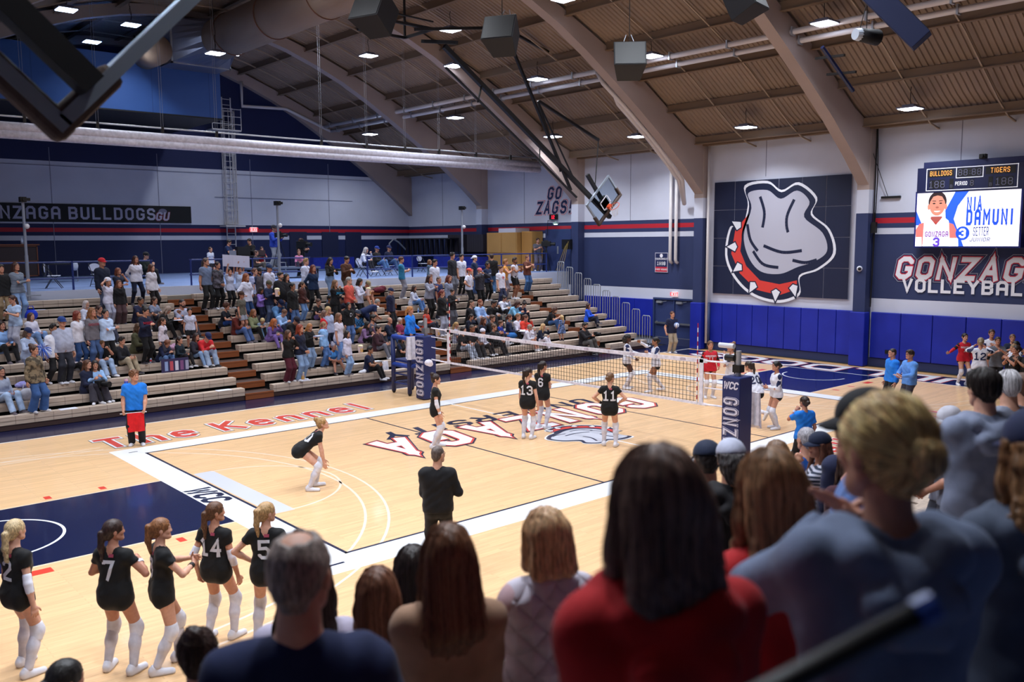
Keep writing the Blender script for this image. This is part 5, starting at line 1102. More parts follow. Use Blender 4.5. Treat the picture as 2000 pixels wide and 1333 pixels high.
def bottom_mesh(s, kind, h=.022, amp=.0022, sc=1., seed=2.):
    q = BOTS[kind]; f = s['f']; pr = []
    pr += torso(s, .009, t0=-.11, t1=.12)
    for sd in 'LR':
        J, K, A = s['J'+sd], s['K'+sd], s['A'+sd]
        if q[3] >= 2:
            A2 = A+nrm(A-K)*.035
            pr += [cap(J, K, q[0], q[1], k=.045), cap(K, K, q[1]+.004, k=.02), cap(K+V(0,.006,0), A2, q[1], q[2], k=.04, flat=1)]
        else: pr.append(cap(J, J+(K-J)*q[3], q[0], q[1], k=.035, flat=1))
    return field_mesh(pr, h, folds(amp, sc, seed))
def shoe_mesh():
    if 'shoe' not in _cache:
        pr = [cap((0,.055,-.045), (0,-.02,-.05), .040, .040, k=.03), cap((0,-.02,-.055), (0,-.15,-.062), .040, .036, k=.03), cap((0,.05,-.02), (0,.02,.012), .040, .043, k=.03, flat=1), cap((-.012,.05,-.078), (-.010,-.15,-.078), .030, k=.02), cap((.012,.05,-.078), (.010,-.15,-.078), .030, k=.02)]
        m = field_mesh(pr, .011, None, [(V(0,0,-.09), V(0,0,-1))]); _cache['shoe'] = m + ((m[0][m[1]].mean(1)[:,2] < -.066).astype(int),)
    return _cache['shoe']
def hair_prims(st):
    C = V(0,.014,.035); o = []
    def shell(t, k=.02): o.append(ell(C, (.076+t,.096+t,.085+t), k=k)); 
    face = lambda y=-.108, w=.064, z=-.036, r=.112: o.append(ell((0,y,z), (w,.075,r), sub=1, k=0))
    pl = []
    if st in ('short','crop','buzz','fade','thin'):
        t = {'short':.017,'crop':.012,'buzz':.005,'fade':.013,'thin':.009}[st]; shell(t); o.append(cap((0,.055,-.03), (0,.05,-.055), .055+t*.6, .045, k=.03))
        if st == 'short': o.append(cap((-.03,-.065,.085), (.04,-.07,.085), .026, k=.03))
        if st == 'fade': o += [cap((-.03,-.05,.10), (.03,-.05,.10), .032, k=.03), cap((0,.02,.115), (0,-.04,.11), .035, k=.03)]
        if st == 'thin': o.append(ell((.0,.035,.125), (.052,.055,.035), sub=1, k=0))
        face(); o.append(cap((-.1,-.06,-.04), (-.1,-.02,-.08), .06, sub=1, k=0)); o.append(cap((.1,-.06,-.04), (.1,-.02,-.08), .06, sub=1, k=0)); pl = [(V(0,0,-.085), V(0,0,-1))]
    elif st == 'curlytop':
        shell(.022)
        for i in range(26):
            a = i*2.4; z = .02+.11*(i/26); r = .085*math.sqrt(max(0, 1-((z-.035)/.125)**2))
            o.append(cap((r*math.cos(a), .012+r*1.15*math.sin(a), z), (r*math.cos(a), .012+r*1.15*math.sin(a), z), .026, k=.012))
        face(-.115)
    elif st == 'bald':
        o += [cap((-.062,.03,-.015), (-.03,.085,-.015), .026, k=.02), cap((-.03,.085,-.015), (.03,.085,-.015), .028, k=.02), cap((.03,.085,-.015), (.062,.03,-.015), .026, k=.02), cap((0,.06,-.05), (0,.08,-.02), .04, k=.02)]
    else:
        shell(.014); face()
        if st in ('long','longc','vlong'):
            L = {'long': .33, 'longc': .32, 'vlong': .46}[st]
            for x in (-.055,-.02,.02,.055): o.append(cap((x,.06,.0), (x*1.5,.095,-L*.55), .045, .046, k=.03)); o.append(cap((x*1.5,.095,-L*.55), (x*1.5,.085,-L), .044, .028, k=.03))
            for sg in (-1, 1): o += [cap((sg*.072,-.01,.03), (sg*.086,-.005,-.09), .026, .030, k=.02), cap((sg*.086,-.005,-.09), (sg*.095,-.045,-.09-L*.55), .030, .022, k=.02)]
            if st == 'longc':
                for i in range(22):
                    a = i*2.399; z = -.02-.30*(i/22); x = .085*math.cos(a); y = .07+.045*math.sin(a)
                    o.append(cap((x,y,z), (x,y,z), .032, k=.015))
        elif st == 'mid':
            for x in (-.055,-.02,.02,.055): o.append(cap((x,.06,.0), (x*1.5,.085,-.20), .046, .040, k=.03))
            for sg in (-1, 1): o += [cap((sg*.072,-.01,.03), (sg*.088,.0,-.09), .026, .032, k=.02), cap((sg*.088,.0,-.09), (sg*.10,-.02,-.19), .032, .026, k=.02)]
        elif st == 'bob':
            for x in (-.05,0,.05): o.append(cap((x,.06,.02), (x*1.3,.075,-.13), .045, .042, k=.03))
            for sg in (-1, 1): o.append(cap((sg*.072,.0,.03), (sg*.082,-.015,-.12), .027, .030, k=.03))
        elif st in ('pony','lowpony','braid'):
            z = .05 if st == 'pony' else .0
            o.append(cap((0,.095,z), (0,.135,z-.01), .028, .034, k=.02)); 
            o.append(cap((0,.135,z-.01), (0,.145,z-.16), .036, .034, k=.02)); o.append(cap((0,.145,z-.16), (0,.125,z-.31), .034, .016, k=.02))
            if st == 'braid':
                for i in range(9): o.append(cap((.012*(-1)**i,.143,z-.05-.03*i), (-.010*(-1)**i,.140,z-.065-.03*i), .027-.0012*i, k=.006))
            pl = [] ; o.append(cap((0,.06,-.05), (0,.06,-.02), .05, k=.03))
        elif st == 'bun': o += [cap((0,.075,.105), (0,.09,.12), .045, .050, k=.012), cap((.02,.06,.13), (-.02,.10,.10), .03, k=.01), cap((0,.06,-.04), (0,.06,-.02), .05, k=.03)]
        elif st == 'lowbun': o += [cap((0,.10,.0), (0,.125,.005), .040, .044, k=.012), cap((0,.06,-.04), (0,.06,-.02), .05, k=.03)]
        elif st == 'afro': o += [cap((0,.05,.02), (0,.09,-.03), .085, .085, k=.03), cap((0,.09,-.03), (0,.11,-.1), .075, .06, k=.03)]
        elif st == 'pixie': o.append(cap((0,.06,-.05), (0,.05,-.02), .055, k=.03)); pl = [(V(0,0,-.09), V(0,0,-1))]
    return o, pl
def hair_mesh(st, h=.012, hat=0):
    if ('hair', st, h, hat) not in _cache:
        o, pl = hair_prims(st)
        if hat: pl = list(pl)+[(V(0,0,.045), V(0,0,1))]
        sd = 2.2 if st in ('longc','curlytop','afro') else 1.
        def nz(X, Y, Z): return (.0035*sd*np.sin(140*X+5*np.sin(20*Z))*np.sin(90*Y+4*np.sin(17*Z))).astype(np.float32)
        _cache['hair', st, h, hat] = field_mesh(o, h, nz, pl)
    return _cache['hair', st, h, hat]
def hat_mesh(st):
    if ('hat', st) in _cache: return _cache['hat', st]
    if st == 'beanie':
        o = [ell((0,.012,.05), (.098,.119,.104), k=.01), cap((-.05,.0,.03), (.05,.0,.03), .05, k=.03)]
        m = field_mesh(o, .012, lambda X,Y,Z: (.003*np.sin(120*np.arctan2(X, Y-.012)/6)).astype(np.float32), [(V(0,0,.012), nrm(V(0,-.15,-1)))])
    else:
        o = [ell((0,.012,.045), (.097,.119,.100), k=.01)]
        m = field_mesh(o, .011, None, [(V(0,0,.032), nrm(V(0,.12,-1)))])
        n = 10; v = []; sg = -1 if st == 'cap' else 1
        for i in range(n+1):
            a = math.pi*i/n
            x0, y0 = .086*math.cos(a), .012+sg*.104*math.sin(a); x1, y1 = .092*math.cos(a), .012+sg*(.10*math.sin(a)+.085*math.sin(a)**.6)
            zz = .046-.018*abs(math.cos(a))-.03*math.sin(a)
            v += [(x0,y0,.046-.01*abs(math.cos(a))), (x1,y1,zz), (x0,y0,.040-.01*abs(math.cos(a))), (x1,y1,zz-.006)]
        f = []
        for i in range(n):
            a = 4*i; b = a+4
            f += [(a,a+1,b+1,b), (a+2,b+2,b+3,a+3), (a+1,a+3,b+3,b+1)]
        m = joined(m, (np.array(v), np.array(f)))[:2]
    _cache['hat', st] = m; return m
def beard_mesh():
    if 'beard' not in _cache:
        o = [cap((-.058,-.01,-.05), (-.022,-.064,-.09), .026, k=.03), cap((.058,-.01,-.05), (.022,-.064,-.09), .026, k=.03), cap((-.02,-.068,-.092), (.02,-.068,-.092), .033, k=.03), cap((-.02,-.094,-.050), (.02,-.094,-.050), .009, k=.01), cap((-.016,-.09,-.066), (.016,-.09,-.066), .010, sub=1, k=0), ell((0,-.02,.03), (.07,.09,.09), sub=1, k=0)]
        _cache['beard'] = field_mesh(o, .009)
    return _cache['beard']
CROWD = '''
8|-9.71|1.02|st|m|ja:141418|je:8a7458|short:241a14||10|person in black jacket and khaki trousers by the guard rail, cut by left edge
8|-9.28|1.05|sx|f|ls:9aa4b4:stripe|sl:7f9cc8|bob:3a1d14||25|woman in grey striped sweater with arms crossed at the left end of the top bench
8|-6.77|1.10|st|m|ja:101830|je:4a5068|crop:8a8078|cap:c01a28|30|man in red cap, navy jacket and grey trousers on the top bench
8|-6.27|0.91|sm|f|te:1c2238|je:5a6070|bob:6a3420||25|redhead in navy and grey tee with hand at mouth, behind the white beanie
9|-5.48|0.98|sb|f|ls:d6d4e4|sl:141a34|long:3c1c14||10|tall woman in white sweatshirt and dark jeans on the top benches, hands behind back
8|-5.18|0.97|st2|f|ho:cfcbd6|sl:1c1618|long:4a2418||40|girl in white hoodie and dark leggings leaning at the platform edge
7|-6.80|0.88|se|c|te:d4d2e6|je:a8aac0|crop:1a1210|beanie:e4e0ec|30|child in white beanie and white jersey with hand raised to the head
7|-6.45|0.83|st|c|ho:0e0c10|wi:4a3438|long:5a3420||8|girl in black hooded jacket and mauve trousers beside the white beanie
5|-9.79|0.98|sp|f|te:a9bede|wi:a4a4b4|lowpony:3a2018||-60|girl in pale blue tee and wide grey sweatpants looking at her phone
5|-10.15|1.05|si|f|ho:8fb4e8|sl:0e0c12|long:2c1810||20|girl in light blue hoodie and black trousers sitting at the left edge
6|-9.18|0.91|sl|f|ja:d2cede|je:6d8ab8|bob:4a2c22||30|woman in white jacket with pink vest panels sitting, blue jeans
2|-9.92|0.96|sp|f|ls:a3b0cc|sl:8a98b8|bob:5a4438|cap:14204a|35|person in navy cap and pale blue sweatshirt holding a pom-pom
2|-9.26|1.00|sw|m|te:dfe0ec|je:0f0e14|fade:140e0c|skin:t|30|young man with dark hair in plain white tee and black trousers, standing
2|-9.02|1.10|st|m|ls:a9aec4|je:1c1e2c|short:8a8480|cap:1c3a7c|15|stout man in blue cap and pale grey quarter zip standing
3|-8.45|1.01|st2|f|ls:d8d6e2|sl:2c4a7c|bob:6a2414||40|woman with red brown bob in white printed sweater and jeans
7|-7.43|0.90|sl|f|ls:d0d2e6|je:3a3c50|bob:b4a8a8||30|older white haired woman in white sitting behind the standing women
3|-8.03|1.05|st|f|ls:6c6870|je:3a5482|longc:7a4c28||25|woman with long curly hair in grey sweatshirt with red letters
3|-8.59|0.91|sl|f|ls:cdbfc8|sl:0e0c12|lowbun:2a1614||40|woman in pale pink lace blouse and black trousers sitting, dark hair tied back
0|-10.06|1.05|st2|f|ja:6a5c48:camo|wi:3a5c94|bun:3e2418||35|woman in olive patterned jacket and wide blue jeans standing
6|-7.22|1.04|sl|f|te:141c38|je:2a2c40|lowbun:3c2018||30|woman in navy tee sitting behind the woman with glasses and folded arms
3|-7.64|1.01|sx|f|ho:b9cdec|sl:0c0b10|lowbun:16100e||20|dark haired woman in pale blue pullover with arms folded, black trousers
3|-7.86|0.96|sk|m|te:121016|je:8fa4c4|fade:6a4a2e||20|young man in black tee and light jeans sitting with hand at mouth
3|-7.22|0.96|si|m|ls:15141e|je:a09078|fade:20140e||35|young man in dark sweater and khaki trousers sitting beside black tee
3|-6.52|1.02|sp|f|ls:0c1230|sl:0b0a0e|bun:1a100c||30|woman in navy sweatshirt with red letters standing, dark hair tied up
4|-6.50|1.04|si|f|ja:4c4a32|sl:0e0b0c|longc:4e3018||35|woman with very long curly hair in olive jacket sitting
7|-5.83|0.97|so|m|te:1e2040|je:2a2630|crop:241814|skin:t|35|man in navy tee sitting in the row above the olive jacket
7|-5.32|0.93|si|f|te:8088a0|je:33303c|pony:3a2418||30|woman in grey tee with ponytail sitting beside the man in navy tee
3|-5.99|0.80|st2|c|ls:cdc4d2|sl:3a3a48|lowpony:3c2418||45|girl in white long sleeved top with dark number 88
6|-5.36|1.00|sg|f|ls:100e12|sl:0e0c10|long:8a7468||60|woman with long straight grey blond hair reading a sheet of paper
6|-4.63|1.13|si|m|te:a7aac2|je:2a2630|buzz:1a1210|beard:1a1210|25|bearded man with shaved head in pale grey tee sitting by the stairs
6|-4.86|0.76|sk|c|ls:0e0c10|sl:14121a|short:6a3a20||30|boy with red brown hair in black sweatshirt, hand at mouth
4|-4.88|0.77|st2|c|te:c6c8de|sh:0e0c10|short:1a100c||-15|boy in white tee and black shorts standing by the stair aisle
3|-6.00|0.84|sg|c|ho:111a3c|je:5a78a8|lowbun:6a3a20||20|girl in navy hoodie with white print sitting over a dark poster
3|-5.42|0.80|sl|c|ls:10202c|sl:1a161c|lowpony:2a1812||30|girl in dark green sweater sitting beside the navy hoodie
3|-4.93|0.91|si|f|ja:2a2632|sl:7c98c0|vlong:2a120e||25|woman with very long dark hair in black and white jacket sitting
3|-4.68|1.02|sg|m|ls:c8242c|je:8a9cb8|crop:4a3020|cap:1c2450|10|man in red pullover and navy cap sitting by the left stair aisle
6|-3.14|0.91|so|c|te:12121e|sl:1a3e80|curlytop:4a2618||40|boy with curly hair in navy tee and bright blue jeans sitting
5|-2.83|0.86|st|c|te:5c584e|sh:8a8e9c|crop:3a2418|cap:3a2218|30|boy in olive tee, grey shorts and brown cap standing
5|-2.95|0.98|si|m|ls:5a1a12|je:3e5688|crop:2a1a14|cap:141218|35|man in dark red sweater, black cap and jeans sitting beside the stairs
1|-10.69|1.05|sl|f|ls:9aa2b8|je:9ab0d0|vlong:1c100e||25|girl in grey sweatshirt and pale jeans sitting at the left edge, dark hair
1|-8.51|1.03|sl|f|ja:161c38|sl:1a1622|long:52301c||30|woman in navy jacket sitting behind the camera operator in denim shirt
8|-3.28|1.07|st2|m|po:6c7a98|je:0c0b0f|lowpony:4a3a34||25|man in grey and navy polo shirt and black trousers on the top benches
8|-2.85|0.99|sf|f|ja:4a4650:camo|sl:0c0a0e|lowbun:2a1814||20|woman in grey patterned cardigan over black on the top benches
8|-2.40|0.83|su|c|te:c3c6de|sl:0c0b10|crop:2a1a14||15|first of two children in white tees holding up a poster, left one
8|-2.03|0.87|su|c|te:b9c4e0|sl:14141e|crop:2e1c14||20|second of two children holding up a poster, blue print on white tee
6|-2.35|1.06|sh|f|ho:c9c9dc|sl:24406e|vlong:7a3c18||30|woman with very long auburn hair in white hoodie and jeans
7|-1.73|1.00|st|f|te:a9b0d4|je:2a2c40|lowbun:5a3424||25|woman in pale tee and glasses behind the man in grey vest
7|-1.58|1.01|sw|m|ve:4a444c|je:14161e|crop:1a1210|cap:16141c;beard:1a100c|35|man with dark beard and cap in grey vest over navy tee
7|-1.17|1.07|st|m|ho:cdcbe0|je:2a2c3c|crop:4a3830|cap:1e3058|30|man in white hoodie and navy and white cap standing
6|-1.52|0.89|sp|c|ja:1a2444|je:4a5878|crop:3a2820|cap:4c4636|25|boy in camouflage cap and navy jacket holding a popcorn tub
6|-1.83|0.76|sp|c|ls:8a6cc0|sl:121a38|longc:1e100e|skin:t|35|girl with curly dark hair in pink and blue sweater standing
6|-1.21|1.03|sg|m|ja:6fa0d8|je:2a3c60|crop:6a5a50|cap:122048|15|man in navy cap and sky blue jacket sitting with head down
5|-1.40|0.99|sg|f|ja:98b8e6|je:1c2440|pixie:6a4630||20|person with short blond brown hair in pale denim jacket sitting
5|-2.38|0.95|si|f|ja:7c8260|sl:0e0c0e|long:7a4a28||30|woman in sage green cardigan and black trousers sitting
5|-2.15|0.63|sg|k|ja:7f90a8|je:5c7c9c|crop:c0a878||10|blond toddler in grey jacket sitting beside the sage cardigan
4|-2.02|0.91|sk|c|ls:6a5090|sl:7a60a8|longc:a05420||20|girl with red curly hair in purple tracksuit sitting
4|-1.25|1.02|sg|m|ho:120f12|je:1a1a22|crop:2a1c18|cap:1c1a2a|15|man in dark cap and black hoodie sitting with head down
8|0.66|1.02|st|m|ho:cfd2ea|je:24161a|fade:8a6a40||40|tall blond man in white hoodie and dark brown trousers on the top benches
7|0.63|1.04|sb|f|ls:0f2648|sl:0d0b0f|long:5a2418||10|woman with long auburn hair in dark blue sweater and black trousers
6|-1.04|1.08|sw|m|ja:15131a|je:2e4470|short:1e1612|beard:5a5048|20|stout man with grey beard in black jacket over grey tee
6|-0.80|1.03|st|f|ja:1a161c|je:2a2630|long:1c120e||20|woman half hidden behind the stout man in black jacket
5|-0.89|1.00|st|f|ja:0d0b0e|je:3e5a88|lowbun:120d0c|skin:t|25|woman with dark hair in long black jacket and jeans standing
6|-0.18|0.84|sf|c|ho:45201c|sl:6d90c4|braid:3c2416||35|girl with braids in brown hoodie and light jeans, hands clasped
8|1.70|1.04|sp|f|cr:0e0c10|sl:7890b4|long:1e120e||20|woman in black crop top and light jeans taking a photograph
8|2.44|1.06|sp|m|ls:4a2818|je:6e6258|short:20120e||15|man in rust brown shirt and khaki trousers looking at his phone
5|0.84|1.03|sm|f|ls:0d0b10|sl:0d0b10|long:6a4a30||25|woman in black sweatshirt with blue letters, hand at mouth
5|1.43|1.08|sf|m|ls:d2584a|je:2a2430|crop:8a8684||30|grey haired man with glasses in coral jacket, hands clasped
5|1.87|1.05|sp|f|ls:c6c6da|sl:0c0a0e|bob:1a110f||35|woman in white sweatshirt with dark strap holding a popcorn bag
6|0.46|0.88|so|c|te:100e12|sh:6a548c|crop:4a2c20||20|youth in black tee with white print and purple shorts sitting
6|1.06|0.98|sl|m|te:121016|je:1a1820|short:140e0c|skin:t|25|young man with dark hair in black tee sitting beside purple shorts
6|1.32|1.09|sg|m|ve:3a3e54|je:2a2a34|crop:3a2c28|cap:1a1c34|20|man in navy cap and dark vest with blue sleeves sitting
2|-0.52|1.01|st|f|ls:a9b2d0|sl:141a30|bob:b09468||15|blond woman with glasses in pale grey sweatshirt standing
3|0.67|0.89|st|f|ho:0b090d|je:48669c|long:140e10||5|woman with glasses in black hoodie with white round print, jeans
2|-0.68|0.94|st2|f|ls:d01c28|sl:1a1c30|bob:6a4c40||40|woman with brown grey hair in bright red shirt
1|-0.48|1.05|st|f|te:d4cede|sl:6f94cc|long:6e4a34||35|woman in white tee and light blue jeans standing, brown hair
4|1.45|1.00|si|m|ls:2c6aa0:plaid|je:7a5c34|crop:1a1210|cap:3a4458;beard:140e0c|10|bearded man in blue plaid shirt, trucker cap and khaki trousers sitting
0|-2.70|0.98|sm|f|ls:120e10|wi:4e1224|long:4a2e1e||25|woman in black top and wide maroon trousers standing on low bench
0|-2.28|1.07|sf|f|ls:111630|je:7d98be|vlong:7a2a10||30|woman with very long red hair in navy sweater and pale jeans
1|-1.61|0.89|sp|f|ls:0d0b0e|je:86a0c4|long:a06a3c||20|woman with strawberry blond hair in black sweater holding a food tray
1|-1.06|0.90|st2|f|ho:8db8ea|je:4a6ea8|braid:8a6a4c||45|woman with blond braid in sky blue hoodie and blue jeans
1|-0.71|0.88|so|c|te:4f96e0|sh:0f0d12|bun:9a94a0||5|girl with silver hair bow in bright blue tee and black shorts
0|-0.53|0.88|st|f|ja:cfcbe0|je:86a2ca|long:1c0e0c||35|woman with long dark hair in white jacket and pale jeans on low bench
8|3.25|1.00|sg|m|te:100e10|sh:8a7668|crop:2a1c16|cap:9a8a6c|20|man in tan and white cap and black tee sitting with phone
4|1.85|0.97|bend|m|te:16244e|je:1a2440|crop:8a8682||75|grey haired man in navy tee bending over the bench
4|2.89|0.97|st2|m|ho:161a3a|je:0f0f18|crop:8a8480|cap:14204a|40|older man in navy cap and navy hoodie standing by the middle stairs
8|5.11|1.02|sx|m|te:2c7aa4|je:7a7884|short:4a2416||50|tall man in teal tee and grey trousers with arms crossed
7|5.32|0.92|si|f|ls:c0c2d4|je:4e74ac|long:2a120e||30|woman with long dark hair in white top and jeans sitting alone
5|5.16|1.06|sc|f|ls:8f90a2|sl:0d0b0e|long:2e100e||20|woman with long dark hair in grey sweatshirt and black trousers, hands clasped
5|5.64|1.01|st|m|te:16285c|je:1a2038|buzz:4a3428||25|man in navy football shirt behind the grey sweatshirt
3|1.72|1.13|si|m|te:54505c|je:2a2630|short:1c1410|beard:2a1c18|35|man with glasses and beard in grey tee sitting behind the dark haired women
4|4.68|0.91|sl|f|ls:d8402c|je:2a2c3a|bob:5a3a2c||30|person in orange red top sitting behind the referee
3|1.35|0.91|sk|f|ls:8a6a94|sl:0d0b0e|long:160e10||30|woman in lilac jacket and black trousers sitting with chin on hand
2|1.54|1.04|si|f|ja:3a1c26|sl:6a6a76|pixie:2a1814||30|woman with short dark hair in maroon jacket with white collar sitting
3|2.44|0.97|si|m|ls:141c36|je:28467a|bald:a09890||35|bald older man in navy quarter zip and jeans sitting
3|2.98|0.91|sl|f|ja:8a2850|je:2c4a80|pixie:b8b0ae||30|older white haired woman in magenta jacket sitting
0|0.39|0.99|si|m|po:111a3a|sl:0e0c10|fade:120d0c|skin:t|40|man in navy polo shirt and black trousers on the lowest bench
1|2.14|0.93|si|f|ve:161218|sl:0d0b0e|long:1c100e||30|woman in black vest with grey sleeves beside the referee stand
1|2.61|0.92|si|f|ls:7f8898|je:8a929e|long:241210||30|woman in grey sweatshirt and grey jeans behind the referee stand legs
9|7.02|0.77|sx|c|ls:4a6078|je:5a5c66|bob:6a4428||25|boy with bowl cut in slate long sleeved top, arms crossed
7|6.36|1.10|st|m|te:d2d2e4|je:4a4c58|short:20120e||15|teenager with dark hair in white tee beside the slate top
8|7.77|1.10|st|m|ls:1c1c24|je:5c5c66|curlytop:1e120e||20|young man with curly dark hair in black quarter zip
8|8.28|1.06|st|m|te:d4d4e6|sl:0c0a0e|short:120c0c||5|young man with black hair in white tee with round print
8|9.03|1.01|st2|m|te:152448|je:2c4a80|crop:3a2418|bcap:dedcea|35|young man in backward white cap and navy tee looking up
7|9.27|1.00|sf|f|ls:122044|sl:0d0b0e|lowbun:1a1210|skin:t|10|woman with dark hair in navy sweatshirt with white print, black trousers
8|10.05|1.05|st|m|ja:100e12|je:3a6290|short:2e1c14||150|person with brown hair in black jacket and jeans seen from behind
7|10.32|1.06|sc|m|tk:d08a34|je:6a6068|fade:8a5a30||40|blond man in orange jersey clapping
6|7.72|1.02|sh|m|po:cfcfe2|sl:0c0a0d|crop:5a3020|cap:d05044|30|man in coral cap and white polo shirt, hands on hips
6|8.32|1.02|sy|m|ho:2c2a34|sl:0b0a0d|crop:3a2820|cap:b8606c|5|man in pink cap and dark grey hoodie shouting through cupped hands
6|9.52|1.06|st|m|te:d6d4e4|je:121a3c|short:4a2c1c||10|teenager in white tee with red shield print and navy trousers
5|6.15|1.04|st|f|ls:848ca4|je:3c5c94|longc:5a2014||20|woman with wavy auburn hair in grey top and jeans
3|4.87|1.05|sf|f|ja:0f0d11|je:a0a4b8|lowpony:6a2620||25|red haired woman in black vest and pale trousers holding hands
4|5.84|0.89|sp|f|ja:131117|wi:5c5c66|lowbun:241614||10|woman in black jacket over grey shirt holding a cup
7|10.88|1.10|sc|m|tk:c9c6d4|sh:0c0a0d|fade:2a160e|beard:2a160e;skin:t|25|bearded man in white tank top and black shorts clapping
8|12.24|0.99|sc|m|te:5a2c20|je:2a5080|crop:5a2c1c||5|man in rust brown shirt and blue jeans clapping
4|6.89|1.13|si|m|ls:141117|je:6a6e7c|buzz:4a3828||30|man with cropped hair in black long sleeve sitting, grey trousers
4|7.36|1.13|si|m|ho:9cbcee|je:5c6478|crop:7a3e24|beard:8a4a2c|15|man with red beard in pale blue hoodie sitting
4|7.95|1.11|sk|m|ho:0f0d10|je:1a1a20|short:1a110e|skin:t|15|man in black hoodie sitting with hands at his face
5|9.09|0.93|sk|f|ho:d8d8e8|sl:1e1418|bun:1c1210||20|person with small bun in white hoodie sitting, hand at mouth
4|9.16|1.08|sg|f|ja:7cb4d8|sl:10101a|long:3e2014||20|woman with long hair in turquoise jacket bending forward, sitting
4|9.61|1.03|sg|f|ls:121a3a|sl:14161e|bun:1e1412||5|woman with top bun in navy sweatshirt with white letters sitting
3|6.26|0.89|sk|f|ls:151a30|sl:1a1824|lowpony:2a1a14||20|girl in navy top sitting with hand at mouth, brown hair tied
2|6.52|1.03|si|f|ls:14182e|sl:14141e|long:4a2412||25|girl with long brown hair in navy and white top sitting
2|6.98|1.10|si|m|ja:14141c|je:24242e|short:4a3020||20|young man in black jacket with white collar sitting
2|7.99|1.06|sl|f|ls:101a3c|sl:1a161a|lowpony:4a2a1c||40|woman in navy quarter zip holding a sheet of paper
2|8.46|1.06|sl|f|ja:d4d0e0|je:d0ccdc|lowbun:7a5438||15|woman in all white tracksuit sitting among navy tops
2|8.64|1.05|sk|f|ho:d83c2c|je:d4d2e2|pony:4a2818||20|woman in red orange hoodie and white trousers sitting
2|5.21|0.90|sl|f|te:a3a4b8|wi:4a343e|lowpony:b08a58||45|blond woman in grey tee and mauve trousers sitting behind the net antenna
1|4.99|1.06|si|f|te:121014|je:9aa2b4|bob:241614||20|woman in black tee and pale grey jeans sitting behind the net
1|5.42|1.11|si|m|po:121016|je:15131a|buzz:4a3a30|skin:t|15|man with cropped hair in black polo sitting behind the net tape
1|6.03|0.86|sl|c|ho:d2cede|sl:1e1618|crop:5a3a28|beanie:e2dcec|20|girl in white bonnet, white hoodie and black leggings
1|6.54|1.06|si|f|ja:100e12|sl:121014|bun:5a3e2a||30|woman with dark blond bun in black jacket sitting
2|7.42|0.81|si|c|ls:14309c|je:14182c|short:5a3624||25|boy in royal blue sweater sitting behind the net
1|8.32|0.95|sk|f|ls:cdc9d6|sh:d8d4de|pixie:8a7a70||30|woman with short hair in white top, bare legs and tan shoes
1|9.07|0.93|sk|f|ls:101830|je:d6d2e0|long:b89468||25|woman with long blond hair in navy sweater and white trousers
3|10.80|1.01|sg|f|te:111018|je:284a7c|bob:4a2c20||30|woman in black tee over white sleeves turned to a small girl
1|10.28|0.62|st|k|dr:5a6e9c:camo|none|pony:c0a070||170|small blond girl in blue patterned dress standing with back turned
3|13.32|0.94|sq|f|ls:1c50d0|sl:12162e|bob:3a1c16||25|woman in bright royal blue top sitting alone near the right end
0|11.14|1.13|scam|m|ls:1c181e|je:4a4644|short:1a110f|beard:1a110f|10|bearded photographer in dark grey shirt sitting on low bench
'''
# ---------------------------------------------------------------- building a person
SKINS = {'': ('#C48E74','#B9826A','#CE9C84','#BD8870'), 't': ('#8C5A40','#9A6A4E'), 'd': ('#4E2C1C',)}
EYE, LIP, PLACE = mat('#0C0808', .4), mat('#9C5A50', .5), mat('#888888', .8)
SOLE = mat('#C9C4C4', .7)
SHOES = [mat(c, .7) for c in ('#D8D8E2','#15131A','#5A5058','#C9C6CC','#2A2430')]
_mesh = {}
def to_mesh(key, m, nslots):
    if key in _mesh: return _mesh[key]
    me = bpy.data.meshes.new(str(key[0])); V_, F_ = m[0], m[1]
    me.vertices.add(len(V_)); me.vertices.foreach_set('co', V_.astype(np.float32).ravel())
    me.loops.add(F_.size); me.loops.foreach_set('vertex_index', F_.astype(np.int32).ravel())
    me.polygons.add(len(F_)); me.polygons.foreach_set('loop_start', np.arange(0, F_.size, 4, dtype=np.int32)); me.polygons.foreach_set('loop_total', np.full(len(F_), 4, np.int32))
    for _ in range(nslots): me.materials.append(PLACE)
    if len(m) > 2: me.polygons.foreach_set('material_index', m[2].astype(np.int32))
    me.polygons.foreach_set('use_smooth', np.ones(len(F_), bool)); me.update(); me.validate()
    _mesh[key] = me; return me
def part(name, me, parent, mats, M=None):
    o = link(name, me, parent)
    for i, q in enumerate(mats): o.material_slots[i].link = 'OBJECT'; o.material_slots[i].material = q
    if M is not None: o.matrix_local = M
    return o
def mat4(R, t, s=1.):
    M = Matrix([list(map(float, r)) for r in R]).to_4x4()
    M = M@Matrix.Scale(s, 4); M.translation = Vector([float(q) for q in t]); return M
_skel = {}
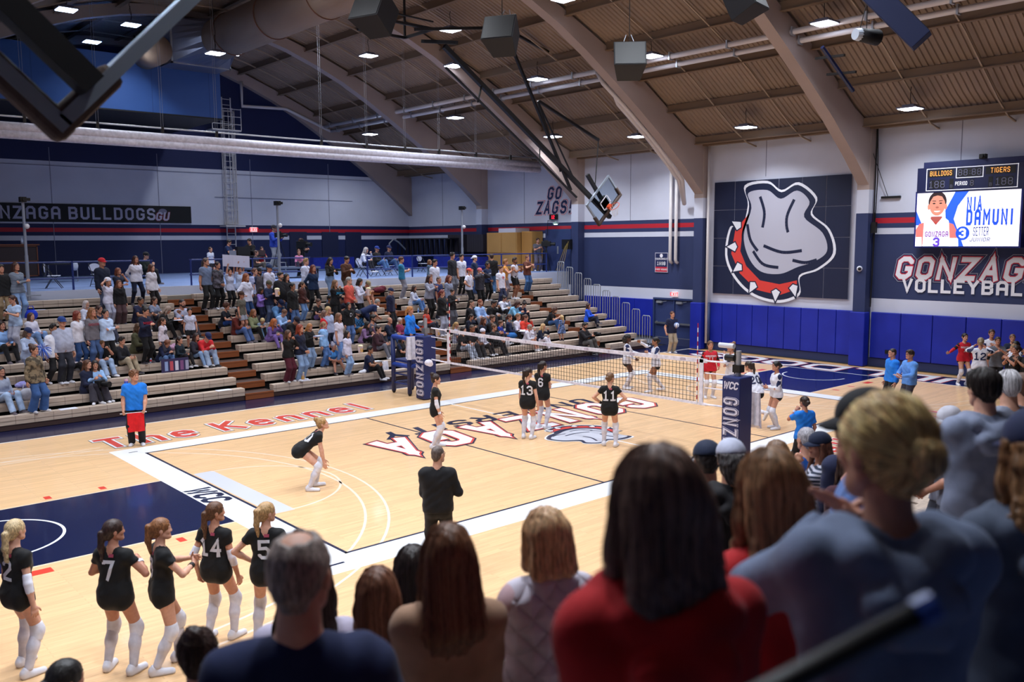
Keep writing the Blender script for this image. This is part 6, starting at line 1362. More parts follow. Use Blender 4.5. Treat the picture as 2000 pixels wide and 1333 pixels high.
def strands(hm, target, n, L, seed, attract=None, r=.0016, drop=.012):
    """fine tubes that follow the hair surface downward (or toward a knot)"""
    rs = np.random.RandomState(seed); v, f = hm[0], hm[1]
    bt = BVHTree.FromPolygons([tuple(q) for q in v], [tuple(int(i) for i in q) for q in f])
    b = MB(); top = v[:,2].max(); hi = v[v[:,2] > (.03 if attract is None else -.08)]
    for k in range(n):
        p = Vector(hi[rs.randint(len(hi))])+Vector(rs.normal(0, .004, 3)); pts = []; off = rs.uniform(.0, .004)
        st = .011; m = int(L/st*rs.uniform(.55, 1.1))
        for i in range(m):
            q, nn, _, _ = bt.find_nearest(p)
            if q is None: break
            pts.append(q+nn*off)
            d = Vector((0, .15, -1)) if attract is None else (Vector(attract)-q)
            if attract is not None and d.length < .035: break
            if attract is None and q.z > .10: d = Vector((q.x*9, (q.y-.0)*5, -.25))
            d = d.normalized(); d = d-nn*d.dot(nn)
            if d.length < .05: break
            p = q+d.normalized()*st
            if attract is None and q.z < target: break
        if len(pts) > 4: b.tube(pts, [r*.8]+[r]*(len(pts)-2)+[r*.3], 3, caps=0, mi=int(rs.randint(2)))
    return b
def person(label, loc, rz, sc, pose, sex, top, bot, hair, hat=None, beard=None, skin='', h=.02, belly=0., shoes=None, socks=None, pads=None, sleeve=None, prints=(), group=None, cat='person', amp=.004, fsc=1., seed=0., strand=0, attract=None, hs=1., key=None, inner=None, glasses=0, band=None):
    kids = sex in ('c','k'); sx = 'f' if sex in ('f','c','k') else 'm'; hsz = {'c': 1.13, 'k': 1.36}.get(sex, 1.)*hs
    pk = key or (pose if isinstance(pose, str) else str(pose)); sk = (pk, sx)
    if sk not in _skel: _skel[sk] = skeleton(pose, sx)
    s = _skel[sk]
    t = thing('person', label, cat, loc, rz, group); t.scale = (sc,sc,sc)
    skm = mat(rng.choice(SKINS[skin]), .55, kind='skin')
    hcol, hst = (hair[1], hair[0])
    hm = mat(hcol, .45, kind='hair')
    part('body', to_mesh(('body',pk,sx,h,hsz), figure_body(s, sx, h, .0085 if h > .012 else .0065, hsz), 4) if ('body',pk,sx,h,hsz) not in _mesh else _mesh[('body',pk,sx,h,hsz)], t, [skm, EYE, LIP, mat(tuple(x*.6 for x in hexc(hcol)), .7)])
    kind, tm = top; k2 = ('top',kind,pk,sx,h,round(belly,2),seed)
    names = {'te':'tee','po':'polo_shirt','ls':'sweater','ho':'hoodie','ja':'jacket','ve':'vest','je':'jersey','jl':'jersey','tk':'tank_top','cr':'crop_top','ju':'jumper','dr':'dress'}
    tmesh = None
    if k2 not in _mesh: tmesh = top_mesh(s, kind, h, amp, fsc, seed, belly); to_mesh(k2, tmesh, 1)
    top_ob = part(names[kind], _mesh[k2], t, [tm])
    if kind == 've' or inner:
        k3 = ('inner',pk,sx,h)
        if k3 not in _mesh: to_mesh(k3, top_mesh(s, 'te' if inner is None else inner[0], h), 1)
        part('shirt', _mesh[k3], t, [mat('#1A2444', .85, kind='cloth') if inner is None else inner[1]])
    if bot:
        kb, bm = bot; k4 = ('bot',kb,pk,sx,h)
        if k4 not in _mesh: to_mesh(k4, bottom_mesh(s, kb, h), 1)
        part('shorts' if kb in ('sh','vs') else 'trousers', _mesh[k4], t, [bm])
    HM = mat4(s['Hm'], s['Hc'], hsz)
    if hst != 'none':
        hh = .012 if h > .012 else .0075
        k5 = ('hair',hst,hh,bool(hat)); base = hair_mesh(hst, hh, bool(hat)); hair_ob = part('hair', to_mesh(k5, base, 1), t, [hm], HM)
        if strand:
            ln = {'vlong': .62, 'long': .5, 'longc': .5}.get(hst, .22)
            sb = strands(base, -.30, strand, ln, int(seed*7)+3, attract)
            o = sb.obj('hair_strands', [hm, mat(tuple(min(1,x*2.1+.012) for x in hexc(hcol)), .38)], hair_ob, smooth=1)
    if hat:
        st = hat[0]; hb = 'bcap' if st == 'bcap' else st
        part({'cap':'cap','bcap':'cap','beanie':'beanie'}[st], to_mesh(('hat',hb), hat_mesh(hb), 1), t, [mat(hat[1], .8, kind='cloth')], HM)
    if beard: part('beard', to_mesh(('beard',), beard_mesh(), 1), t, [mat(beard, .8, kind='hair')], HM)
    if glasses:
        b = MB()
        for sg in (-1,1): b.tube([(sg*.032+.021*math.cos(a),-.098,.006+.016*math.sin(a)) for a in np.linspace(0,6.283,13)[:-1]], .0022, 4, closed=1); b.tube([(sg*.053,-.096,.010),(sg*.080,-.02,.012)], .0022, 4)
        b.tube([(-.011,-.10,.008),(.011,-.10,.008)], .0022, 4); b.obj('glasses', BLACK, t).matrix_local = HM
    sm = shoes or SHOES[rng.randint(len(SHOES))]
    for sd in 'LR': part('shoe', to_mesh(('shoe',), shoe_mesh(), 2), t, [sm, SOLE], mat4(s['F'+sd], s['A'+sd]))
    if socks:
        for sd in 'LR':
            K, A = s['K'+sd], s['A'+sd]; k6 = ('sock',pk,sx,sd)
            if k6 not in _mesh: to_mesh(k6, field_mesh([cap(K+(A-K)*.18+s['T0']@V(0,.010,0), K+(A-K)*.45+s['T0']@V(0,.016,0), .062, .063, k=.02), cap(K+(A-K)*.4+V(0,.012,0), A+V(0,0,.02), .060, .046, k=.03)], .012), 1)
            part('sock', _mesh[k6], t, [socks])
    if pads:
        for sd in 'LR':
            K, A, J = s['K'+sd], s['A'+sd], s['J'+sd]; k6 = ('pad',pk,sx,sd)
            if k6 not in _mesh: to_mesh(k6, field_mesh([cap(K+(J-K)*.13, K+(A-K)*.05, .070, .073, k=.02), cap(K, K+(A-K)*.26, .072, .066, k=.02, flat=1)], .011), 1)
            part('knee_pad', _mesh[k6], t, [pads])
    for sd in (sleeve or ''):
        E_, W_, S_2 = s['E'+sd], s['W'+sd], s['S'+sd]; k6 = ('sleeve',pk,sx,sd)
        if k6 not in _mesh: to_mesh(k6, field_mesh([cap(E_+(S_2-E_)*.28, E_, .046, .047, k=.01), cap(E_, E_+(W_-E_)*.42, .047, .042, k=.01, flat=1)], .010), 1)
        part('arm_sleeve', _mesh[k6], t, [WHITEP])
    if band:
        for sd in band[0]:
            E_, W_ = s['E'+sd], s['W'+sd]; MB().tube([tuple(W_+(E_-W_)*.08), tuple(W_+(E_-W_)*.26)], .036, 12).obj('wristband', band[1], t)
    if prints:
        if tmesh is None: tmesh = top_mesh(s, kind, h, amp, fsc, seed, belly)
        bt = BVHTree.FromPolygons([tuple(q) for q in tmesh[0]], [tuple(int(i) for i in q) for q in tmesh[1]])
        for txt, side, z0, H, m, kw in prints:
            qs = letters(txt, H, **kw)[0] if isinstance(txt, str) else txt
            dv = Vector([float(q) for q in s['T']@V(0,side,0)]); b = MB()
            def proj(u, v):
                o = Vector([float(q) for q in s['t'](u*side, -side*.6, z0+v)]); hit = bt.ray_cast(o, dv)[0]
                return (hit-dv*(.006+.0003*(jj%9))) if hit else o+dv*.46
            for jj, f in enumerate(qs):
                if len(f) == 4:
                    L0_, R0_, R1_, L1_ = [Vector((p[0],p[1])) for p in f]; n_ = 3
                    for i in range(n_):
                        a, c = i/n_, (i+1)/n_; pts = [L0_.lerp(L1_,a), R0_.lerp(R1_,a), R0_.lerp(R1_,c), L0_.lerp(L1_,c)]
                        b.add([proj(p.x,p.y) for p in pts], [(0,1,2,3)])
                else: b.add([proj(p[0],p[1]) for p in f], [tuple(range(len(f)))])
            b.obj('shirt_print', m, top_ob)
    return t, s
def at_hand(t, s, sd, off=(0,0,0)):
    M = Matrix.Translation(t.location)@Matrix.Rotation(t.rotation_euler.z, 4, 'Z')@Matrix.Scale(t.scale.x, 4)
    p = s['W'+sd]+s['M'+sd]@V(*off); return M@Vector([float(q) for q in p])
WHITEP = mat('#DEDEEA', .7, kind='cloth'); BLKJ = mat('#0B0B0E', .75, kind='cloth'); NUMW = mat('#D6D6DE', .6)
# ---------------------------------------------------------------- the crowd on the far bleachers
R88 = dict(wt=.2, gap=.2)
PRINTS = {'number 88': ('88',1,.26,.15,'#3A3C4C',R88), 'grey sweatshirt with red letters': ('GONZAGA',1,.34,.055,'#8C1A34',dict(wt=.22,gap=.2)), 'navy sweatshirt with red letters': ('GONZAGA',1,.32,.055,'#C01C38',dict(wt=.22,gap=.2)),
 'with blue letters': ('ZAGS',1,.32,.06,'#2A9CD0',dict(wt=.22,gap=.2,slant=.2)), 'navy hoodie with white print': ('ZAGS',1,.30,.07,'#C6CCE0',dict(wt=.22,gap=.2,slant=.25)), 'with white letters': ('GU',1,.28,.10,'#C6CCE0',dict(wt=.24,gap=.2))}
def oval(w, hgt, n=14): return [[(w*math.cos(2*math.pi*i/n), hgt*math.sin(2*math.pi*i/n)) for i in range(n)]]
SHAPES = {'white round print': (oval(.06,.08),1,.30,0,'#C8C8D2',{}), 'round print': (oval(.085,.075),1,.28,0,'#9CA0BE',{}), 'red shield': ([[(-.08,.03),(-.05,.06),(.05,.06),(.08,.03),(0,-.07)]],1,.30,0,'#B8282C',{}), 'tee with white print': (oval(.08,.035),1,.30,0,'#C8C8D2',{}), 'navy sweatshirt with white print': (oval(.10,.03),1,.30,0,'#C6CCE0',{}), 'football shirt': (oval(.10,.05),1,.26,0,'#C07A8C',{})}
KIND2 = {'je': 'denim', 'wi': 'cloth', 'sl': 'cloth', 'sh': 'cloth'}
hexm = lambda c, k: mat('#'+c, .85, kind=k)
people = {}
for ln in CROWD.strip().split('\n'):
    row, x, sc, pose, sex, tp, bt, hr, ex, yaw, lab = ln.split('|'); row = int(row); x = float(x); sc = float(sc)
    sit = POSES[pose].get('sit'); tq = tp.split(':'); topm = (tq[0], hexm(tq[1], tq[2] if len(tq) > 2 else 'cloth'))
    bq = None if bt == 'none' else bt.split(':'); botm = None if bq is None else (bq[0], hexm(bq[1], KIND2[bq[0]]))
    hq = hr.split(':'); E_ = dict(q.split(':') for q in ex.split(';') if q); hat = next(((k, '#'+E_[k]) for k in ('cap','bcap','beanie') if k in E_), None)
    pr = []
    for src in (PRINTS, SHAPES):
        for k, (txt, side, z0, H, c, kw) in src.items():
            if k in lab and not pr: pr = [(txt, side, z0, H, mat(c, .7), kw)]
    t, s = person(lab, (x, RY(row)+(.20 if sit else .15), RZ(row)), math.radians(float(yaw)), sc, pose, sex, topm, botm, (hq[0], '#'+hq[1]), hat, '#'+E_['beard'] if 'beard' in E_ else None, E_.get('skin', ''), belly=.05 if 'stout' in lab else 0., prints=pr, glasses='glasses' in lab, group='spectators on the far bleachers', key=pose)
    people[lab] = (t, s)
def who(sub): return next(people[k] for k in people if sub in k)
# ---------------------------------------------------------------- people on the platform
def plat_person(lab, x, y, z, rz, sc, pose, sex, top, bot, hair, **k):
    t, s = person(lab, (x,y,z), math.radians(rz), sc, pose, sex, (top[0], hexm(top[1], 'cloth')), (bot[0], hexm(bot[1], KIND2[bot[0]])), hair, key=pose, group='people on the platform', **k); people[lab] = (t, s); return t, s
plat_person('man in black cap and dark green sweater crouching behind the rail', -4.05, 18.4, PZ+.30, 35, 1.03, 'kn', 'm', ('ls','14201C'), ('je','0E0D12'), ('crop','#2A1A14'), hat=('cap','#141218'))
plat_person('boy in white shirt standing on the platform left of the control desk', .55, 23.2, PZ, 20, .80, 'st', 'c', ('te','C3C6D8'), ('sh','16141C'), ('crop','#3A2418'))
plat_person('technician with headset in navy top at the control desk', 1.65, 23.75, PZ, 45, 1.0, 'sp', 'm', ('te','14244E'), ('je','2A2A38'), ('short','#1C120E'))
plat_person('technician with headset in black sweater at the control desk', 2.75, 23.75, PZ, -60, 1.03, 'sp', 'm', ('ls','0E0C10'), ('je','3A302C'), ('short','#1E120E'))
plat_person('first of two boys in red tees behind the game table, left one', 3.05, 23.2, PZ, 0, .80, 'sp', 'c', ('te','A01A24'), ('sh','1A1420'), ('crop','#3A2018'))
plat_person('second of two boys in red tees behind the game table, fair haired', 3.7, 23.1, PZ, 25, .82, 'sf', 'c', ('te','A81C26'), ('sh','1A1420'), ('crop','#6A4A30'))
t, s = plat_person('cameraman in blue and red jersey and grey sweatpants on the riser', 2.1, 19.95, PZ+.5, 30, 1.06, 'vid', 'm', ('ls','1C3AA0'), ('wi','8A8E9C'), ('crop','#2A1812'), hat=('cap','#1C1A26'), prints=[('ZAGS',1,.30,.08,mat('#D4D0DC',.7),dict(wt=.24,gap=.2))])
plat_person('cameraman with headphones all in black behind the large camera', 3.95, 21.0, PZ, 20, 1.02, 'vid', 'm', ('ls','131218'), ('je','101016'), ('short','#3A1A14'))
plat_person('child in dark top sitting on the riser behind the rail', 1.2, 19.75, PZ+.5, 50, .80, 'sl', 'c', ('te','3A3034'), ('je','4A4440'), ('crop','#3A2218'))
plat_person('child in pink top sitting on the riser beside the cameraman', 3.2, 19.75, PZ+.5, -20, .80, 'sl', 'c', ('ls','C07AA0'), ('sl','2A2A3C'), ('bun','#5A3828'))
plat_person('woman with long grey hair in white sweater on a folding chair', 5.7, 18.4, PZ+.46, 35, 1.0, 'sk', 'f', ('ls','C9CCE0'), ('sl','24222C'), ('long','#9A9496'))
plat_person('man in blue cap and black jacket on a folding chair', 6.7, 18.7, PZ+.46, 30, 1.0, 'sl', 'm', ('ja','121014'), ('je','3E6090'), ('crop','#6A5A54'), hat=('cap','#1C3484'))
plat_person('man in navy cap and navy jacket writing on a folding chair', 7.7, 19.2, PZ+.46, 25, 1.03, 'sl', 'm', ('ja','141A38'), ('je','2E4870'), ('crop','#4A3630'), hat=('cap','#1E2450'))
plat_person('cameraman in grey tee and camouflage trousers at the right end of the platform', 16.0, 17.75, PZ, -20, 1.0, 'vid', 'm', ('te','55525C'), ('wi','5A5468'), ('short','#2A1410'))
# ---------------------------------------------------------------- the court
def pose_of(base, **k): return dict(POSES[base], **k)
WJ = mat('#DADAE6', .75, kind='cloth'); NAVC = mat('#16224C', .8, kind='cloth'); REDJ = mat('#C4182C', .75, kind='cloth'); BLUC = mat('#1878DC', .8, kind='cloth'); BLKP = mat('#0D0C11', .8, kind='cloth'); WSHOE = mat('#DCDCE6', .6)
NK = dict(wt=.20, gap=.22)
FLAG = [[(.0,.0),(.06,.0),(.06,.035),(.0,.035)]]
def black_player(lab, x, y, rz, pose, hair, num, sc=1.02, key=None, **k):
    pr = [(num,-1,.27,.19,NUMW,NK), (FLAG,-1,.415,0,mat('#A8445A',.7),{})]
    t, s = person(lab, (x,y,0), math.radians(rz), sc, pose, 'f', ('je',BLKJ), ('vs',BLKJ), hair, h=.013, shoes=WSHOE, socks=mat('#D2D0DC',.8,kind='cloth'), pads=WHITEP, prints=pr, group='players in black', key=key or lab, **k); people[lab] = (t, s); return t, s
def white_player(lab, x, y, rz, pose, hair, num, sc=1.04, skin='', **k):
    t, s = person(lab, (x,y,0), math.radians(rz), sc, pose, 'f', ('jl' if k.pop('long',1) else 'je',WJ), ('vs',BLKJ), hair, h=.014, skin=skin, shoes=WSHOE, socks=k.pop('sk', mat('#D2D0DC',.8,kind='cloth')), pads=WHITEP, prints=[(num,-1,.28,.18,NAVC,NK)] if num else [], group='players in white', key=lab, **k)
    for sd in 'LR':        # navy raglan sleeve
        S_, E_ = s['S'+sd], s['E'+sd]
        to_mesh(('rag',lab,sd), field_mesh([cap(S_, S_, .066, k=.03), cap(S_, S_+(E_-S_)*.86, .060, .054, k=.03, flat=1), cap(S_+s['T']@V(0,0,.02), s['t'](.05 if sd == 'L' else -.05,.0,.468), .052, .040, k=.04)], .012), 1); part('raglan_sleeve', _mesh[('rag',lab,sd)], t, [NAVC])
    people[lab] = (t, s); return t, s
black_player('player in black with number 10 bending, hands on knees', -7.56, -.86, 62, pose_of('st', hip=(0,.20,.80), lean=52, head=(0,-34), L=(.17,-.22,.50), R=(-.17,-.22,.50), fL=(.17,-.06,.09), fR=(-.17,.06,.09), hL=(1,.2,.2), hR=(-1,.2,.2)), ('bun','#A07A4A'), '10')
black_player('player in black in profile with white elbow sleeve and dark bun', -3.69, .29, 55, pose_of('st', fL=(.10,-.05,.09), fR=(-.11,.06,.09), L=(.20,-.1,.82), R=(-.22,-.1,.82)), ('bun','#2A1812'), '8', sleeve='R', band=('R',WHITEP))
black_player('player in black with long dark ponytail and number 13', -1.44, -.48, 118, pose_of('st', head=(-35,0), L=(.22,-.12,.80), R=(-.26,.0,.82)), ('pony','#24120E'), '13', hs=1.0)
black_player('player in black with ponytail clasping hands beside number 13', -.34, .15, 108, pose_of('sf', L=(.04,-.30,1.08), R=(-.04,-.30,1.06), head=(-25,0)), ('pony','#1E100C'), '6')
black_player('player in black with number 11, hands on hips, light brown bun', -.57, -2.4, 128, pose_of('sh', head=(-35,0), fL=(.13,-.05,.09), fR=(-.15,.04,.09)), ('lowbun','#6A4A30'), '11', band=('L',BLACK))
black_player('player in black with number 2 and blond braid at the left edge', -13.71, -5.35, 112, pose_of('st', head=(8,0), R=(-.28,.02,.80), fL=(.15,-.1,.09), fR=(-.17,.05,.09)), ('braid','#B8A078'), '2', 1.03, sleeve='R')
black_player('player in black with number 7 in the sideline row', -12.89, -6.10, 128, pose_of('st', head=(-40,0), L=(.12,-.20,1.18), R=(-.16,-.22,1.22), hs='fist', fL=(.16,-.03,.09), fR=(-.17,.0,.09), hL=(1,.4,-.8), hR=(-1,.4,-.8)), ('braid','#2E1A14'), '7', 1.03, band=('R',WHITEP))
black_player('player in black clapping in the sideline row, long fair ponytail', -12.46, -6.35, 82, pose_of('sc', head=(-8,0), L=(.05,-.34,1.20), R=(-.05,-.33,1.16), fL=(.11,-.16,.09), fR=(-.13,.12,.09)), ('pony','#7A4E2C'), '8', 1.02, band=('R',BLACK))
black_player('player in black with number 14 and long braid in the sideline row', -11.70, -6.05, 120, pose_of('st', head=(-40,0), R=(-.27,-.06,.80), L=(.23,.05,.84), fL=(.11,.05,.09), fR=(-.16,-.08,.09)), ('braid','#5A3A24'), '14', 1.0, sleeve='LR')
black_player('player in black with number 5 and blond ponytail, hands on hips', -11.30, -6.60, 138, pose_of('sh', head=(-40,0)), ('pony','#A88458'), '5', 1.02)
black_player('player in black half cut by the left edge behind number 2', -14.10, -4.95, 110, pose_of('st', fL=(.15,-.12,.09), fR=(-.15,.12,.09)), ('pony','#2A1812'), '9', 1.0)
white_player('player in white with curly dark ponytail reaching out a hand', 5.91, 2.71, 45, pose_of('sw', L=(.26,-.42,1.06), R=(-.20,-.24,.96), fL=(.11,-.05,.09), fR=(-.11,.05,.09)), ('afro','#120C0A'), '', 1.06, 'd')
white_player('player in white raising an arm to slap hands by the net', 6.13, 1.68, 232, pose_of('sw', L=(.24,-.30,1.25), R=(-.10,-.48,1.55), fL=(.10,-.20,.09), fR=(-.13,.24,.12)), ('lowbun','#120A08'), '4', 1.04, 't', sleeve='R')
white_player('player in white with light bun and hand at chin behind the near net post', 5.95, -1.30, 236, pose_of('sm', head=(0,0)), ('bun','#7A5434'), '', 1.07)
white_player('player in white with number 20 stepping behind the near net post', 3.95, -3.42, 165, pose_of('st', hip=(0,.02,.90), lean=26, head=(20,0), L=(.24,-.30,.86), R=(-.22,-.30,.9), fL=(.12,.50,.42), fR=(-.10,-.02,.09), toeL=60, kL=(0,-.4,-1)), ('pony','#2A1A12'), '20', 1.02)
white_player('player in white with dark ponytail standing alone right of the net post', 3.99, -4.02, 232, pose_of('sf', L=(.05,-.24,1.08), R=(-.05,-.24,1.08)), ('lowbun','#160E0C'), '21', 1.02)
def red_player(lab, x, y, rz, pose, hair, sc=1.03, num='11'):
    t, s = person(lab, (x,y,0), math.radians(rz), sc, pose, 'f', ('jl',REDJ), ('vs',BLKJ), hair, h=.014, shoes=WSHOE, socks=mat('#D2D0DC',.8,kind='cloth'), pads=WHITEP, prints=[('GONZAGA',1,.36,.045,NUMW,dict(wt=.22,gap=.2)),(num,1,.27,.10,NUMW,NK)], group='players in red', key=lab)
    for sd in 'LR':
        S_, E_ = s['S'+sd], s['E'+sd]
        to_mesh(('rag',lab,sd), field_mesh([cap(S_, S_, .066, k=.03), cap(S_, S_+(E_-S_)*.86, .060, .054, k=.03, flat=1), cap(S_+s['T']@V(0,0,.02), s['t'](.05 if sd == 'L' else -.05,.0,.468), .052, .040, k=.04)], .012), 1); part('raglan_sleeve', _mesh[('rag',lab,sd)], t, [BLKP])
    people[lab] = (t, s); return t, s
red_player('player in red jersey smiling behind the net near the near post', 6.46, -.17, -38, pose_of('st', L=(.22,-.18,.96), R=(-.26,-.1,.88)), ('lowpony','#5A3A24'))
red_player('player in red jersey with arm stretched out beside the cheering group', 14.5, -4.50, -38, pose_of('sw', R=(-.62,-.20,1.10), L=(.24,-.12,.86), dR=(-1,-.2,0), fL=(.12,-.06,.09), fR=(-.12,.04,.09)), ('lowbun','#1C100C'), 1.02)
def official(lab, x, y, z, rz, sc, pose, sex, top, bot, hair, **k):
    t, s = person(lab, (x,y,z), math.radians(rz), sc, pose, sex, top, bot, hair, h=.014, key=lab, **k); people[lab] = (t, s); return t, s
tj, sj = official('line judge in bright blue shirt holding a red flag', -8.85, 5.45, 0, -22, 1.06, pose_of('sf', L=(.20,-.20,.86), R=(-.24,-.14,.84), head=(42,0), hs='fist'), 'm', ('po',BLUC), ('je',BLKP), ('curlytop','#6A4226'), shoes=WSHOE)
official('referee in bright blue long sleeves standing on the padded stand', .25, 6.95, 1.12, 22, .98, pose_of('st', head=(28,0), R=(-.30,-.22,.80), L=(.22,-.24,.98)), 'f', ('ls',BLUC), ('sl',BLKP), ('lowpony','#A8703C'))
official('second referee in bright blue shirt seen from behind, whistle at mouth', .30, -6.95, 0, 150, .97, pose_of('sm', L=(.10,-.18,1.42), R=(-.2,-.1,.85), head=(10,0)), 'f', ('po',BLUC), ('sl',BLKP), ('lowbun','#2A1812'), band=('L',WHITEP))
tb, sb = official('man in navy polo and khaki trousers holding a volleyball by the doors', 14.40, 7.55, 0, -18, 1.05, pose_of('st', L=(.02,-.30,1.10), R=(-.32,-.06,.86), hs='grip', fL=(.10,0,.09), fR=(-.10,.02,.09)), 'm', ('po',mat('#10183A',.8,kind='cloth')), ('je',mat('#A49684',.85,kind='cloth')), ('crop','#5A3422'), shoes=WSHOE)
official('man in bright blue polo shirt beside the man with a paper', 8.54, -4.9, 0, 238, 1.03, pose_of('st', head=(-10,0)), 'm', ('ls',BLUC), ('je',BLKP), ('buzz','#2A1C18'))
tc, sc_ = official('coach in light blue button shirt and grey trousers holding papers', 8.30, -5.50, 0, 242, 1.05, pose_of('sp', L=(.10,-.32,1.06), R=(-.10,-.30,1.06), head=(0,0)), 'm', ('ls',mat('#5C94E0',.8,kind='cloth')), ('je',mat('#3A3A48',.85,kind='cloth')), ('short','#2A1A16'), glasses=1)
official('coach all in black with glasses seen from behind at the near sideline', -8.30, -6.00, 0, 138, 1.08, pose_of('sf', L=(.06,-.26,1.12), R=(-.18,-.24,1.10), hs='fist', head=(-30,0)), 'm', ('ls',BLKP), ('je',BLKP), ('buzz','#5A4C46'), glasses=1)
# group cheering by the end wall
white_player('player in white with number 12 seen from behind, arm raised to clap', 12.5, -5.75, 112, pose_of('sw', R=(-.16,-.40,1.40), L=(.16,-.40,1.42), head=(0,0), hL=(1,.2,-.5), hR=(-1,.2,-.5)), ('lowbun','#8A7A60'), '12', 1.08)
white_player('tallest player in white at the back of the cheering group', 15.0, -5.15, -60, pose_of('sc'), ('lowbun','#3A2016'), '', 1.09, long=0)
white_player('player in white shouting in the cheering group', 13.4, -6.45, -115, pose_of('sc', L=(.1,-.36,1.3), R=(-.1,-.36,1.26)), ('lowbun','#140E0C'), '', 1.0, 't', long=0)
white_player('player in white with wavy fair hair leaning into the cheering group', 12.75, -6.72, -120, pose_of('sc', lean=14), ('lowbun','#8A6A44'), '', 1.0, long=0)
for lab, x, y, rz, c, hr, sk in (('person in grey tee clapping in the cheering group',13.95,-5.72,-62,'#5E6068',('lowbun','#3A2418'),''),('person in dark top at the back of the cheering group',15.1,-5.75,-60,'#14203A',('crop','#6A4A38'),''),('person in black with wrist watch clapping at the right edge of the cheering group',11.9,-6.98,-128,'#121014',('lowbun','#2A1A14'),''),('person in black shouting at the far right edge',11.75,-7.30,-130,'#0E0C10',('lowbun','#1E120E'),'t')):
    official(lab, x, y, 0, rz, 1.02, pose_of('sc', L=(.05,-.32,1.36), R=(-.05,-.30,1.30)), 'f', ('te',mat(c,.85,kind='cloth')), ('sl',BLKP), hr, skin=sk)
# ---------------------------------------------------------------- held and carried things
def free(b, name, mats, label, cat, loc=(0,0,0), rz=0, **k): return tag(b.obj(name, mats, loc=loc, rz=rz, **k), label, cat)
hL, hR = at_hand(tj, sj, 'L', (0,.07,0)), at_hand(tj, sj, 'R', (0,.07,0))
t = thing('flag', 'red line judge flag held in front of the dark trousers', 'flag', tuple(hR)); d = hL-hR; u = d.normalized(); b = MB(); b.tube([tuple(-u*.08), tuple(d+u*.06)], .011, 8); b.obj('stick', mat('#D8D8DC', .5), t)
b = MB(); n = 9
nn = u.cross(Vector((0,0,1))).normalized()
for i in range(n):
    for j in range(6):
        P = lambda a, c: d*(.18+.82*a/n)*1.0+Vector((0,0,-.46*c/6))+nn*(.012+.022*math.sin(a*1.3)*c/6)
        for e in (0, .004): b.add([tuple(P(i,j)+nn*e), tuple(P(i+1,j)+nn*e), tuple(P(i+1,j+1)+nn*e), tuple(P(i,j+1)+nn*e)], [(0,1,2,3)])
b.obj('cloth', mat('#D8141C', .75, kind='cloth'), t, smooth=1)
p = at_hand(tb, sb, 'L', (0,.10,-.02)); t = thing('volleyball', 'blue and white volleyball held against the navy polo shirt', 'ball', tuple(p+Vector((-.06,-.08,.10)))); MB().blob((0,0,0), (.105,.105,.105), 18).obj('ball', mat('#DCDCE8', .5), t, smooth=1)
for a in (0, 1.05, 2.1): MB().tube([(.106*math.cos(q)*math.cos(a),.106*math.cos(q)*math.sin(a),.106*math.sin(q)) for q in np.linspace(0,6.283,25)[:-1]], .012, 6, closed=1).obj('panel', mat('#2A64B8', .5), t, smooth=1)
p = (at_hand(tc, sc_, 'L', (0,.08,0))+at_hand(tc, sc_, 'R', (0,.08,0)))/2; o = free(MB().box((-.14,-.11,-.003), (.14,.11,.003)), 'paper', mat('#D2C8DC', .7), 'sheet of paper held by the coach in light blue shirt', 'paper', tuple(p)); o.rotation_euler = (.5,.2,.6)
tp_, sp_ = who('first of two children'); tq_, sq_ = who('second of two children'); a = at_hand(tp_, sp_, 'L', (0,.08,0)); c = at_hand(tq_, sq_, 'R', (0,.08,0))
b = MB(); n = 8
for i in range(n):
    q = lambda k: Vector((a.x-.45+(c.x-a.x+.9)*k/n, a.y-.06+.05*math.sin(k*1.2), a.z+.05-.01*k))
    for e in (0,.006): b.add([tuple(q(i)+Vector((0,e,-.12))), tuple(q(i+1)+Vector((0,e,-.12))), tuple(q(i+1)+Vector((0,e,.30))), tuple(q(i)+Vector((0,e,.30)))], [(0,1,2,3)])
free(b, 'poster', mat('#C6C6DE', .7), 'white bent poster held overhead by two children', 'poster')
def camera_at(lab, sub, d=(0,-.06,.03), s=1.):
    t0, s0 = who(sub); p = (at_hand(t0, s0, 'L', (0,.08,0))+at_hand(t0, s0, 'R', (0,.08,0)))/2; t = thing('camera', lab, 'camera', tuple(p+Vector(d)), t0.rotation_euler.z); MB().box((-.07*s,-.05*s,-.05*s), (.07*s,.05*s,.06*s)).obj('body', BLACK, t, bevel=.01); MB().tube([(0,-.05*s,0),(0,-.20*s,0)], [.04*s,.05*s], 12).obj('lens', BLACK, t)
camera_at('black camera with red strap held by the bearded photographer', 'bearded photographer', s=1.2); camera_at('small camera held by the woman in black crop top', 'black crop top', s=.8)
t0, s0 = person('camera operator in pale denim shirt and dark trousers on low bench', (-8.35,RY(1)+.2,RZ(1)), math.radians(-8), 1.0, 'scam', 'f', ('ls',mat('#8CB0DC',.85,kind='denim')), ('wi',mat('#34303A',.85,kind='cloth')), ('long','#1E1210'), shoes=WSHOE, key='scam', group='spectators on the far bleachers'); people['camera operator in'] = (t0, s0)
camera_at('black video camera held by the operator in denim shirt', 'camera operator in', s=1.7)
def phone(sub, lab):
    t0, s0 = who(sub); p = at_hand(t0, s0, 'R', (.02,.10,-.03)); o = free(MB().box((-.035,-.005,-.07), (.035,.005,.07)), 'phone', BLACK, lab, 'phone', tuple(p)); o.rotation_euler = (.5,0,t0.rotation_euler.z)
phone('wide grey sweatpants', 'phone held by the girl in pale blue tee'); phone('man in tan and white cap', 'phone held by the man in tan and white cap'); phone('rust brown shirt and khaki', 'phone held by the man in rust brown shirt')
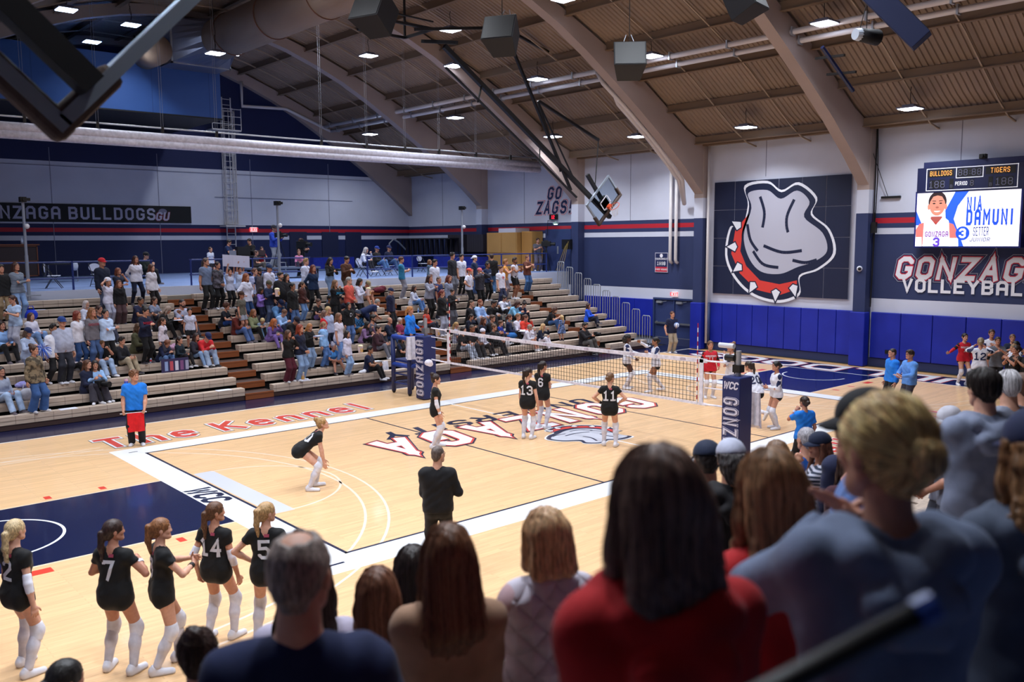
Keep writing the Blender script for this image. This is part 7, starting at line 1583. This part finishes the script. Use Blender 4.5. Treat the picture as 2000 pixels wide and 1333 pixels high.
def held(sub, lab, cat, build, off=(0,-.1,-.05), sd='R'):
    t0, s0 = who(sub); p = at_hand(t0, s0, sd, (0,.08,0)); t = thing(cat.replace(' ','_'), lab, cat, tuple(p+Vector(off)), t0.rotation_euler.z); build(t)
held('holding a popcorn bag', 'red and white popcorn bag held by woman in white sweatshirt', 'popcorn bag', popcorn, (0,-.10,-.12)); held('camouflage cap', 'white popcorn tub held by the boy in camouflage cap', 'popcorn tub', popcorn, (.05,-.10,-.1))
held('holding a food tray', 'food tray held by the woman with strawberry blond hair', 'food tray', lambda t: MB().box((-.16,-.10,0), (.16,.10,.03)).obj('tray', mat('#B4BCDC', .6), t), (.06,-.10,.02))
held('holding a sheet of paper', 'white sheet held by the woman in navy quarter zip', 'paper', paper, (.08,-.12,.03)); held('reading a sheet', 'pale sheet on the lap of the woman with long grey blond hair', 'paper', paper, (.05,-.06,-.05))
held('over grey shirt holding a cup', 'white paper cup held by the woman in black jacket', 'cup', lambda t: MB().lathe([(.03,0),(.042,.10)], n=10).obj('cup', mat('#D2CCDA', .6), t), (.06,-.05,-.02))
t0, s0 = who('holding a pom-pom'); p = at_hand(t0, s0, 'L', (0,.1,0)); b = MB()
for k in range(150):
    d = Vector(rng.normal(0,1,3)).normalized(); b.tube([(0,0,0), tuple(d*.14+Vector((0,0,-.02))), tuple(d*.24+Vector((0,0,-.09)))], .006, 3, mi=k%2)
free(b, 'pompom', [mat('#1E56C0', .5), mat('#C8D2EC', .5)], 'blue and white pom-pom held by the person in navy cap', 'pom-pom', tuple(p+Vector((.1,-.1,-.1))))
item('poster', 'dark purple poster standing against the bench below the navy hoodie girl', 'poster', -5.85, 2, lambda t: (MB().box((-.42,-.02,0), (.42,0,.42)).obj('board', mat('#2A2450', .6), t), [MB().box((-.32+.16*k,-.026,.05), (-.22+.16*k,-.02,.34)).obj('picture', mat(('#8AA0D0','#B84A5A','#C8C8DC','#7A4A7C','#9A9AB8')[k], .6), t) for k in range(5)]), y=.25)
for px, row, c, lab in ((-10.1,5,'#2A6AC8','water bottle with blue label at the left end of the benches'),(-9.0,5,'#1C64A0','blue bottle behind the girl in grey sweatpants'),(-5.3,8,'#2A6AC8','water bottle beside the tall woman in white sweatshirt'),(5.05,6,'#2A6AC8','water bottle left of the woman sitting alone in white top'),(-7.2,2,'#C06AA8','pink bottle beside the young man in black tee'),(-6.4,3,'#C8303A','red topped bottle at the feet of the mauve trousers')): item('water_bottle', lab, 'bottle', px, row, bottle(c))
item('tumbler', 'large blue tumbler with pink lid behind the line judge', 'tumbler', -7.55, 1, lambda t: (MB().lathe([(.045,0),(.055,.24)], n=12).obj('body', mat('#1C3AA0', .4), t, smooth=1), MB().lathe([(.057,.24),(.05,.30)], n=12).obj('lid', mat('#D8A8C0', .5), t)))
item('backpack', 'bright blue backpack on the top bench at the left end', 'bag', -8.95, 8, bag('#1438C0')); item('tote_bag', 'white tote bag on a low bench at the left edge', 'bag', -10.15, 1, bag('#B8B8C4'), y=.15)
item('jacket_heap', 'lilac jacket lying on the bench above the tote bag', 'jacket', -10.05, 2, heap('#9C98D8')); item('jacket_heap', 'dark red jacket lying on the top bench below the seated platform guests', 'jacket', 4.35, 9, heap('#5A0E22',1.3)); item('jacket_heap', 'pink folded blanket on the bench beside the boy in black sweatshirt', 'blanket', -5.55, 4, heap('#B48AA4')); item('jacket_heap', 'blue and black bags on the bench behind the net', 'bag', 7.85, 2, heap('#1A5A9C',1.3), y=.0); item('towel_bundle', 'white towel on the lowest bench beside the man in navy polo', 'towel', .05, 0, heap('#DEDEE8',.6)); item('jacket_heap', 'red and navy bag beside the young man in white tee', 'bag', -9.75, 2, heap('#A01824'))
item('clipboard', 'clipboard with papers right of the man in navy polo', 'clipboard', .95, 1, lambda t: (MB().box((-.26,-.16,0), (.26,.16,.012)).obj('board', BLACK, t), MB().box((-.22,-.14,.012), (.22,.14,.018)).obj('paper', mat('#D8D8E4', .7), t)))
towel((1.25, RY(1)-.02, RZ(1)+.01), .22, .40, 'white towel hanging over the bench beside the clipboard', 0)
item('paper', 'folded paper on the second bench left of the man in navy polo', 'paper', .0, 1, paper)
for px, row, lab in ((-8.6,9,'loose white papers on the platform step at the left'),(-9.3,0,'white paper lying on the lowest bench at the left'),(-4.9,0,'white paper on the lowest bench near the left stair'),(-2.2,0,'white paper on the lowest bench right of the left stair'),(-7.6,0,'small paper on the lowest bench behind the line judge')): item('paper', lab, 'paper', px, row, paper)
for px, row, lab in ((-2.25,0,'striped popcorn tub at the feet of the woman in maroon trousers'),(.75,2,'white popcorn bucket beside the woman in white jacket'),(9.75,2,'white popcorn bucket beside the blond woman in navy sweater'),(4.65,3,'popcorn bag behind the net end'),(-1.9,3,'white cup between sitting green cardigan and toddler')): item('popcorn_tub', lab, 'popcorn tub', px, row, popcorn)
item('water_jug', 'white jug with orange lid on the bench behind the net', 'jug', 7.15, 1, lambda t: (MB().lathe([(.13,0),(.14,.30)], n=14).obj('body', mat('#C8C6D0', .5), t, smooth=1), MB().lathe([(.15,.30),(.15,.38)], n=14).obj('lid', mat('#E0482C', .5), t)))
# ---------------------------------------------------------------- the near side: bleachers and the people standing in front of the camera
bleacher(-16.5, -2.0, 'near bleacher benches under the spectators in the foreground', -1)
bleacher(-1.9, 14.9, 'near bleacher benches further along behind the cheering group', -1)
npl = MB(); npl.box((-17,-24,PZ-.12), (XW,-16.25,PZ)); struct(npl, 'floor_near_platform', PLAT)
def near(lab, x, y, top_, rz, pose, sex, top, bot, hair, hd=None, **k):
    """feet on the bench row under (x, y); scaled so that the crown sits at the height asked for"""
    row = max(0, min(10, round((-y-9.55)/.615))); z = RZ(row) if y > -16 else PZ
    kk = ('near', lab); s0 = skeleton(pose, sex); crown = (s0['Hc']+s0['Hm']@V(0,.01,.13))[2]
    while (top_-z)/crown > 1.16 and row < 10: row += 1; z = RZ(row)
    while (top_-z)/crown < .86 and row > 0: row -= 1; z = RZ(row)
    sc = min(max((top_-z)/crown, .86), 1.16); off = (s0['Hc'])*sc; c, s_ = math.cos(math.radians(rz)), math.sin(math.radians(rz))
    hx, hy = off[0]*c-off[1]*s_, off[0]*s_+off[1]*c
    mk = {'ls': 'cloth'}
    t, s = person(lab, (x-hx, y-hy, z), math.radians(rz), sc, pose, sex, (top[0], hexm(top[1], top[2] if len(top) > 2 else 'cloth')), (bot[0], hexm(bot[1], KIND2[bot[0]])), hair, group='spectators in the foreground', key=lab, **k); people[lab] = (t, s); return t, s
NB = 172  # they face the court, backs to the camera
B_ = pose_of
near('man with greying hair and bald crown in dark blue tee, back turned, lower left', -14.66,-13.95,4.03, 148, B_('st', head=(-12,4), L=(.27,-.10,.90), R=(-.28,-.14,.92)), 'm', ('te','17224A'), ('je','2A2C3A'), ('thin','#8A7A72'), h=.009, amp=.006, fsc=.55, seed=1.3, belly=.04, hs=1.02)
near('woman with long straight brown hair in beige sweater, back turned', -13.96,-13.73,3.84, 150, B_('sf'), 'f', ('ls','9A7860'), ('je','2A3450'), ('vlong','#6A4630'), h=.009, amp=.006, fsc=.6, seed=2.1, strand=800)
near('older person with thin blond hair in white quilted vest, back turned', -13.5,-13.76,3.81, 160, B_('sp', head=(0,6)), 'f', ('ve','C9C2D0','quilt'), ('je','3A3C50'), ('bob','#C49A74'), h=.009, amp=.003, seed=.4, strand=500, inner=('te',mat('#B99AA0',.85,kind='cloth')))
near('woman with long brown hair in bright red hoodie, largest figure in front', -14.41,-15.05,4.43, 150, B_('sf', head=(10,2)), 'f', ('ho','B8141C'), ('je','1A1C28'), ('mid','#6E5448'), h=.009, amp=.0075, fsc=.5, seed=3.7, strand=900)
near('woman with long fair brown hair in red sweater beside the grey hoodie', -13.5,-14.75,4.22, 158, B_('sp', head=(-4,6)), 'f', ('ls','B4161C'), ('je','24283A'), ('mid','#8E6A4A'), h=.010, amp=.006, fsc=.6, seed=4.2, strand=800)
near('woman with blond bun in pale grey hoodie clapping, front right', -13.88,-15.28,4.50, 140, B_('sc', L=(.02,-.30,1.34), R=(-.06,-.28,1.36), head=(14,2)), 'f', ('ho','6F7C98'), ('je','2A2C3C'), ('lowbun','#C8A26C'), h=.009, amp=.007, fsc=.5, seed=5.1, strand=900, attract=(0,.12,.005), hs=1.03)
near('person in black cap and pale blue tee standing in front of the blond bun', -12.76,-14.68,4.30, 205, B_('st', head=(34,0), R=(-.24,-.10,.95)), 'm', ('te','5A78B4'), ('je','20222E'), ('crop','#3A2620'), hat=('cap','#0E0D14'), h=.010, amp=.005, fsc=.6, seed=2.9)
near('person with dark hair in pale grey hoodie, back turned, right', -10.4,-14.22,4.10, 138, B_('sc', head=(0,8)), 'm', ('ho','8088A0'), ('je','2A2C3A'), ('short','#1E1412'), h=.011, amp=.006, fsc=.6, seed=1.9, strand=500)
near('white haired person in pale grey tee beside the dark haired hoodie', -8.69,-13.77,3.87, 140, B_('sf', head=(-8,8)), 'm', ('te','8E94A8'), ('je','3A3C4A'), ('crop','#B8B4B8'), h=.013, seed=.9, strand=300)
near('person with brown hair cut by the right edge beside the white haired one', -8.05,-13.66,3.77, 140, B_('sf'), 'm', ('te','7A7E90'), ('je','2A2C3A'), ('crop','#5A3622'), h=.014)
near('woman in navy cap with wavy fair ponytail and dark hoodie at the right edge', -13.12,-15.36,4.37, 130, B_('sp', head=(10,4)), 'f', ('ho','4A5468'), ('je','1A1C24'), ('longc','#8A6440'), hat=('cap','#14204A'), h=.010, amp=.006, fsc=.55, seed=6.3, strand=500)
near('man in dark navy cap and black top, back turned, centre right', -10.85,-12.61,3.46, 140, B_('st', head=(0,8)), 'm', ('te','121014'), ('je','1A1C26'), ('crop','#1A1210'), hat=('cap','#16203A'), h=.012, seed=2.2)
near('person in white mesh cap with curly grey hair and black hoodie', -11.24,-13.07,3.61, 142, B_('st', head=(-6,8)), 'm', ('ho','141116'), ('je','1A1C26'), ('afro','#3A3434'), hat=('cap','#B9BCD0'), h=.012, seed=3.1, strand=200)
near('woman with fair hair half hidden right of the white mesh cap', -10.6,-13.0,3.50, 150, B_('sf', head=(-10,5)), 'f', ('ls','A8A4B0'), ('je','2A2C3A'), ('long','#6A4A30'), h=.014)
near('grey haired man standing at the court edge below the second referee', -7.66,-11.54,2.93, 145, B_('sf'), 'm', ('po','1A4E9C'), ('je','2A2C3A'), ('crop','#9A969C'), h=.015)
near('woman in navy cap and black and white striped top, hand at face', -8.94,-12.39,3.20, 215, B_('sm', head=(25,0)), 'f', ('ls','B9B9C8','stripe'), ('je','2A2C3A'), ('long','#5A3424'), hat=('cap','#121C38'), h=.013)
near('woman with long dark brown hair in maroon top behind the striped one', -9.5,-12.95,3.24, 150, B_('sf'), 'f', ('ls','3A1420'), ('je','2A2C3A'), ('long','#2E1A12'), h=.014, strand=200)
near('bald topped person seen beyond the fair haired woman in red', -10.2,-13.35,3.30, 150, B_('sf'), 'm', ('te','3A2A34'), ('je','2A2C3A'), ('bald','#8A6A54'), h=.015)
near('curly haired person in navy behind the black cap', -9.19,-12.81,3.43, 150, B_('st'), 'm', ('ls','1A2040'), ('je','2A2C3A'), ('curlytop','#4A3020'), h=.014)
near('person in white cap with face in profile by the monitor', -7.7,-12.96,3.34, 225, B_('sf', head=(20,10)), 'm', ('te','6A6E80'), ('je','2A2C3A'), ('crop','#5A4034'), hat=('cap','#C9C8D4'), h=.015)
near('woman with long brown hair in white tank top, lower left group', -13.87,-13.11,3.48, 150, B_('sf'), 'f', ('tk','C9C2CE'), ('je','2A3450'), ('vlong','#6A4430'), h=.012, strand=500, seed=.7)
near('woman with dark brown hair beside the white tank top', -14.02,-12.78,3.50, 150, B_('sf', head=(-10,0)), 'f', ('te','B4ACC0'), ('je','2A3450'), ('long','#24130E'), h=.013, strand=300, seed=1.7)
near('woman with long dark hair in off shoulder black top', -13.12,-12.29,3.18, 150, B_('sf', head=(-6,0)), 'f', ('tk','18161C'), ('je','1A1C26'), ('vlong','#1E110D'), h=.012, strand=400, seed=2.7)
near('woman with dark brown top bun in black, bottom left', -14.38,-12.40,3.12, 150, B_('sf', head=(0,4)), 'f', ('te','0E0D12'), ('je','1A1C26'), ('bun','#2E1810'), h=.012, strand=400, attract=(0,.085,.115), seed=3.3)
near('person with sleek black hair at the bottom left corner', -14.51,-10.62,2.36, 140, B_('sf', head=(-40,6)), 'f', ('te','121018'), ('je','1A1C26'), ('lowpony','#120C0A'), h=.013)
t, s = person('white haired woman in navy jacket over red sitting in a courtside chair', (-10.35,-10.85,RZ(2)), math.radians(150), .98, 'sl', 'f', ('ja',hexm('101A3A','cloth')), ('je',hexm('1A1C28','denim')), ('bob','#C9C8D2'), group='spectators in the foreground', h=.013, strand=350, key='sl', seed=8.)
t2 = MB(); t2.box((-.20,.20,.02), (.20,.24,.42)); o = t2.obj('red_seat_cover', mat('#B01A1E', .8, kind='cloth'), t, bevel=.03)
CHB = mat('#0B0B12', .22, coat=.5)
for x, y, z, rz, lb in ((-11.30,-11.55,RZ(2)-.02,150,'glossy black chair back just left of the quilted vest'),(-11.75,-11.75,RZ(2)-.06,150,'glossy black chair back right of the beige sweater'),(-9.75,-10.95,RZ(2)-.02,150,'glossy black chair back right of the white haired woman'),(-13.5,-11.3,RZ(2)-.2,150,'glossy black chair beside the off shoulder top')): chair(x, y, math.radians(rz), lb, z, CHB)
t = thing('monitor', 'black monitor with glowing blue picture at the scorer table', 'monitor', (-6.9,-12.2,2.55), math.radians(-40)); MB().box((-.30,-.02,0), (.30,.02,.38)).obj('case', BLACK, t); MB().box((-.28,-.024,.02), (.28,-.02,.36)).obj('screen_face', mat('#2A78A8', .4, emit=.55), t); MB().box((-.2,-.026,.05), (.1,-.024,.22)).obj('picture', mat('#123A70', .4, emit=.4), t); MB().box((-.04,0,-.9), (.04,.06,.1)).obj('stand', BLACK, t)
t = thing('scorer_table', 'long blue covered scorer table along the near sideline', 'table', (1.6,-8.35,0)); MB().box((-4,-.35,.72), (4,.35,.76)).obj('table_top', BLUEP, t); MB().box((-4,.33,.05), (4,.36,.74)).obj('front_panel', mat('#12309C', .6), t)
for x in (-3.8,3.8): MB().box((x-.04,-.3,0), (x+.04,.3,.72)).obj('leg', BLACK, t)
t = thing('handrail', 'black handrail with blue end cap close to the camera, lower right', 'handrail', (0,0,0)); P0, P1 = Vector((-14.83,-15.77,4.42)), Vector((-15.02,-15.645,4.32)); b = MB(); b.tube([P0, P1, P1+(P1-P0)*1.5, P1+(P1-P0)*1.5+Vector((0,-.6,-1.0))], .015, 10); b.obj('tube', BLACK, t, smooth=1); MB().tube([P0+(P0-P1)*.10, P0], .018, 10).obj('end_cap', mat('#2A4A9C', .4), t)
